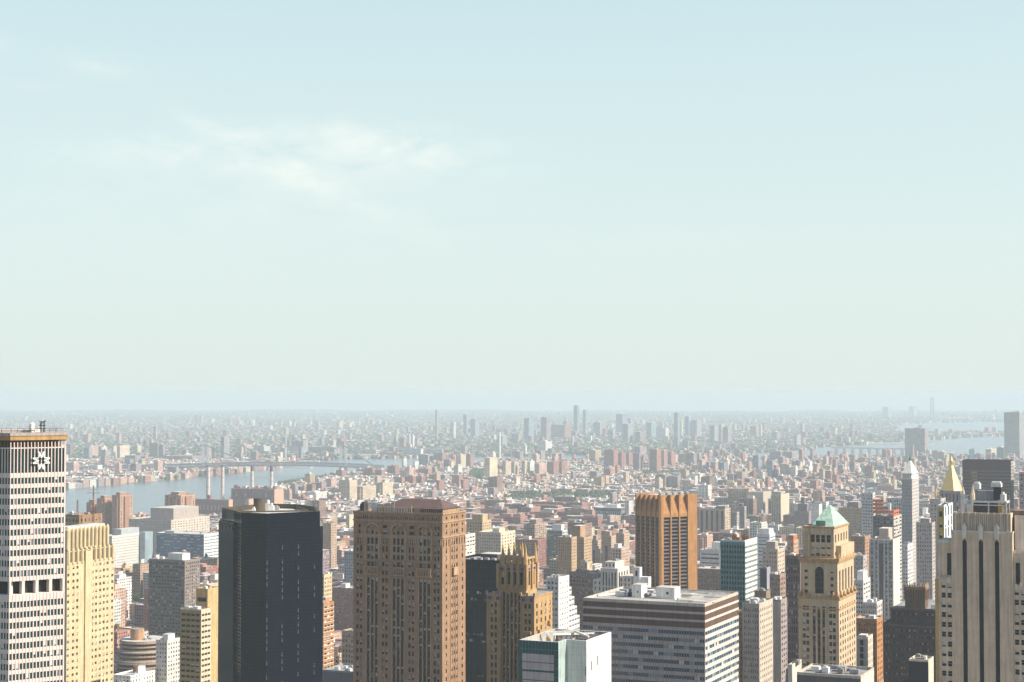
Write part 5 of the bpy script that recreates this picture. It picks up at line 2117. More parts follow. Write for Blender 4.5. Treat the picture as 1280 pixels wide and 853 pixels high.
tower('arcaded_block', 'grey block with a row of arches under a white cornice, behind the mauve tower', None, (893, 921, 928, 623, 3400), (.27, .23, .25), 10, 4, 4.2, .5, .55, scol=(.64, .53, .40), units=2, crownm=WHITE_P, lim=60)
tower('square_beige_block', 'square-topped beige block left of the dotted cream tower', None, (934, 954, 964, 616, 3300), (.33, .29, .28), 9, 5, 3.4, .3, .35, scol=(.66, .56, .42), units=1, lim=60)
tower('dotted_cream_tower', 'cream tower with a tall window grid on its front and a blank sunlit side', 'the dotted cream tower', (964, 976, 986.5, 619, 3000), (.40, .35, .29), 5, 0, 3.6, .45, .6, scol=(.70, .60, .44), units=1, bulk=((.1, .9, .1, .5, 5, (.42, .36, .3)),))
tower('stepped_mauve_block', 'mauve stepped block just left of the green pyramid', None, (993, 1011, 1014, 640, 2700), (.225, .18, .195), 7, 2, 3.4, .35, .4, scol=(.40, .32, .30), units=1, bulk=((.2, .85, .2, .8, 12, (.22, .175, .19)), (.4, .65, .3, .7, 22, (.22, .175, .19))), lim=60)
tower('stepped_mauve_block', 'wide mauve brick block with a bright tan end, right of the green pyramid', None, (1048, 1080, 1085, 636, 2300), (.27, .21, .20), 14, 3, 3.6, .4, .4, scol=(.62, .47, .33), units=3, bulk=((.35, .75, .2, .8, 8, (.28, .22, .21)),), lim=60)
tower('white_window_block', 'white block of close window rows between the wide mauve block and the orange-netted tower', None, (1077, 1091, 1094, 617, 2100), (.50, .49, .50), 6, 2, 3.8, .5, .55, scol=(.7, .68, .62), units=2, lim=60)
tower('white_grid_office', 'white office block with a gridded front, at the foot of the white campanile tower', None, (1108, 1144, 1149, 624, 1980), (.47, .46, .47), 12, 3, 4.2, .5, .62, scol=(.74, .70, .62), units=5, roof=ROOF_L, lim=80)


def netted_tower():
    rt, P = tower('netted_tower', 'dark tower under construction, topped with orange safety netting', 'the orange-netted tower', (1091, 1117, 1127, 646, 1600), (.14, .125, .145), 6, 4, 3.4, .6, .5, two=True, scol=(.50, .46, .43), sw=.85, sh=.45, units=2, parapet=0)
    w, d, h = P['w'], P['d'], P['h']
    on = mat('orange_netting', (.72, .14, .03), .8, .2, .8)
    for (x0, x1, y0, y1, z0, z1) in ((0, w * .5, 0, .3, 3, 15.5), (0, .3, .4, d * .5, 3, 15.5), (w * .3, w * .8, 3, 3.3, 3, 9), (w * .75, w, 0, .3, 0, 4.5), (w - .3, w, .4, d * .7, 0, 4.5)):
        q = MB()
        z = h + z0
        while z < h + z1 - 1:
            q.box(x0, x1, y0, y1, z, z + 2.1)
            z += 3.4
        q.build('safety_net', on, rt)
    q = MB()
    for i in range(4):
        for j in range(2):
            x, y = w * .5 * i / 3 + .2, .2 + j * d * .45
            q.box(x - .2, x + .2, y - .2, y + .2, h, h + 15.5)
    for k in range(4):
        q.box(0, w * .52, 0, d * .5, h + 2.6 + 3.5 * k, h + 2.9 + 3.5 * k)
    q.build('scaffold_floors', mat('raw_concrete', (.36, .33, .31)), rt)
    q = MB(); q.box(w * .72, w * .84, 1, 4, h, h + 12); q.build('hoist_mast', WHITE_P, rt)


netted_tower()
rt, P = tower('ribbed_glass_tower', 'tall grey glass tower with pale vertical ribs and a penthouse, below the orange netting', 'the ribbed glass tower', (1087, 1116.5, 1124.5, 676, 1250), (.33, .32, .33), 9, 0, 3.4, .72, .6, two=True, scol=(.74, .66, .52), wm=[glass('steel_glass', (.07, .09, .125), .15), glass('mauve_glass', (.20, .19, .21), .2), FRAME_L, BLIND], wts=(5, 4, 0, 1), units=3, bulk=((.35, .75, .2, .8, 8, (.52, .44, .36)),))
for u in (.03, .2, .36, .62, .78, .97):
    q = MB(); x = P['w'] * u; q.box(x - .55, x + .55, -.5, -.01, 40, P['h']); q.build('rib', wallmat((.46, .45, .44)), rt)
q = MB(); q.box(P['w'] * .38, P['w'] * .6, -.09, -.02, 40, P['h'] - 3); q.build('dark_bay', mat('dark_bay', (.10, .09, .095)), rt)
tower('white_balcony_slab', 'slim white slab with balcony stripes, just right of the ribbed glass tower', None, (1128, 1134.5, 1141, 682, 1420), (.44, .44, .47), 2, 4, 3.1, .6, .5, scol=(.76, .75, .71), sw=.7, bands=1, pierm=WHITE_P, units=2, roof=ROOF_L)
tower('pale_mauve_tower', 'pale mauve tower with a grid of small windows, left of the slotted tower', 'the pale mauve tower', (1145, 1165, 1169, 655, 1500), (.33, .285, .28), 6, 2, 3.4, .4, .45, scol=(.5, .45, .42), units=3, bulk=((.25, .8, .2, .7, 4, (.4, .33, .3)),))
tower('yellow_windowed_block', 'narrow yellow block with a white-blue glass corner at the slotted tower\'s left shoulder', None, (1172, 1180, 1191, 634, 800), (.50, .38, .14), 1, 3, 5.0, .55, .5, two=True, scol=(.66, .70, .74), sw=.4, sh=.9, wm=[glass('navy_glass', (.012, .016, .035)), GL_PALE, FRAME_L, BLIND], units=2)
tower('plain_grey_tower', 'plain grey-mauve tower between the pale mauve tower and the slotted tower', None, (1162, 1176, 1182, 625, 1650), (.34, .30, .31), 3, 2, 3.4, .4, .45, scol=(.55, .5, .46), units=1)
tower('red_brick_block', 'small red brick block right of the green-pyramid tower', None, (1064, 1081, 1088, 672, 1650), (.26, .115, .09), 6, 3, 3.4, .4, .4, scol=(.56, .36, .22), units=2)
tower('grey_small_block', 'small mauve-grey block under the red brick block', None, (1066, 1079, 1084, 696, 1500), (.30, .27, .29), 4, 2, 3.4, .4, .45, scol=(.5, .45, .42), units=2)
tower('white_terraced_block', 'white terraced block beside the green-pyramid tower\'s right edge', None, (1066, 1079, 1088, 727, 1230), (.46, .46, .48), 4, 3, 3.2, .6, .45, scol=(.74, .70, .64), units=5, bulk=((.2, .8, .3, .9, 6, WHITE_P),), roof=ROOF_L)
tower('stone_arcade_block', 'low grey stone block with a white balustrade, below the ribbed glass tower', None, (1078, 1096, 1103, 755, 1180), (.36, .34, .34), 7, 3, 3.4, .4, .5, scol=(.6, .55, .5), units=6, crownm=WHITE_P)
tower('orange_brick_block', 'orange brick block with a pale roof, right of the green-pyramid tower', 'the orange brick block', (1068, 1096, 1103.5, 776, 980), (.36, .165, .07), 8, 3, 3.2, .4, .48, scol=(.50, .26, .12), units=4, roof=ROOF_L)
tower('dark_panel_block', 'white slim block with a dark panel down its front, before the orange brick block', None, (1070, 1084, 1091, 799, 830), (.40, .38, .38), 1, 4, 3.2, .35, .8, two=True, scol=(.68, .60, .50), units=3, roof=ROOF_L)


def crowned_block():
    rt, P = tower('crowned_brown_block', 'dark brown brick block with white-lit windows and an ornate square crown', 'the dark brown crowned block', (1104, 1180, 1200, 785, 900), (.085, .052, .048), 22, 6, 3.3, .45, .48, wts=(4, 0, 2, 3), units=0)
    w, d, h = P['w'], P['d'], P['h']
    U = lambda px: ufront(P, px)
    z1 = zpix(P, 764)
    q, w2 = MB(), []
    x0 = U(1112)
    facade(q, (x0, 1.5), (1, 0), w - x0, h + .01, z1, even(18, w - x0, .45, 1), floors(h, z1 - 1, 3.3, .48, .25), .3, 0, None, w2)
    q.quad((w, 1.5, h), (w, d, h), (w, d, z1), (w, 1.5, z1))
    q.quad((x0, d, h), (x0, 1.5, h), (x0, 1.5, z1), (x0, d, z1))
    q.quad((w, d, h), (x0, d, h), (x0, d, z1), (w, d, z1))
    q.quad((x0, 1.5, z1), (w, 1.5, z1), (w, d, z1), (x0, d, z1), 1)
    o = q.build('upper_tier', [wallmat((.085, .052, .048)), ROOF_G], rt)
    windows(o, w2, WM, (4, 0, 2, 3), limit=40)
    q = MB()
    q.box(x0 - .3, w, 1.1, 1.49, z1 - .5, z1 + .5)
    q.box(-.3, w, -.4, -.01, h - .4, h + .4)
    q.build('cornice', mat('brown_stone', (.15, .10, .085)), rt)
    a, b = U(1129), U(1154)
    y0, y1 = 4, 13.5
    z2 = zpix(P, 733)
    q = MB()
    q.box(a, b, y0, y1, z1 + .01, z2 - 3, 0, 1)
    o = q.build('crown_block', [mat('crown_brown', (.135, .088, .065)), ROOF_G], rt)
    q = MB()
    for i in range(9):
        u = a + (b - a) * i / 8
        q.box(u - .3, u + .3, y0 - .35, y0 - .01, zpix(P, 753), z2 - 3)
    for i in range(5):
        v = y0 + (y1 - y0) * i / 4
        q.box(b + .01, b + .35, v - .3, v + .3, zpix(P, 753), z2 - 3)
    q.box(a - .5, b + .5, y0 - .5, y1 + .5, z2 - 2.99, z2 - 1.6)
    q.build('crown_piers', mat('crown_tan', (.24, .15, .09)), rt)
    q = MB()
    for i in range(9):
        u = a + (b - a) * i / 8
        q.cyl(u, y0, z2 - 1.6, z2 + (1.2 if i % 2 == 0 else .2), .5, .12, 6)
    for i in range(5):
        v = y0 + (y1 - y0) * (i + .5) / 5
        q.cyl(b, v, z2 - 1.6, z2 + .8, .5, .12, 6)
    q.build('cresting', mat('crown_tan_pale', (.40, .29, .2)), rt)
    clutter(rt, b + 3, w - 4, 4, d - 4, z1, 4, random.Random(12), 3)


crowned_block()
rt, P = tower('navy_box_block', 'plain navy-black block with a pale edge, before the dark brown crowned block', None, (1136, 1160.5, 1167, 828, 780), (.022, .025, .042), 0, 0, 3, two=True, scol=(.62, .54, .44), units=4)
rt, P = tower('parapet_roof_block', 'dark low roof with a pale parapet at the bottom below the green-pyramid tower', None, (996, 1076, 1086, 849, 560), (.16, .13, .12), 0, 0, 3, two=True, scol=(.6, .55, .48), units=8, crownm=mat('pale_coping', (.50, .46, .40)), d=20)
tower('cream_stub', 'plain cream wall top at the left foot of the green-pyramid tower', None, (985, 990, 998, 834, 640), (.46, .42, .38), 0, 0, 3, scol=(.68, .64, .56), units=1, d=14)
# blocks between the banded block and the green-pyramid tower
tower('cream_corner_block', 'grey-beige block with a cream side and dark cornice lines, right of the banded block', 'the cream corner block', (928, 949, 966, 757, 900), (.30, .245, .205), 7, 7, 3.2, .38, .5, scol=(.70, .63, .52), sw=.35, sh=.4, units=6, bands=6, pierm=wallmat((.36, .3, .25)), wts=(5, 2, 1, 1))
tower('cream_rear_wing', 'tall narrow cream wing with a dark right face, behind the cream corner block', None, (962, 976, 984, 752, 985), (.50, .43, .36), 0, 3, 3.2, .5, .5, two=True, scol=(.34, .28, .27), units=4)
tower('golden_sliver', 'thin golden brick building squeezed behind the right end of the wide banded block', None, (921, 928, 936, 766, 1000), (.24, .13, .075), 2, 2, 3.4, .4, .45, two=True, scol=(.62, .40, .13), units=2)
tower('dark_plant_block', 'dark square rooftop block with a tan side above the cream corner block', None, (943, 957.5, 963, 741, 1010), (.10, .08, .075), 0, 0, 3, scol=(.42, .3, .19), units=2)
tower('ochre_windowed_block', 'ochre and mauve brick block with arched windows, left of the green-pyramid tower', None, (962, 975, 984, 720, 1250), (.36, .22, .11), 5, 4, 3.6, .45, .5, scol=(.30, .24, .25), units=5)
rt, P = tower('maroon_gridded_tower', 'dark maroon tower with a faint pale grid, hard against the green-pyramid tower', 'the maroon gridded tower', (982, 1000, 1006, 697, 1060), (.12, .065, .06), 6, 2, 5.2, .62, .7, scol=(.3, .2, .18), wm=[glass('maroon_glass', (.035, .025, .04)), glass('maroon_glass_b', (.05, .04, .06)), FRAME_D, BLIND], units=2)
tower('navy_cube', 'small navy glass cube right of the teal tower', None, (950, 958.5, 963, 711, 1450), (.02, .028, .06), 0, 0, 3, two=True, scol=(.3, .3, .36), units=1)
tower('pale_blue_shed_block', 'pale blue-white block of stacked white floors right of the teal tower', None, (947, 962, 969, 669, 1900), (.46, .52, .58), 1, 1, 3.8, .92, .3, scol=(.72, .74, .74), units=2, roof=WHITE_P, bulk=((.05, .9, .1, .9, 6, WHITE_P),))
tower('arch_topped_block', 'pale tan block with a rounded gable and a red-roofed turret beside it', None, (953, 972, 981, 688, 1550), (.40, .34, .30), 5, 4, 3.8, .4, .4, scol=(.62, .52, .4), units=2, bulk=((.2, .8, .1, .5, 7, (.42, .36, .31)),))
tower('white_striped_block', 'white low block with grey window stripes left of the teal tower', None, (875, 900, 908, 689, 1800), (.52, .52, .53), 1, 1, 4.6, .94, .35, scol=(.74, .73, .70), units=4, roof=ROOF_L, bulk=((.5, .95, .3, .9, 8, WHITE_P),), cat='office block')
tower('maroon_long_block', 'long low maroon block at the right foot of the orange finned tower', None, (868, 902, 914, 713, 1600), (.19, .11, .10), 9, 3, 3.8, .4, .35, scol=(.36, .24, .2), units=5, roof=ROOF_L)
tower('terracotta_turret', 'red-roofed terracotta turret block left of the green pyramid', None, (984, 992, 998, 677, 1500), (.40, .20, .12), 2, 2, 3.6, .4, .45, scol=(.6, .4, .28), units=0, bulk=((.1, .9, .1, .9, 5, (.5, .17, .08)),))


# ---------------------------------------------------------------- gold pyramid
def gold_pyramid_tower():
    P = plot(1164, 1200, 1210, 640, 1800)
    rt = root('gold_pyramid_tower', P, 'mauve stone tower under a steep gold pyramid with a lantern and spike', 'office tower', 'the gold pyramid')
    w, d, h = P['w'], P['d'], P['h']
    st = wallmat((.31, .25, .25))
    Z = lambda py: zpix(P, py)
    U = lambda px: ufront(P, px)
    gold = mat('gilded_tile', (.85, .61, .19), .42, .08, .4, .5, .35, .05)
    mb, wins = MB(), []
    facade(mb, (0, 0), (1, 0), w, 0, h, even(9, w, .4, 1), floors(60, h - 2, 3.6, .5, .25), .4, 0, None, wins)
    facade(mb, (w, 0), (0, 1), d, 0, h, even(5, d, .4, 1), floors(60, h - 2, 3.6, .5, .25), .4, 0, None, wins)
    mb.quad((w, d, 0), (0, d, 0), (0, d, h), (w, d, h))
    mb.quad((0, d, 0), (0, 0, 0), (0, 0, h), (0, d, h))
    mb.quad((0, 0, h), (w, 0, h), (w, d, h), (0, d, h))
    mb.build('wall', st, rt)
    a, b = U(1174.5), U(1200.5)
    s = b - a
    h2 = Z(614.5)
    y0 = 2.0
    mb = MB()
    w2 = []
    facade(mb, (a, y0), (1, 0), s, h, h2, even(5, s, .45, 1), [(Z(638), Z(629)), (Z(627), Z(618))], .6, 0, None, w2)
    facade(mb, (b, y0), (0, 1), s, h, h2, even(5, s, .45, 1), [(Z(638), Z(629)), (Z(627), Z(618))], .6, 0, None, w2)
    mb.quad((b, y0 + s, h), (a, y0 + s, h), (a, y0 + s, h2), (b, y0 + s, h2))
    mb.quad((a, y0 + s, h), (a, y0, h), (a, y0, h2), (a, y0 + s, h2))
    mb.build('upper_wall', st, rt)
    windows(rt, w2 + wins, WM, (6, 2, 0, 1), False, limit=60)
    cx, cy = (a + b) / 2, y0 + s / 2
    n = 8
    def oct_(r, off=math.pi / 8):
        return [(cx + r * math.cos(off + 2 * math.pi * i / n), cy + r * math.sin(off + 2 * math.pi * i / n)) for i in range(n)]
    zt = Z(583)
    mb = MB()
    mb.prism(oct_(s * .56), h2, zt, 0, 0, True, oct_(s * .085))
    mb.build('gold_spire', gold, rt)
    mb = MB()
    mb.prism(oct_(s * .59), h2 - .6, h2 + .5)
    mb.build('eaves', wallmat((.42, .36, .33)), rt)
    mb = MB()
    for i in range(8):
        t = 2 * math.pi * i / 8
        mb.cyl(cx + s * .075 * math.cos(t), cy + s * .075 * math.sin(t), zt, Z(578), .3, n=6)
    mb.cyl(cx, cy, zt, Z(578), .5, n=8)
    mb.prism(oct_(s * .11), Z(578), Z(577))
    mb.prism(oct_(s * .09), Z(577), Z(571), 0, 0, True, oct_(.25))
    mb.cyl(cx, cy, Z(571), Z(566), .25, .05, 6)
    mb.build('lantern', gold, rt)
    for (px, y) in ((1170.5, 1), (1204, 2.5), (1207, d - 3)):
        mb = MB()
        x = U(px)
        mb.cyl(x, y + 1.5, h, Z(622), 2.4, n=8)
        mb.cyl(x, y + 1.5, Z(622), Z(608 if px > 1200 else 610), 2.5, .1, 8)
        mb.build('corner_turret', wallmat((.62, .52, .36)) if px > 1200 else gold, rt)


gold_pyramid_tower()


def dark_brown_slab():
    rt, P = tower('violet_glass_slab', 'broad dark violet-brown glass slab behind the slotted tower\'s roof', 'the dark violet slab', (1203, 1263.5, 1267, 577, 1950), (.095, .046, .05), 0, 4, 3.8, two=True, scol=(.36, .33, .33), units=0, parapet=1.2, cat='office tower', crownm=mat('violet_coping', (.08, .05, .06)))
    w, d, h = P['w'], P['d'], P['h']
    px = 1950 / FOC
    q = MB()
    z = h - 12
    while z > 60:
        q.box(.5, w - .5, -.12, -.01, z, z + 1.3)
        z -= 3.9
    q.build('floor_bands', mat('violet_band', (.16, .10, .09), .5), rt)
    q = MB()
    for i in range(17):
        u = w * i / 16
        q.box(u - .12, u + .12, -.2, -.125, 60, h)
    q.build('mullions', mat('violet_mullion', (.09, .05, .055)), rt)
    r = random.Random(1)
    for i in range(7):
        q = MB()
        z = h - 12 - 3.9 * i
        x = ufront(P, 1215) + .6 * i
        q.box(x, x + 6.2 - .4 * (i % 3), -.24, -.205, z - 2.4, z - .2)
        q.build('lit_window_strip', mat('tan_strip', (.36, .24, .11)), rt)


dark_brown_slab()


def white_clockless_tower():
    P = plot(1127, 1140, 1148.5, 600, 1900)
    rt = root('white_campanile_tower', P, 'tall white stone tower like a campanile with a pointed pale roof and green tip', 'office tower', 'the white campanile tower')
    w, d, h = P['w'], P['d'], P['h']
    st = wallmat((.41, .405, .41))
    Z = lambda py: zpix(P, py)
    mb, wins = MB(), []
    facade(mb, (0, 0), (1, 0), w, 0, h, even(6, w, .38, .8), floors(50, h - 1, 3.7, .5, .25), .4, 0, None, wins)
    facade(mb, (w, 0), (0, 1), d, 0, h, even(6, d, .3, .8), floors(50, h - 1, 3.7, .5, .25), .4, 1, None, wins)
    mb.quad((w, d, 0), (0, d, 0), (0, d, h), (w, d, h))
    mb.quad((0, d, 0), (0, 0, 0), (0, 0, h), (0, d, h))
    mb.quad((0, 0, h), (w, 0, h), (w, d, h), (0, d, h))
    mb.build('wall', [st, wallmat((.52, .49, .47))], rt)
    windows(rt, wins, [glass('grey_glass', (.10, .12, .14)), GL_PALE, FRAME_L, BLIND], (6, 3, 0, 0), False)
    mb = MB()
    mb.box(-.6, w + .6, -.6, d + .6, h, h + 1.2)
    mb.box(1, w - 1, 1, d - 1, h + 1.2, Z(593))
    for i in range(6):
        mb.box(1 + (w - 2) * i / 5 - .3, 1 + (w - 2) * i / 5 + .3, .5, .99, h + 1.2, Z(593))
    mb.box(0, w, 0, d, Z(593), Z(592))
    mb.build('loggia', wallmat((.66, .64, .60)), rt)
    mb = MB()
    sq = [(0.5, .5), (w - .5, .5), (w - .5, d - .5), (.5, d - .5)]
    c = (w / 2, d / 2)
    s2 = [(c[0] + (p[0] - c[0]) * .16, c[1] + (p[1] - c[1]) * .16) for p in sq]
    mb.prism(sq, Z(592) + .01, Z(577), 0, 0, True, s2)
    mb.build('pointed_roof', wallmat((.52, .53, .52)), rt)
    mb = MB()
    mb.cyl(c[0], c[1], Z(577), Z(573), 1.5, n=8)
    mb.cyl(c[0], c[1], Z(573), Z(567), 1.3, .1, 8)
    mb.build('copper_lantern', mat('green_copper_dark', (.12, .25, .21)), rt)


white_clockless_tower()
tower('violet_edge_tower', 'brown-violet tower cut by the right edge of the picture', None, (1274, 1300, 1310, 592, 1900), (.18, .11, .11), 6, 2, 3.8, .6, .5, scol=(.4, .3, .28), units=0, lim=40)


# ---------------------------------------------------------------- power station with four chimneys
def power_station():
    P = plot(289, 343, 354, 612, 3600)
    rt = root('power_station', P, 'pink-brick power station hall with a sunlit right end, below the four chimneys', 'power station', 'the brick power station')
    m, ms = wallmat((.30, .155, .15)), wallmat((.60, .35, .25))  # one brick in two tones: front coloured as shaded, right end as sunlit
    w, d, h = P['w'], P['d'], P['h']
    mb, wins = MB(), []
    facade(mb, (0, 0), (1, 0), w, 0, h, even(14, w, .34, 2), [(h - 25, h - 9)], .8, 0, None, wins)
    facade(mb, (w, 0), (0, 1), d, 0, h, [], [], .5, 1)
    mb.quad((w, d, 0), (0, d, 0), (0, d, h), (w, d, h))
    mb.quad((0, d, 0), (0, 0, 0), (0, 0, h), (0, d, h))
    mb.quad((0, 0, h), (w, 0, h), (w, d, h), (0, d, h), 2)
    mb.build('wall', [m, ms, ROOF_G], rt)
    windows(rt, wins, [mat('brick_shadow_bay', (.17, .10, .12)), GL_PALE, FRAME_D, BLIND], (9, 1, 0, 0), False)
    r = random.Random(2)
    for i in range(10):
        q = MB()
        u = w * (i + .3) / 10
        q.box(u, u + r.uniform(4, 9), 6, 14, h, h + r.uniform(2, 7))
        q.build('roof_monitor', r.choice([m, ROOF_L, ms]), rt)
    for i, u in enumerate((.63, .9)):
        q = MB(); q.box(w * u, w * u + 7, -.3, -.01, h - 34, h - 12); q.build('tall_window', GL_PALE, rt)
    P2 = plot(243, 286, 291, 625, 3560)
    rt2 = root('power_station_wing', P2, 'low pink-brick turbine hall left of the four chimneys\' main hall', 'power station')
    q, wins = MB(), []
    facade(q, (0, 0), (1, 0), P2['w'], 0, P2['h'], even(9, P2['w'], .3, 2), [(P2['h'] - 22, P2['h'] - 12)], .6, 0, None, wins)
    q.box(.01, P2['w'], .02, P2['d'], 0, P2['h'] - .01, 1, 2)
    q.build('wall', [m, ms, ROOF_G], rt2)
    windows(rt2, wins, [mat('brick_shadow_bay', (.17, .10, .12))] * 4, (1, 0, 0, 0), False)
    q = MB(); q.box(P2['w'] * .3, P2['w'] * .4, 8, 20, P2['h'], P2['h'] + 8); q.build('roof_monitor', m, rt2)
    pw = mat('chimney_cream', (.60, .54, .50), .85)
    cap = mat('chimney_dark_cap', (.16, .11, .13), .85)
    for px, pt, dk, lab in ((260.4, 582, False, 'leftmost cream chimney of the power station, by the bridge tower'), (278.3, 582, False, 'second cream chimney from the left, a little thinner, at the power station'), (315.2, 582, True, 'dark-topped chimney left of the other dark-topped one, on the power station roof'), (339.5, 582.5, True, 'rightmost power station chimney, with a dark top')):
        D = 3650
        x, y, z = at(px, pt, D)
        rr = (4.7 if px < 270 else 4.2) / 2 / FOC * D
        o = bpy.data.objects.new('power_station_chimney', None)
        COL.objects.link(o)
        o.location = (x, y, 0)
        tag(o, lab, 'chimney', 'chimneys of the power station')
        q = MB()
        zc = z - (12 if dk else 3)
        q.cyl(0, 0, 0, zc, rr * 1.12, rr * .95, 20)
        q.build('shaft', pw, o)
        q = MB()
        q.cyl(0, 0, zc, z, rr, rr, 20)
        q.build('cap', cap, o)
        q = MB()
        for k in (.62, .8, .92):
            q.cyl(0, 0, zc * k - .6, zc * k + .6, rr * 1.2, rr * 1.2, 20)
        q.build('ring_gallery', wallmat((.42, .33, .33)), o)
    # the thin white stack and the twin stacks across the river
    for px, pb, pt, D, rr, lab in ((624.5, 575, 538, 6900, 4.5, 'tall thin white stack standing alone beyond the white slabs'), (512.0, 562, 540.5, 8300, 5.5, 'left one of the twin white stacks across the river'), (516.2, 562, 540.5, 8300, 5.5, 'right one of the twin white stacks across the river')):
        x, y, z = at(px, pt, D)
        o = bpy.data.objects.new('thin_stack', None)
        COL.objects.link(o)
        o.location = (x, y, 0)
        tag(o, lab, 'chimney', 'white stacks far off')
        q = MB(); q.cyl(0, 0, 0, z - 6, rr * 1.1, rr * .9, 14); q.build('shaft', mat('stack_white', (.74, .73, .70)), o)
        q = MB(); q.cyl(0, 0, z - 6, z, rr * .92, rr * .92, 14); q.build('cap', cap, o)


power_station()


# ---------------------------------------------------------------- suspension bridge
def bridge():
    D = 5720.0
    rt = bpy.data.objects.new('suspension_bridge', None)
    COL.objects.link(rt)
    x0 = ks(257, 590)[0] * D
    x1 = ks(429, 590)[0] * D
    rt.location = (x0, D, 0)
    tag(rt, 'grey steel suspension bridge with two lattice towers crossing the river', 'bridge')
    st = mat('bridge_steel', (.20, .205, .25), .7, .1, .05)
    L = x1 - x0
    zd = CAM_Z + ks(340, 581.6)[1] * D
    for i, x in enumerate((0.0, L)):
        ztop = CAM_Z + ks(257, 555 if i == 0 else 557.5)[1] * D
        q = MB()
        for s in (-8, 8):
            for e in (-2.2, 2.2):
                for g in (-10, 10):
                    q.bar((x + s * 1.12 + e * 1.3, g * 1.1, 0), (x + s * .9 + e * .8, g, ztop), 3.0)
        for z in np.linspace(10, ztop, 7):
            q.bar((x - 11, -10, z), (x + 11, -10, z), 1.3)
            q.bar((x - 11, 10, z), (x + 11, 10, z), 1.3)
            q.bar((x - 10, -10, z), (x - 10, 10, z), 1.3)
            q.bar((x + 10, -10, z), (x + 10, 10, z), 1.3)
        q.box(x - 12, x + 12, -11, 11, ztop, ztop + 2.5)
        q.bar((x - 8, -10, zd + 15), (x + 8, -10, ztop - 2), 1.2)
        q.bar((x + 8, -10, zd + 15), (x - 8, -10, ztop - 2), 1.2)
        q.build('bridge_tower', mat('bridge_tower_steel', (.58, .58, .60), .7), rt)
        q = MB()
        q.box(x - 16, x + 16, -20, 20, .6, 7)
        q.build('pier', wallmat((.34, .33, .33)), rt)
    xa, xb = -L * .95, L * 1.30
    q = MB()
    def deck_z(x):
        t = x / L
        if t < 0:
            return zd + t * 14
        if t > 1:
            return zd - (t - 1) * 26
        return zd + 3.5 * math.sin(math.pi * t)
    xs = np.linspace(xa, xb, 90)
    for a, b in zip(xs[:-1], xs[1:]):
        za, zb_ = deck_z(a), deck_z(b)
        for g in (-16, 16):
            q.bar((a, g, za - 5), (b, g, zb_ - 5), 3.2)
            q.bar((a, g, za + 6), (b, g, zb_ + 6), 2.2)
            q.bar((a, g, za - 5), (b, g, zb_ + 6), 1.4)
            q.bar((b, g, zb_ - 5), (a, g, za + 6), 1.4)
            q.bar((a, g, za - 5), (a, g, za + 6), 1.4)
    q.build('truss', st, rt)
    q = MB()
    for a, b in zip(xs[:-1], xs[1:]):
        za, zb_ = deck_z(a), deck_z(b)
        q.quad((a, -15, za - 2), (b, -15, zb_ - 2), (b, 15, zb_ - 2), (a, 15, za - 2))
        q.quad((a, 15, za - 3.5), (b, 15, zb_ - 3.5), (b, -15, zb_ - 3.5), (a, -15, za - 3.5))
        q.quad((a, -15, za - 3.5), (b, -15, zb_ - 3.5), (b, -15, zb_ - 2), (a, -15, za - 2))
    q.build('roadway', mat('bridge_road', (.16, .15, .17)), rt)
    zt = CAM_Z + ks(257, 556)[1] * D
    for g in (-11, 11):
        q = MB()
        pts = [(-L * .62, deck_z(-L * .62) + 5)]
        pts += [(0, zt)]
        for i in range(1, 24):
            t = i / 24
            pts.append((L * t, zd + 8 + (zt - zd - 8) * (2 * t - 1) ** 2))
        pts += [(L, zt), (L * 1.22, deck_z(L * 1.22) + 4)]
        for p, r_ in zip(pts[:-1], pts[1:]):
            q.bar((p[0], g, p[1]), (r_[0], g, r_[1]), 2.0)
        for p in pts[2:-2]:
            q.bar((p[0], g, p[1]), (p[0], g, zd + 5), .6)
        q.build('main_cable', st, rt)
    for t in (1.115, -.2, -.42, -.62, -.8):
        q = MB()
        x = L * t
        for g in (-12, 12):
            for e in (-5, 5):
                q.bar((x + e, g, 0), (x + e, g, deck_z(x) - 5), 2.6)
        q.bar((x - 5, -12, 14), (x + 5, -12, 26), 1.2)
        q.box(x - 9, x + 9, -16, 16, .6, 4)
        q.build('viaduct_bent', mat('bridge_tower_steel', (.26, .27, .31)), rt)


bridge()


def low_bridge(name, pa, pb, D, label, hz, towers):
    x0, _, z0 = at(pa[0], pa[1], D)
    x1, _, z1 = at(pb[0], pb[1], D)
    rt = bpy.data.objects.new(name, None)
    COL.objects.link(rt)
    rt.location = (x0, D, 0)
    tag(rt, label, 'bridge')
    L = x1 - x0
    m = mat('far_bridge_stone', (.34, .34, .36), .8)
    q = MB()
    q.bar((0, 0, z0), (L, 0, z1), 7)
    q.build('roadway', m, rt)
    q = MB()
    for i in range(towers):
        x = L * (i + .5) / towers
        q.box(x - 6, x + 6, -6, 6, 0, z0 + hz)
    q.build('piers', m, rt)


low_bridge('far_bridge', (1040, 559.5), (1133, 561.5), 7500, 'thin far bridge low over the water left of the tall brown far slab', -2, 9)


def verrazzano():
    D = 17500
    rt = bpy.data.objects.new('far_bridge_pylon', None)
    COL.objects.link(rt)
    x, y, z = at(1165, 497, D)
    rt.location = (x, y, 0)
    tag(rt, 'hazy twin-legged bridge pylon on the horizon at the right', 'bridge pylon')
    m = mat('far_bridge_steel', (.22, .25, .27), .8)
    for s in (-12, 12):
        q = MB(); q.box(s - 5, s + 5, -8, 8, 0, z); q.build('pylon_leg', m, rt)
    q = MB()
    q.box(-6.9, 6.9, -7, 7, z - 14, z - 1)
    q.box(-6.9, 6.9, -7, 7, z * .45, z * .45 + 14)
    q.build('cross_beam', m, rt)


verrazzano()

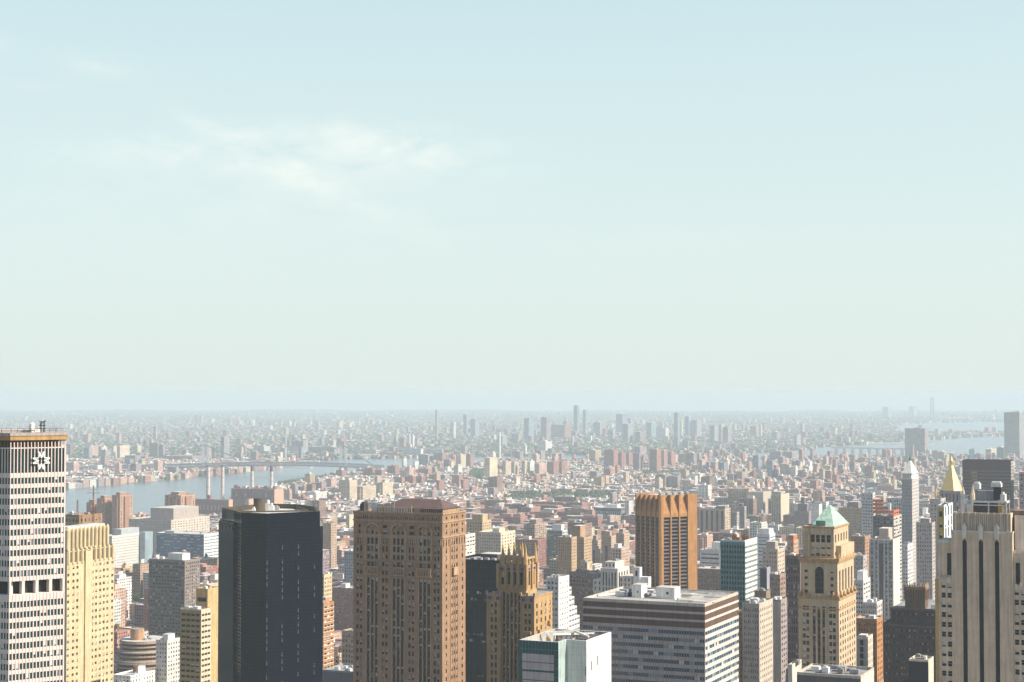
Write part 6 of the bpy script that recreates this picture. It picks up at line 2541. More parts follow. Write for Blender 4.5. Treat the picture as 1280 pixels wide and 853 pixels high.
# =====================================================================================
# Ground, rivers and the wide city
# =====================================================================================
def gpt(px, py):
    D = ground_depth(py)
    return (ks(px, py)[0] * D, D)


RIVER = [gpt(*q) for q in ((-420, 720), (-150, 690), (60, 672), (190, 652), (285, 632), (352, 612), (420, 598), (470, 592), (530, 586), (610, 580), (720, 577.5), (860, 574), (960, 572), (960, 567), (860, 567), (720, 570), (620, 571.5), (560, 572.5), (530, 573), (420, 575.5), (372, 579), (345, 586), (300, 591), (230, 598.5), (160, 605), (82, 612), (0, 618), (-150, 622), (-420, 630))]
BAY = [gpt(*q) for q in ((960, 572), (1040, 569), (1120, 569), (1165, 571), (1210, 571), (1300, 575), (1500, 590), (1500, 546), (1290, 544.5), (1230, 546), (1185, 549), (1160, 551), (1100, 555), (1040, 558.5), (960, 567))]
BAY2 = [gpt(*q) for q in ((1120, 541), (1150, 542), (1200, 542), (1300, 542.5), (1500, 540), (1500, 525), (1290, 527.5), (1220, 528), (1160, 529), (1120, 532))]


def inside(poly, x, y):
    x, y = np.asarray(x, float), np.asarray(y, float)
    r = np.zeros(x.shape, bool)
    n = len(poly)
    for i in range(n):
        x1, y1 = poly[i]
        x2, y2 = poly[(i + 1) % n]
        c = ((y1 > y) != (y2 > y)) & (x < (x2 - x1) * (y - y1) / (y2 - y1 + 1e-9) + x1)
        r ^= c
    return r


def in_water(x, y):
    return inside(RIVER, x, y) | inside(BAY, x, y) | inside(BAY2, x, y)


def ground_material():
    m = bpy.data.materials.new('city_ground')
    m.use_nodes = True
    n, l = m.node_tree.nodes, m.node_tree.links
    b = n['Principled BSDF']
    b.inputs['Roughness'].default_value = .95
    b.inputs['Specular IOR Level'].default_value = .1
    g = n.new('ShaderNodeNewGeometry')
    nz = n.new('ShaderNodeTexNoise')
    nz.inputs['Scale'].default_value = .004
    nz.inputs['Detail'].default_value = 10
    nz.inputs['Roughness'].default_value = .75
    l.new(g.outputs['Position'], nz.inputs['Vector'])
    cr = n.new('ShaderNodeValToRGB')
    e = cr.color_ramp.elements
    e[0].position, e[0].color = .36, (.045, .065, .035, 1)
    e[1].position, e[1].color = .66, (.24, .22, .20, 1)
    k = cr.color_ramp.elements.new(.5)
    k.color = (.12, .12, .105, 1)
    l.new(nz.outputs['Fac'], cr.inputs[0])
    l.new(cr.outputs[0], b.inputs['Base Color'])
    return m


def water_material():
    m = bpy.data.materials.new('river_water')
    m.use_nodes = True
    n, l = m.node_tree.nodes, m.node_tree.links
    b = n['Principled BSDF']
    b.inputs['Base Color'].default_value = (.11, .155, .18, 1)
    b.inputs['Roughness'].default_value = .22
    b.inputs['IOR'].default_value = 1.33
    g = n.new('ShaderNodeNewGeometry')
    mp = n.new('ShaderNodeMapping')
    mp.inputs['Scale'].default_value = (.012, .05, .05)
    l.new(g.outputs['Position'], mp.inputs['Vector'])
    nz = n.new('ShaderNodeTexNoise')
    nz.inputs['Scale'].default_value = 1
    nz.inputs['Detail'].default_value = 8
    l.new(mp.outputs[0], nz.inputs['Vector'])
    bp = n.new('ShaderNodeBump')
    bp.inputs['Strength'].default_value = .5
    bp.inputs['Distance'].default_value = 3
    l.new(nz.outputs['Fac'], bp.inputs['Height'])
    l.new(bp.outputs[0], b.inputs['Normal'])
    return m


mb = MB()
GX, GY0, GY1 = 24000, -1500, 29000
mb.quad((-GX, GY0, 0), (GX, GY0, 0), (GX, GY1, 0), (-GX, GY1, 0))
tag(mb.build('ground', ground_material()), kind='structure')
wmat = water_material()
for nm, pl in (('river_water', RIVER), ('bay_water', BAY), ('bay_water', BAY2)):
    mb = MB()
    a = sum(pl[i][0] * pl[(i + 1) % len(pl)][1] - pl[(i + 1) % len(pl)][0] * pl[i][1] for i in range(len(pl)))
    pts = pl if a > 0 else pl[::-1]
    mb.poly([(p[0], p[1], .5) for p in pts])
    tag(mb.build(nm, wmat), kind='structure')
# low far hills on the horizon
mb = MB()
r = random.Random(11)
for (xa, xb, D, hm) in ((-9000, 2500, 24500, 40), (1500, 11000, 25800, 50), (-12000, 4000, 26500, 55)):
    xs = np.linspace(xa, xb, 40)
    hs = [hm * (.35 + .4 * math.sin(i * .5 + D) ** 2 + .25 * r.random()) * math.sin(math.pi * i / 39) ** .5 for i in range(40)]
    for i in range(39):
        a, b = xs[i], xs[i + 1]
        mb.quad((a, D, 0), (b, D, 0), (b, D + 900, hs[i + 1]), (a, D + 900, hs[i]))
        mb.quad((a, D + 900, hs[i]), (b, D + 900, hs[i + 1]), (b, D + 2400, 0), (a, D + 2400, 0))
tag(mb.build('hills', mat('hill_woods', (.05, .075, .04), .95, .3, .002)), kind='structure')


def city_material(name='city_masonry'):
    """Wall and roof colour from the building, windows laid out on every wall by height and distance along the wall."""
    m = bpy.data.materials.new(name)
    m.use_nodes = True
    n, l = m.node_tree.nodes, m.node_tree.links
    b = n['Principled BSDF']
    b.inputs['Roughness'].default_value = .88
    b.inputs['Specular IOR Level'].default_value = .2
    at_ = n.new('ShaderNodeAttribute')
    at_.attribute_name = 'Col'
    g = n.new('ShaderNodeNewGeometry')
    sp = n.new('ShaderNodeSeparateXYZ')
    l.new(g.outputs['Position'], sp.inputs[0])
    sn = n.new('ShaderNodeSeparateXYZ')
    l.new(g.outputs['True Normal'], sn.inputs[0])

    def M(op, a, b_=None):
        q = n.new('ShaderNodeMath')
        q.operation = op
        for i, v in enumerate((a, b_)):
            if v is None:
                continue
            if isinstance(v, (int, float)):
                q.inputs[i].default_value = v
            else:
                l.new(v, q.inputs[i])
        return q.outputs[0]
    u = M('SUBTRACT', M('MULTIPLY', sp.outputs['Y'], sn.outputs['X']), M('MULTIPLY', sp.outputs['X'], sn.outputs['Y']))
    uc = M('DIVIDE', u, 3.3)
    vc = M('DIVIDE', sp.outputs['Z'], 3.3)
    fu, fv = M('FRACT', uc), M('FRACT', vc)
    den = at_.outputs['Alpha']
    inu = M('LESS_THAN', M('ABSOLUTE', M('SUBTRACT', fu, .5)), M('MULTIPLY', den, .5))
    inv = M('LESS_THAN', M('ABSOLUTE', M('SUBTRACT', fv, .55)), .27)
    wall = M('LESS_THAN', M('ABSOLUTE', sn.outputs['Z']), .5)
    mask = M('MULTIPLY', M('MULTIPLY', inu, inv), wall)
    cb = n.new('ShaderNodeCombineXYZ')
    l.new(M('FLOOR', uc), cb.inputs[0])
    l.new(M('FLOOR', vc), cb.inputs[1])
    wn_ = n.new('ShaderNodeTexWhiteNoise')
    wn_.noise_dimensions = '3D'
    l.new(cb.outputs[0], wn_.inputs['Vector'])
    rp = n.new('ShaderNodeValToRGB')
    rp.color_ramp.interpolation = 'CONSTANT'
    e = rp.color_ramp.elements
    e[0].position, e[0].color = 0, (.025, .03, .04, 1)
    e[1].position, e[1].color = .62, (.09, .10, .115, 1)
    k = e.new(.86)
    k.color = (.42, .40, .36, 1)
    l.new(wn_.outputs['Value'], rp.inputs[0])
    nz = n.new('ShaderNodeTexNoise')
    nz.inputs['Scale'].default_value = .06
    nz.inputs['Detail'].default_value = 6
    l.new(g.outputs['Position'], nz.inputs['Vector'])
    mr = n.new('ShaderNodeMapRange')
    mr.inputs[1].default_value, mr.inputs[2].default_value = .3, .7
    mr.inputs[3].default_value, mr.inputs[4].default_value = .8, 1.2
    l.new(nz.outputs['Fac'], mr.inputs[0])
    vm = n.new('ShaderNodeVectorMath')
    vm.operation = 'SCALE'
    l.new(at_.outputs['Color'], vm.inputs[0])
    l.new(mr.outputs[0], vm.inputs['Scale'])
    mx = n.new('ShaderNodeMix')
    mx.data_type = 'RGBA'
    l.new(mask, mx.inputs[0])
    l.new(vm.outputs[0], mx.inputs[6])
    l.new(rp.outputs[0], mx.inputs[7])
    l.new(mx.outputs[2], b.inputs['Base Color'])
    return m


CITY = city_material()


def boxes_mesh(name, B):
    """One mesh from an array of boxes: x, y (centre), half width, half depth, angle, z0, z1, wall rgb, window share, roof rgb."""
    B = np.asarray(B, float)
    n = len(B)
    ca, sa = np.cos(B[:, 4]), np.sin(B[:, 4])
    V = np.zeros((n, 8, 3))
    for k, (sx, sy) in enumerate(((-1, -1), (1, -1), (1, 1), (-1, 1))):
        lx, ly = sx * B[:, 2], sy * B[:, 3]
        X = B[:, 0] + lx * ca + ly * sa
        Y = B[:, 1] - lx * sa + ly * ca
        for t in (0, 1):
            V[:, k + 4 * t, 0] = X
            V[:, k + 4 * t, 1] = Y
            V[:, k + 4 * t, 2] = B[:, 5 + t]
    F = np.array([[0, 1, 5, 4], [1, 2, 6, 5], [2, 3, 7, 6], [3, 0, 4, 7], [4, 5, 6, 7]])
    idx = (F[None] + (np.arange(n) * 8)[:, None, None]).reshape(-1)
    me = bpy.data.meshes.new(name)
    me.vertices.add(n * 8)
    me.vertices.foreach_set('co', V.reshape(-1))
    nf = n * 5
    me.loops.add(nf * 4)
    me.loops.foreach_set('vertex_index', idx)
    me.polygons.add(nf)
    me.polygons.foreach_set('loop_start', np.arange(nf) * 4)
    me.polygons.foreach_set('loop_total', np.full(nf, 4))
    me.polygons.foreach_set('use_smooth', np.zeros(nf, bool))
    me.update(calc_edges=True)
    at_ = me.attributes.new('Col', 'FLOAT_COLOR', 'FACE')
    C = np.zeros((n, 5, 4))
    C[:, :4, :3] = B[:, None, 7:10]
    C[:, :4, 3] = B[:, None, 10]
    C[:, 4, :3] = B[:, 11:14]
    at_.data.foreach_set('color', C.reshape(-1))
    me.materials.append(CITY)
    o = bpy.data.objects.new(name, me)
    COL.objects.link(o)
    return o


# palette: name, colour
PAL = dict(brick=(.36, .18, .14), red=(.36, .165, .125), brown=(.28, .175, .135), tan=(.50, .36, .235), cream=(.66, .55, .40), white=(.68, .66, .62), grey=(.33, .33, .34), mauve=(.33, .25, .26), dark=(.11, .10, .12), pink=(.54, .36, .29), blue=(.24, .29, .35), orange=(.42, .22, .12))
WORD = dict(brick='red-brown brick', red='red brick', brown='brown brick', tan='tan brick', cream='cream', white='white', grey='grey', mauve='mauve-grey', dark='dark', pink='pinkish', blue='blue glass', orange='orange-tan')
ROOFS = [(.62, .60, .57), (.45, .43, .41), (.30, .28, .27), (.16, .15, .15), (.70, .69, .66), (.34, .22, .17)]

CITYB = []     # every generated building as a dict


def addb(x, y, hw, hd, ang, h, c, win=.45, listed=False, extra=None, colour=None):
    col = colour or PAL[c]
    j = RND.uniform(.88, 1.14)
    j2 = RND.uniform(.95, 1.05)
    col = (min(.8, col[0] * j), min(.8, col[1] * j * j2), min(.8, col[2] * j))
    CITYB.append(dict(x=x, y=y, hw=hw, hd=hd, a=R(ang), h=h, c=c, col=col, win=win, roof=RND.choice(ROOFS), listed=listed, extra=extra))


def L(xl, xc, xr, yt, yb, c, ang=GRID, d=None, win=.45, extra=None):
    """A building measured in the photograph: columns, roof row and the row where it meets the ground."""
    D = ground_depth(yb)
    if xr <= xc + .3 and d is None:
        d = 18
    P = plot(xl, xc, xr, yt, D, ang, d)
    if P['d'] < 3 or P['d'] > 160:
        P['d'] = min(160, max(10, abs(P['d'])))
    a = R(ang)
    cx = P['o'][0] + P['w'] / 2 * math.cos(a) + P['d'] / 2 * math.sin(a)
    cy = P['o'][1] - P['w'] / 2 * math.sin(a) + P['d'] / 2 * math.cos(a)
    addb(cx, cy, P['w'] / 2, P['d'] / 2, ang, max(6, P['h']), c, win, True, extra)
    FOOT.append((cx, cy, max(P['w'], P['d']) * .6))


# --- across the river, left
for q in ((83, 92, 99, 579, 597, 'pink'), (110, 113, 123, 558, 574, 'pink'), (123, 127, 134, 559, 575, 'cream'), (127, 132, 137, 563, 578, 'grey'), (140, 142, 146, 558, 574, 'cream'), (146, 150, 162, 558, 576, 'cream'), (187, 197, 199, 554, 574, 'mauve'), (199, 204, 206.5, 556, 574, 'mauve'), (192, 195, 197, 533, 553, 'grey'), (145, 149, 152, 542, 557, 'pink'), (166, 172, 177, 557, 569, 'cream'), (227, 231, 241, 568, 578, 'white'), (193, 197.5, 203.5, 577, 596, 'pink'), (163, 170, 177, 580, 595, 'mauve'), (144, 149, 152.5, 580, 596, 'pink'), (176, 181, 184, 571, 586, 'brick'), (156, 166, 180, 570, 583, 'grey'), (104, 110, 114, 543, 556, 'pink'), (205, 240, 262, 571, 580, 'mauve'), (112, 122, 128, 582, 594, 'white'), (130, 140, 152, 596, 602, 'mauve'),
          (244, 247, 248.5, 518.5, 533, 'grey'), (249.5, 252, 254, 519.5, 533, 'pink'), (311, 315, 319, 525, 535, 'white'), (359, 362, 364.5, 526.5, 535, 'white'), (364, 379, 385, 551, 568, 'grey'), (386, 418, 426, 559, 569, 'mauve'), (317, 330, 338, 558, 568, 'white'), (292, 306, 315, 556, 564, 'pink'), (255, 262, 268, 561, 577, 'pink'), (276, 280, 287, 547, 577, 'grey'), (394, 398, 400, 527, 540, 'pink'), (420, 424, 429, 528, 538, 'cream'), (434, 437, 440, 528, 537, 'cream'), (436, 440, 443, 527, 535, 'white'), (447, 449, 450.5, 527, 534, 'cream'), (457, 460, 466, 523, 533, 'pink'), (463, 466, 468, 524, 533, 'cream'), (443, 446, 447, 536, 545, 'white'), (400, 402, 404, 536, 545, 'white'),
          (434, 470, 471, 563, 572, 'white'), (476, 497, 499, 566, 573, 'pink'), (503, 526, 529, 561, 571, 'white'), (532, 553, 554, 562, 569, 'white'), (544, 546.2, 547.5, 513, 547, 'grey'), (563, 567, 570, 528, 550, 'white'), (579, 583, 585, 518.5, 546, 'blue'), (588, 594, 598.5, 524, 549, 'blue')):
    L(*q, ang=24)
# --- downtown cluster far across the river
for q in ((655, 661, 667.5, 523, 552, 'blue'), (676, 683, 688, 522, 553, 'mauve'), (689, 706, 713, 531, 550, 'brick'), (704, 708, 712, 527, 549, 'mauve'), (717, 721.5, 724, 507, 546, 'blue'), (728.5, 732, 734, 512.5, 545, 'blue'), (742, 750, 757, 528, 548, 'grey'), (770, 778, 785, 518, 544, 'blue'), (778, 785, 791, 530, 556, 'grey'), (785, 788, 791.5, 523, 548, 'blue'), (808, 814, 820.5, 528.5, 550, 'blue'), (820, 832, 836, 535, 552, 'white'), (842.5, 847, 850, 516, 551, 'blue'), (850.5, 852, 853.5, 526, 548, 'cream'), (856, 861, 864.5, 521, 549, 'blue'), (865, 871, 877, 525, 549, 'grey'), (887, 893, 899, 532, 555, 'grey'), (898, 902, 905, 531, 556, 'cream'), (904, 910, 913, 534, 556, 'grey'), (938, 945, 949, 533, 549, 'mauve'), (949, 951, 953, 531, 548, 'cream'), (965, 971, 975, 540, 552, 'mauve'), (992, 996, 1001, 545, 560, 'grey'), (714, 716, 717.5, 545, 559, 'cream'), (622, 628, 634, 545, 560, 'grey'), (640, 648, 652, 543, 555, 'mauve'), (673, 682, 690, 552, 566, 'white'), (760, 766, 769, 538, 552, 'grey'), (794, 800, 806, 540, 556, 'mauve'), (1000, 1003, 1006, 530, 545, 'grey'), (1103, 1110, 1115, 509, 525, 'grey'), (1136, 1142, 1147, 508, 522, 'grey')):
    L(*q, ang=30)
# --- near bank and lower east side
for q in ((426, 437, 446.5, 601, 634, 'cream'), (446, 453.5, 470, 609, 633, 'cream'), (469, 478.5, 491.5, 604, 629, 'cream'), (523, 535, 544, 569, 584, 'mauve'), (542, 553, 557.5, 567, 584, 'brick'), (564, 575, 577.5, 567, 584, 'brick'), (570, 576, 582.5, 569, 591, 'cream'), (582, 588, 592, 568, 588, 'brick'), (605.5, 612, 622, 573, 603, 'cream'), (628, 632, 639, 577, 601, 'cream'), (639, 643, 648.5, 578, 600, 'cream'), (652, 656, 659, 576, 600, 'cream'), (659, 662.5, 668.5, 577, 599, 'white'), (668, 674, 686, 580, 600, 'pink'), (685.5, 692, 699, 578, 599, 'brick'), (698, 702, 709, 577, 598, 'brick'), (643.5, 650, 654.5, 565, 580, 'mauve'), (669.5, 676, 681.5, 564, 580, 'mauve'), (675, 683, 688, 593, 605, 'pink'), (610.5, 621.5, 628.5, 597, 627, 'brown'), (755, 767, 772.5, 563, 593, 'brick'), (772, 777, 782.5, 567, 590, 'brick'), (781, 786, 792.5, 567, 588, 'brick'), (791, 799, 803, 567, 594, 'mauve'), (812, 821, 826.5, 562, 594, 'brick'), (826, 830, 834.5, 563, 590, 'brick'), (834, 839, 845, 566, 588, 'brick'), (736, 744, 751.5, 563, 582, 'tan'), (792, 800, 808, 559, 580, 'mauve'), (848, 866, 872, 568, 586, 'tan'), (858, 867, 871, 567, 590, 'mauve'), (870, 874, 877, 567, 589, 'mauve'), (878, 880, 884, 567, 587, 'brick'), (819, 831, 835, 594, 617, 'mauve'), (835, 847, 850.5, 596, 617, 'mauve'), (876, 887, 893, 597, 621, 'brown'), (897, 909, 914, 601, 620, 'brown'), (909, 916.5, 920.5, 593, 616, 'mauve'), (920, 927.5, 931.5, 591, 616, 'mauve'), (931, 937, 942.5, 598, 616, 'brown'), (865, 876, 882, 610, 633, 'white'), (850, 861, 865, 602, 618, 'cream'), (702, 713, 714, 630, 656, 'brick'), (713, 728, 735, 629, 657, 'brick'), (958, 965.5, 967, 576, 606, 'blue'), (965.5, 972, 974, 588, 607, 'dark'), (997, 1009, 1013, 588, 606, 'brown'), (890, 905, 910, 579, 600, 'blue'), (883, 891, 895, 577, 597, 'blue'), (941, 948, 951, 570, 596, 'blue'), (962, 976, 980, 565, 582, 'mauve'), (980, 990, 996, 565, 582, 'mauve'), (1131, 1156, 1160.5, 536, 573, 'mauve'), (1164.5, 1172, 1174, 564, 583, 'tan'), (1173, 1180, 1183.5, 565, 583, 'tan'), (1147, 1158, 1160, 570, 588, 'blue'), (1255, 1274, 1290, 516, 582, 'grey'), (1216, 1224, 1230, 568, 580, 'grey'), (1232, 1239, 1245, 562, 579, 'cream'), (1246, 1254, 1262, 560, 580, 'grey'), (1184, 1190, 1196, 567, 580, 'mauve'), (1196, 1206, 1212, 570, 582, 'blue'), (1262, 1268, 1276, 552, 579, 'grey'),
          (363, 369, 373, 606, 627, 'mauve'), (373, 380, 388, 609, 624, 'brown'), (383, 390, 395, 606, 628, 'brown'), (355, 362, 365, 613, 634, 'tan'), (395, 402, 408, 604, 622, 'mauve'), (382, 395, 408.5, 616, 632, 'white'), (408, 414, 421, 599, 617, 'pink'), (455, 466, 470, 586, 600, 'brick'), (470, 477, 482, 586, 598, 'brick'), (484, 494, 499, 583, 599, 'brick'), (508, 517, 522, 587, 600, 'brick'), (523, 535, 540, 587, 600, 'brick'), (493, 502, 506, 597, 610, 'brick'), (506, 516, 520, 596, 611, 'brick'), (520, 527, 532, 596, 610, 'brick'), (536, 543, 548, 593, 606, 'brick'), (540, 544, 546.5, 584, 601, 'tan'), (548, 556, 562, 594, 605, 'mauve'), (566, 573, 578.5, 594, 603, 'grey')):
    L(*q, ang=RND.choice((20, 24, 28)))
# right: blocks under and behind the white campanile and around the gold pyramid
for q in ((1081, 1101, 1106, 604, 625, 'grey'), (1066, 1080, 1084, 606, 622, 'grey'), (1020, 1042, 1048, 612, 632, 'mauve'), (1028, 1044, 1050, 622, 645, 'mauve'), (1150, 1160, 1163, 600, 628, 'grey'), (1188, 1200, 1203, 585, 604, 'grey')):
    L(*q)

# --- planned brick estate in the middle
r = random.Random(21)
for i in range(240):
    py = 633 + r.random() ** .8 * 58
    px = 500 + r.random() * 235
    D = ground_depth(py + 12)
    x, y = ks(px, py)[0] * D, D
    if any((x - fx) ** 2 + (y - fy) ** 2 < (fr + 16) ** 2 for fx, fy, fr in FOOT):
        continue
    FOOT.append((x, y, 17))
    h = r.uniform(33, 42)
    c = r.choice(('brick', 'brick', 'red', 'brown'))
    k = r.random() < .5
    addb(x, y, 26 if k else 8.5, 8.5 if k else 24, GRID, h, c, .4, extra='wing')

# --- Manhattan blocks
gX = (math.cos(R(GRID)), -math.sin(R(GRID)))
gY = (math.sin(R(GRID)), math.cos(R(GRID)))
TREES = ((437, 789, 8.5, 'leafy tree in the gap left of the brown hip-roofed tower'), (430, 791, 5.5, 'smaller tree at the left of the leafy tree in the gap'), (160, 758, 6, 'dark tree, left one of the row under the white hospital slab'), (170, 757, 6.5, 'dark tree, middle one of the row under the white hospital slab'), (179, 758, 5.5, 'dark tree, right one of the row under the white hospital slab'), (599, 604, 5, 'round tree by the white slabs near the river'))
for px, pb, rp_, lab in TREES:
    FOOT.append((*gpt(px, pb), 26))
FA = np.array(FOOT)
PARKS = [[gpt(632, 632), gpt(770, 629), gpt(775, 619.5), gpt(632, 622)], [gpt(1072, 602), gpt(1104, 602), gpt(1104, 589), gpt(1072, 589)], [gpt(348, 614), gpt(405, 604), gpt(405, 600), gpt(348, 607)], [gpt(585, 602), gpt(606, 602), gpt(606, 592), gpt(585, 592)], [gpt(800, 600), gpt(880, 598), gpt(880, 592), gpt(800, 594)]]
r = random.Random(5)
for iv in range(-70, 130):
    for iu in range(-24, 20):
        u0, v0 = iu * 205.0 + 40 * (iv % 2), iv * 80.0
        cx, cy = gX[0] * u0 + gY[0] * v0, gX[1] * u0 + gY[1] * v0
        if cy < 900 or cy > 6700 or abs(cx) > cy * .36 + 160:
            continue
        pu = -88.0
        bh = r.random()
        pool0 = r.sample(('brick', 'brown', 'tan', 'cream', 'white', 'grey', 'mauve', 'red'), 4) if cx > cy * .10 else r.sample(('brick', 'brick', 'brown', 'tan', 'cream', 'red', 'mauve', 'pink', 'white'), 4)
        if cy > 3500:
            pool0 = r.sample(('brick', 'tan', 'cream', 'white', 'pink', 'mauve', 'brick', 'pink', 'red'), 3)
        while pu < 88:
            for row in (-1, 1):
                if row == -1:
                    wlot = r.choice((8, 12, 16, 24, 32)) if cy < 3000 else r.choice((7, 8, 12, 16, 22))
                    if 640 + FOC * cx / cy > 860 and cy < 4200:
                        wlot = r.choice((16, 20, 26, 34, 42))
                dl = r.uniform(22, 31)
                uu, vv = u0 + pu + wlot / 2, v0 + row * 15.5
                x, y = gX[0] * uu + gY[0] * vv, gX[1] * uu + gY[1] * vv
                px = 640 + FOC * x / y
                if px < -60 or px > 1340:
                    continue
                if in_water(np.array([x]), np.array([y]))[0] or any(inside(p, np.array([x]), np.array([y]))[0] for p in PARKS):
                    continue
                d2 = (FA[:, 0] - x) ** 2 + (FA[:, 1] - y) ** 2
                if (d2 < (FA[:, 2] + wlot * .4) ** 2).any():
                    continue
                t = r.random()
                if y < 1500:
                    h = 22 + 50 * t ** 1.5
                elif y < 2400:
                    h = 18 + 40 * t ** 1.8 + (45 * r.random() if r.random() < .08 else 0)
                elif y < 3400:
                    h = 15 + 20 * t ** 2 + (40 * r.random() if r.random() < .06 else 0)
                else:
                    h = 13 + 5 * bh + 3.5 * t + (30 * r.random() if r.random() < .03 else 0)
                if px > 860:
                    h += (4 + 22 * r.random() ** 1.6) * (1 if y < 4200 else .45)
                    if r.random() < .05 and y > 1800:
                        h += 35 * r.random()
                if px < 300 and y > 2300:
                    h = min(h, 20)
                if 480 < px < 740 and 2500 < y < 3500:
                    h = min(h, 24)
                if px < 300 and y < 2300:
                    h = min(h, 55)
                if 422 < px < 452 and y < 1930:
                    h = min(h, max(9, CAM_Z - y * (806 - 495) / FOC))
                if 150 < px < 190 and y < 2150:
                    h = min(h, max(9, CAM_Z - y * (790 - 495) / FOC))
                if y < 1560:
                    h = min(h, max(12, CAM_Z - y * ((840 if px < 250 else 800) - 495) / FOC))
                addb(x, y, wlot / 2 - .1, dl / 2, GRID, h, r.choice(pool0), r.choice((.35, .45, .5, .55)))
            pu += wlot

# --- across the rivers
rng = np.random.default_rng(3)
N = 52000
uy = rng.random(N)
yy = 5200 * (26000 / 5200) ** (uy ** .85)
xx = (rng.random(N) * 2 - 1) * (.345 * yy + 150)
# houses stand in rows along the streets
sa_, ca_ = math.sin(R(38)), math.cos(R(38))
su, sv = xx * ca_ - yy * sa_, xx * sa_ + yy * ca_
sv = np.where(yy < 15000, np.round(sv / 62) * 62 + rng.choice((-13, 13), N) + rng.normal(0, 1.5, N), sv)
su = np.where((yy < 15000) & (np.abs((su / 210) % 1) < .09), su + 24, su)
xx, yy = su * ca_ + sv * sa_, -su * sa_ + sv * ca_
keep = ~in_water(xx, yy)
# only land on the far side of the rivers
far_line = np.array([p for p in RIVER[17:]])
fx = np.interp(xx / yy, [-.6, -.26, -.19, -.158, -.137, -.124, -.10, -.05, 0, .10, .15, .19, .235, .30, .4], [4500, 4760, 5200, 5700, 6150, 6700, 7000, 7150, 7300, 7700, 7900, 8700, 9600, 11100, 11500])
keep &= yy > fx + 20
xx, yy = xx[keep], yy[keep]
n = len(xx)
sc = np.clip(yy / 8000, .8, 2.2)
hw = rng.uniform(5, 17, n) * sc
hd = rng.uniform(5, 10, n) * sc
hh = (7 + 8 * rng.random(n)) * np.clip(sc, 1, 1.5)
tall = rng.random(n) < .016
hh[tall] += rng.uniform(10, 45, tall.sum())
hw[tall] = rng.uniform(8, 16, tall.sum())
names = list(PAL)
pool = ['white', 'cream', 'pink', 'tan', 'brick', 'grey', 'brown', 'mauve', 'brick', 'grey']
ci = rng.integers(0, len(pool), n)
cols = np.array([PAL[c] for c in pool])[ci] * rng.uniform(.8, 1.15, (n, 1))
an = np.where(rng.random(n) < .12, R(20), R(38))
rf = np.array(ROOFS)[rng.integers(0, len(ROOFS), n)]
FARB = np.column_stack([xx, yy, hw, hd, an, np.zeros(n), hh, np.clip(cols, 0, .8), np.full(n, .35), rf])
# sheds and quays on the far shores
SHEDS = []
for (px, py, w_, d_, h_) in ((1187, 524.5, 420, 200, 22), (1200, 525.5, 300, 160, 26), (1098, 556, 500, 60, 10), (1120, 553, 420, 60, 9), (1170, 546, 160, 60, 12), (1220, 545, 320, 80, 14), (1258, 544, 260, 60, 12), (450, 573, 150, 40, 16), (370, 579, 180, 30, 9), (352, 584.5, 110, 22, 7), (320, 588, 60, 18, 8), (1185, 543, 110, 60, 30)):
    x, y = gpt(px, py)
    SHEDS.append([x, y + d_ * .5, w_ / 2, d_ / 2, 0, 0, h_, .66, .64, .58, .2, .66, .64, .60])
FARB = np.vstack([FARB, np.array(SHEDS)])

# ------------------------------------------------------------------ which of the city's buildings does the picture show best?
WZ, HZ = 640, 427
zb = np.zeros((HZ, WZ), bool)


def rect_of(b):
    ca, sa = math.cos(b['a']), math.sin(b['a'])
    xs, yn = [], 1e9
    for sx in (-1, 1):
        for sy in (-1, 1):
            X = b['x'] + sx * b['hw'] * ca + sy * b['hd'] * sa
            Y = b['y'] - sx * b['hw'] * sa + sy * b['hd'] * ca
            xs.append(640 + FOC * X / Y)
            yn = min(yn, Y)
    return min(xs), max(xs), 495 + (CAM_Z - b['h']) * FOC / yn, 495 + CAM_Z * FOC / yn, yn


items = []
for (a, b_, c, e, D, s) in HERO_RECTS:
    items.append((D, a, b_, c, e, None))
for b in CITYB:
    x0, x1, y0, y1, D = rect_of(b)
    b['rect'] = (x0, x1, y0, y1, D)
    items.append((D, x0, x1, y0, y1, b))
items.sort(key=lambda q: q[0])
for D, x0, x1, y0, y1, b in items:
    i0, i1 = max(0, int(round(x0 / 2))), min(WZ, max(int(round(x0 / 2)) + 1, int(round(x1 / 2))))
    j0, j1 = max(0, int(round(y0 / 2))), min(HZ, int(round(y1 / 2)))
    vis = 0
    if i1 > i0 and j1 > j0:
        s = zb[j0:j1, i0:i1]
        if b is not None:
            free = ~s
            vis = int(free.sum())
            if vis:
                jj, ii = np.nonzero(free)
                b['cen'] = (2 * (i0 + ii.mean()), 2 * (j0 + jj.mean()))
        s[:] = True
    if b is not None:
        b['vis'] = vis
N_SINGLE = 205
cand = [b for b in CITYB if b['vis'] >= 6]
cand.sort(key=lambda b: -b['vis'] * (1.7 if b['listed'] else 1.0))
single = cand[:N_SINGLE]
ids = set(id(b) for b in single)


def row(b, z0=0.0, k=1.0, z1=None, col=None, win=None):
    c = col or b['col']
    return [b['x'], b['y'], b['hw'] * k, b['hd'] * k, b['a'], z0, b['h'] if z1 is None else z1, *c, b['win'] if win is None else win, *b['roof']]


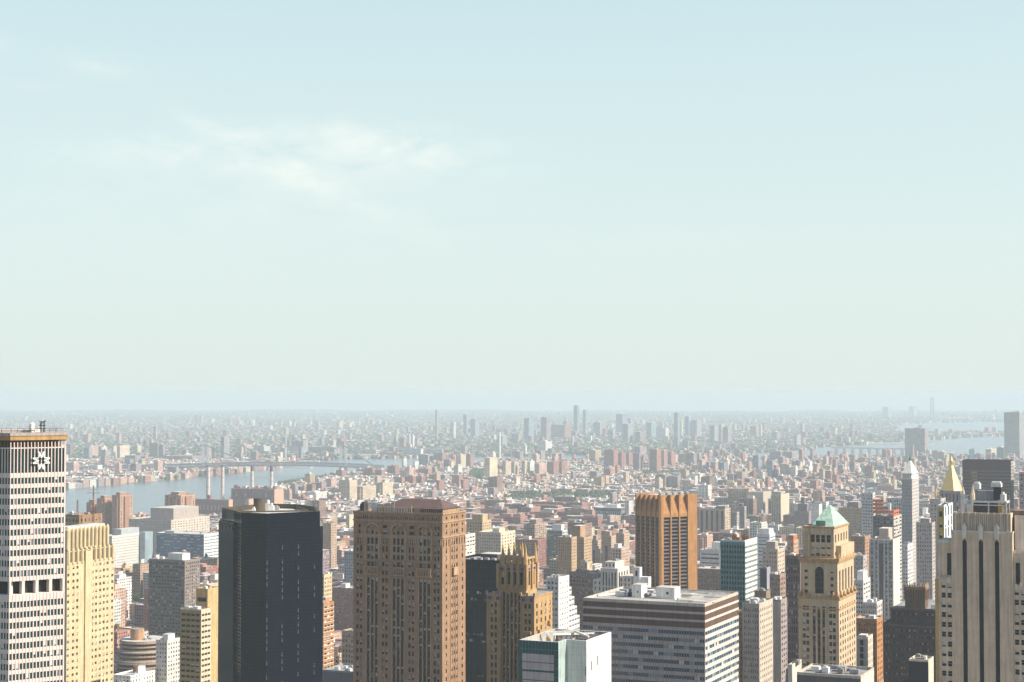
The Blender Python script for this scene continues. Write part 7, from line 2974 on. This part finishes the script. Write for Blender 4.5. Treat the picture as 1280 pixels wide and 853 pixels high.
def roof_rows(b, rnd):
    """Roof-top rooms of a building: rows for boxes."""
    out = []
    if min(b['hw'], b['hd']) > 4 and rnd.random() < .8:
        k = rnd.uniform(.22, .45)
        ox, oy = rnd.uniform(-.4, .4) * b['hw'], rnd.uniform(-.4, .4) * b['hd']
        ca, sa = math.cos(b['a']), math.sin(b['a'])
        c = tuple(min(.8, q * 1.1) for q in b['col']) if rnd.random() < .6 else (.62, .6, .57)
        out.append([b['x'] + ox * ca + oy * sa, b['y'] - ox * sa + oy * ca, b['hw'] * k, b['hd'] * k, b['a'], b['h'] + .01, b['h'] + rnd.uniform(2.5, 6), *c, 0, *b['roof']])
    return out


# landmarks that a label can lean on
ANCH = [(40, 545, 'the gridded slab at the left edge'), (113, 660, 'the golden buttressed tower'), (160, 672, 'the white hospital slab'), (215, 702, 'the dark apartment tower'), (235, 670, 'the blue glass laboratory'), (212, 636, 'the pale hospital block'), (140, 622, 'the riverside towers'), (338, 640, 'the black glass tower'), (322, 612, 'the brick power station'), (257, 556, 'the left bridge tower'), (429, 558, 'the right bridge tower'), (342, 581, 'the middle of the suspension bridge'), (512, 630, 'the brown hip-roofed tower'), (648, 682, 'the gold-pinnacled tower'), (514, 541, 'the twin white stacks'), (624, 540, 'the tall thin white stack'), (718, 673, 'the central brick pair'), (763, 640, 'the white grid block'), (832, 620, 'the orange finned tower'), (924, 670, 'the teal tower'), (720, 508, 'the tallest far tower'), (893, 640, 'the ribbed mauve tower'), (976, 615, 'the dotted cream tower'), (1034, 634, 'the green pyramid'), (1108, 622, 'the orange netting'), (1138, 580, 'the white campanile tower'), (1188, 572, 'the gold pyramid'), (1235, 577, 'the dark violet slab'), (1146, 537, 'the tall far mauve slab'), (1228, 640, 'the slotted tower'), (775, 745, 'the wide banded block'), (1128, 735, 'the dark brown crowned block'), (960, 576, 'the thin blue far tower'), (780, 518, 'the broad far blue tower'), (846, 517, 'the slim far blue tower'), (697, 725, 'the white setback block')]
ORD = ['nearest', 'second', 'third', 'fourth', 'fifth', 'sixth', 'seventh', 'eighth', 'ninth', 'tenth', 'eleventh', 'twelfth', 'thirteenth', 'fourteenth']
groups = {}
for b in single:
    px, py = b['cen']
    best = min(ANCH, key=lambda q: (q[0] - px) ** 2 + ((q[1] - py) * 1.5) ** 2)
    dx, dy = px - best[0], py - best[1]
    if abs(dx) > abs(dy) * 1.1:
        rel = 'left of' if dx < 0 else 'right of'
    else:
        rel = 'above' if dy < 0 else 'below'
    wpx = b['rect'][1] - b['rect'][0]
    hpx = b['rect'][3] - b['rect'][2]
    asp = hpx / max(1, wpx)
    form = 'slim tower' if asp > 2.2 else ('slab tower' if asp > 1.25 else ('square block' if asp > .7 else 'low block'))
    dist = 'far' if b['y'] > 5000 else ('distant' if b['y'] > 3300 else 'mid-distance')
    groups.setdefault((WORD[b['c']], form, rel, best[2], dist), []).append((math.hypot(dx, dy), b))
for (cw, form, rel, anc, dist), L_ in groups.items():
    L_.sort(key=lambda q: q[0])
    for i, (_, b) in enumerate(L_):
        if len(L_) == 1:
            b['label'] = '%s %s %s %s %s' % (dist, cw, form, rel, anc)
        else:
            b['label'] = '%s %s %s, %s %s %s' % (dist, cw, form, ORD[min(i, 13)], rel, anc)

r = random.Random(17)
rest = []
for b in CITYB:
    if id(b) not in ids:
        if b['y'] < 1300 and b['vis'] == 0 and b['h'] < 40:
            pass
        rest.append(row(b))
        if b['vis'] > 0 or b['y'] < 3000:
            rest += roof_rows(b, r)
        continue
    far = b['y'] > 4600
    rows = [row(b)]
    nm = 'apartment_tower' if b['h'] > 34 else 'city_block'
    o = boxes_mesh(nm, rows)
    tag(o, b['label'], 'building', 'buildings of the wide city')
    for q in roof_rows(b, r) or []:
        c = boxes_mesh('bulkhead', [q])
        c.parent = o
    if b['hw'] > 6 and b['hd'] > 6 and b['y'] < 7000:
        # parapet, and for near ones a timber tank
        ca, sa = math.cos(b['a']), math.sin(b['a'])
        P4 = []
        for (ox, oy, hw_, hd_) in ((0, -b['hd'] + .3, b['hw'], .3), (0, b['hd'] - .3, b['hw'], .3), (-b['hw'] + .3, 0, .3, b['hd'] - .6), (b['hw'] - .3, 0, .3, b['hd'] - .6)):
            P4.append([b['x'] + ox * ca + oy * sa, b['y'] - ox * sa + oy * ca, hw_, hd_, b['a'], b['h'] + .003, b['h'] + 1.1, *b['col'], 0, *b['col']])
        c = boxes_mesh('parapet', P4)
        c.parent = o
        if b['y'] < 3000 and r.random() < .6:
            q = MB()
            ox, oy = b['hw'] * .45, -b['hd'] * .2
            x, y, z = b['x'] + ox * ca + oy * sa, b['y'] - ox * sa + oy * ca, b['h']
            q.cyl(x, y, z + 2, z + 6, 2.0, n=10)
            q.cyl(x, y, z + 6.02, z + 7.4, 2.2, .05, 10)
            for sx in (-1, 1):
                q.bar((x + sx * 1.2, y, z), (x + sx * 1.2, y, z + 2), .4)
            q.build('water_tank', TANK_W, o)
    if b['y'] < 4500 and b['hw'] > 7 and b['h'] > 45:
        ca, sa = math.cos(b['a']), math.sin(b['a'])
        ox, oy = b['hw'] * .1, -b['hd'] - 1.2
        c = boxes_mesh('projecting_bay', [[b['x'] + ox * ca + oy * sa, b['y'] - ox * sa + oy * ca, b['hw'] * .28, 1.2, b['a'], 0, b['h'] - 3, *b['col'], .5, *b['roof']]])
        c.parent = o
tag(boxes_mesh('low_rise_city', np.vstack([np.array(rest), FARB])), 'mass of low houses, lofts and sheds filling the city to the horizon', 'city blocks', None, 'stuff')


# ------------------------------------------------------------------ trees
def canopy(name, pts, mat_, rnd, seg=1):
    """Crowns made of broken, uneven clumps; pts are x, y, crown radius."""
    t = (1 + 5 ** .5) / 2
    base = np.array([(-1, t, 0), (1, t, 0), (-1, -t, 0), (1, -t, 0), (0, -1, t), (0, 1, t), (0, -1, -t), (0, 1, -t), (t, 0, -1), (t, 0, 1), (-t, 0, -1), (-t, 0, 1)], float)
    base /= np.linalg.norm(base[0])
    F = np.array([(0, 11, 5), (0, 5, 1), (0, 1, 7), (0, 7, 10), (0, 10, 11), (1, 5, 9), (5, 11, 4), (11, 10, 2), (10, 7, 6), (7, 1, 8), (3, 9, 4), (3, 4, 2), (3, 2, 6), (3, 6, 8), (3, 8, 9), (4, 9, 5), (2, 4, 11), (6, 2, 10), (8, 6, 7), (9, 8, 1)])
    pts = np.asarray(pts, float)
    n = len(pts)
    rg = np.random.default_rng(rnd)
    V = base[None] * rg.uniform(.55, 1.25, (n, 12, 1))
    V = V * pts[:, None, 2:3] * np.array([1, 1, .75])
    V[:, :, 0] += pts[:, None, 0]
    V[:, :, 1] += pts[:, None, 1]
    V[:, :, 2] += pts[:, None, 3]
    idx = (F[None] + (np.arange(n) * 12)[:, None, None]).reshape(-1)
    me = bpy.data.meshes.new(name)
    me.vertices.add(n * 12)
    me.vertices.foreach_set('co', V.reshape(-1))
    nf = n * 20
    me.loops.add(nf * 3)
    me.loops.foreach_set('vertex_index', idx)
    me.polygons.add(nf)
    me.polygons.foreach_set('loop_start', np.arange(nf) * 3)
    me.polygons.foreach_set('loop_total', np.full(nf, 3))
    me.polygons.foreach_set('use_smooth', np.zeros(nf, bool))
    me.update(calc_edges=True)
    me.materials.append(mat_)
    o = bpy.data.objects.new(name, me)
    COL.objects.link(o)
    return o


leaf = mat('tree_leaves', (.062, .088, .035), .9, .35, .08, .2, 0, 0)
T = []
rg = np.random.default_rng(8)
for k, p in enumerate(PARKS):
    P_ = np.array(p)
    x0, x1, y0, y1 = P_[:, 0].min(), P_[:, 0].max(), P_[:, 1].min(), P_[:, 1].max()
    m = int(min(900, (x1 - x0) * (y1 - y0) / 60))
    qx, qy = rg.uniform(x0, x1, m), rg.uniform(y0, y1, m)
    ok = inside(p, qx, qy)
    for x, y in zip(qx[ok], qy[ok]):
        T.append((x, y, rg.uniform(3, 6.5), rg.uniform(6, 14)))
# street and yard trees
m = 5200
qy = 2300 * (5600 / 2300) ** rg.random(m)
qx = (rg.random(m) * 2 - 1) * .31 * qy
ok = ~in_water(qx, qy)
for x, y in zip(qx[ok], qy[ok]):
    T.append((x, y, rg.uniform(3, 6), rg.uniform(5, 13)))
m = 21000
qy = 5300 * (24000 / 5300) ** (rg.random(m) ** .9)
qx = (rg.random(m) * 2 - 1) * .34 * qy
fx = np.interp(qx / qy, [-.6, -.26, -.19, -.158, -.137, -.124, -.10, -.05, 0, .10, .15, .19, .235, .30, .4], [4500, 4760, 5200, 5700, 6150, 6700, 7000, 7150, 7300, 7700, 7900, 8700, 9600, 11100, 11500])
ok = (~in_water(qx, qy)) & (qy > fx)
for x, y in zip(qx[ok], qy[ok]):
    s = max(1, y / 7000)
    T.append((x, y, rg.uniform(6, 13) * s, rg.uniform(6, 12)))
tag(canopy('tree_canopy', T, leaf, 4), 'green tree crowns of the parks and streets across the city', 'trees', None, 'stuff')


def near_tree(px, pb, rp_, label):
    x, y = gpt(px, pb)
    r_ = rp_ / FOC * y
    o = bpy.data.objects.new('street_tree', None)
    COL.objects.link(o)
    o.location = (x, y, 0)
    tag(o, label, 'tree')
    q = MB()
    q.cyl(0, 0, 0, r_ * 1.3, r_ * .09, r_ * .05, 8)
    for k in range(4):
        t = k * 1.6
        q.bar((0, 0, r_ * .8), (r_ * .6 * math.cos(t), r_ * .6 * math.sin(t), r_ * 1.6), r_ * .05)
    q.build('trunk', mat('bark', (.09, .065, .045)), o)
    rg2 = np.random.default_rng(int(px))
    pts = []
    for k in range(130):
        v = rg2.normal(size=3)
        v = v / np.linalg.norm(v) * rg2.uniform(.35, 1) * r_
        pts.append((v[0], v[1], r_ * rg2.uniform(.10, .22), r_ * 1.55 + v[2] * .9))
    c = canopy('crown', pts, leaf, int(px))
    c.parent = o
    return o


for t_ in TREES:
    near_tree(*t_)


# ------------------------------------------------------------------ boats and river things
def barge(px, py, Ln, label, c):
    x, y = gpt(px, py)
    o = bpy.data.objects.new('river_barge', None)
    COL.objects.link(o)
    o.location = (x, y, .5)
    tag(o, label, 'boat')
    q = MB()
    q.prism([(-Ln / 2, -6), (Ln / 2 - 8, -6), (Ln / 2, 0), (Ln / 2 - 8, 6), (-Ln / 2, 6)], 0, 4)
    q.build('hull', wallmat(c), o)
    q = MB()
    q.box(-Ln * .35, Ln * .2, -4, 4, 4.01, 9)
    q.box(-Ln * .3, -Ln * .1, -3, 3, 9.01, 12)
    q.build('cabin', WHITE_P, o)


barge(379, 585.2, 70, 'white ferry moored by the far bank under the bridge', (.6, .6, .6))
barge(334, 587.0, 55, 'small pale vessel at the far bank left of the white ferry', (.5, .5, .52))


# tower crane and mast at the left
def mast(px, pt, pb, D, label, jib):
    x, y, zt = at(px, pt, D)
    zb_ = at(px, pb, D)[2]
    o = bpy.data.objects.new('roof_mast', None)
    COL.objects.link(o)
    o.location = (x, y, zb_)
    tag(o, label, 'mast')
    q = MB()
    H = zt - zb_
    for s in (-1, 1):
        for e in (-1, 1):
            q.bar((s * .5, e * .5, 0), (s * .2, e * .2, H), .16)
    for k in range(int(H / 2)):
        q.bar((-.5, -.5, k * 2), (.5, -.5, k * 2 + 2), .1)
        q.bar((.5, .5, k * 2), (-.5, .5, k * 2 + 2), .1)
    if jib:
        q.bar((-4, 0, H * .83), (4, 0, H * .83), .25)
        q.bar((-2.5, 0, H * .9), (2.5, 0, H * .9), .2)
    q.build('lattice', mat('mast_red_brown', (.24, .11, .08), .6), o)


mast(117, 607, 662, 1060, 'tall lattice mast with cross arms beside the brick riverside towers', True)
mast(97, 625, 650, 1060, 'short thin mast left of the tall lattice mast', False)

# ------------------------------------------------------------------ haze
hz = MB()
hz.box(-24500, 24500, -1900, 29800, -1.5, 292)
ho = tag(hz.build('haze', None), 'pale summer haze over the whole city', 'haze', None, 'stuff')
hm = bpy.data.materials.new('haze_air')
hm.use_nodes = True
hn = hm.node_tree.nodes
hl = hm.node_tree.links
hn.clear()
ho_out = hn.new('ShaderNodeOutputMaterial')
pv = hn.new('ShaderNodeVolumePrincipled')
pv.inputs['Color'].default_value = (.78, .93, 1.0, 1)
pv.inputs['Density'].default_value = 8.5e-5
pv.inputs['Anisotropy'].default_value = 0.0
hl.new(pv.outputs[0], ho_out.inputs['Volume'])
ho.data.materials.clear()
ho.data.materials.append(hm)
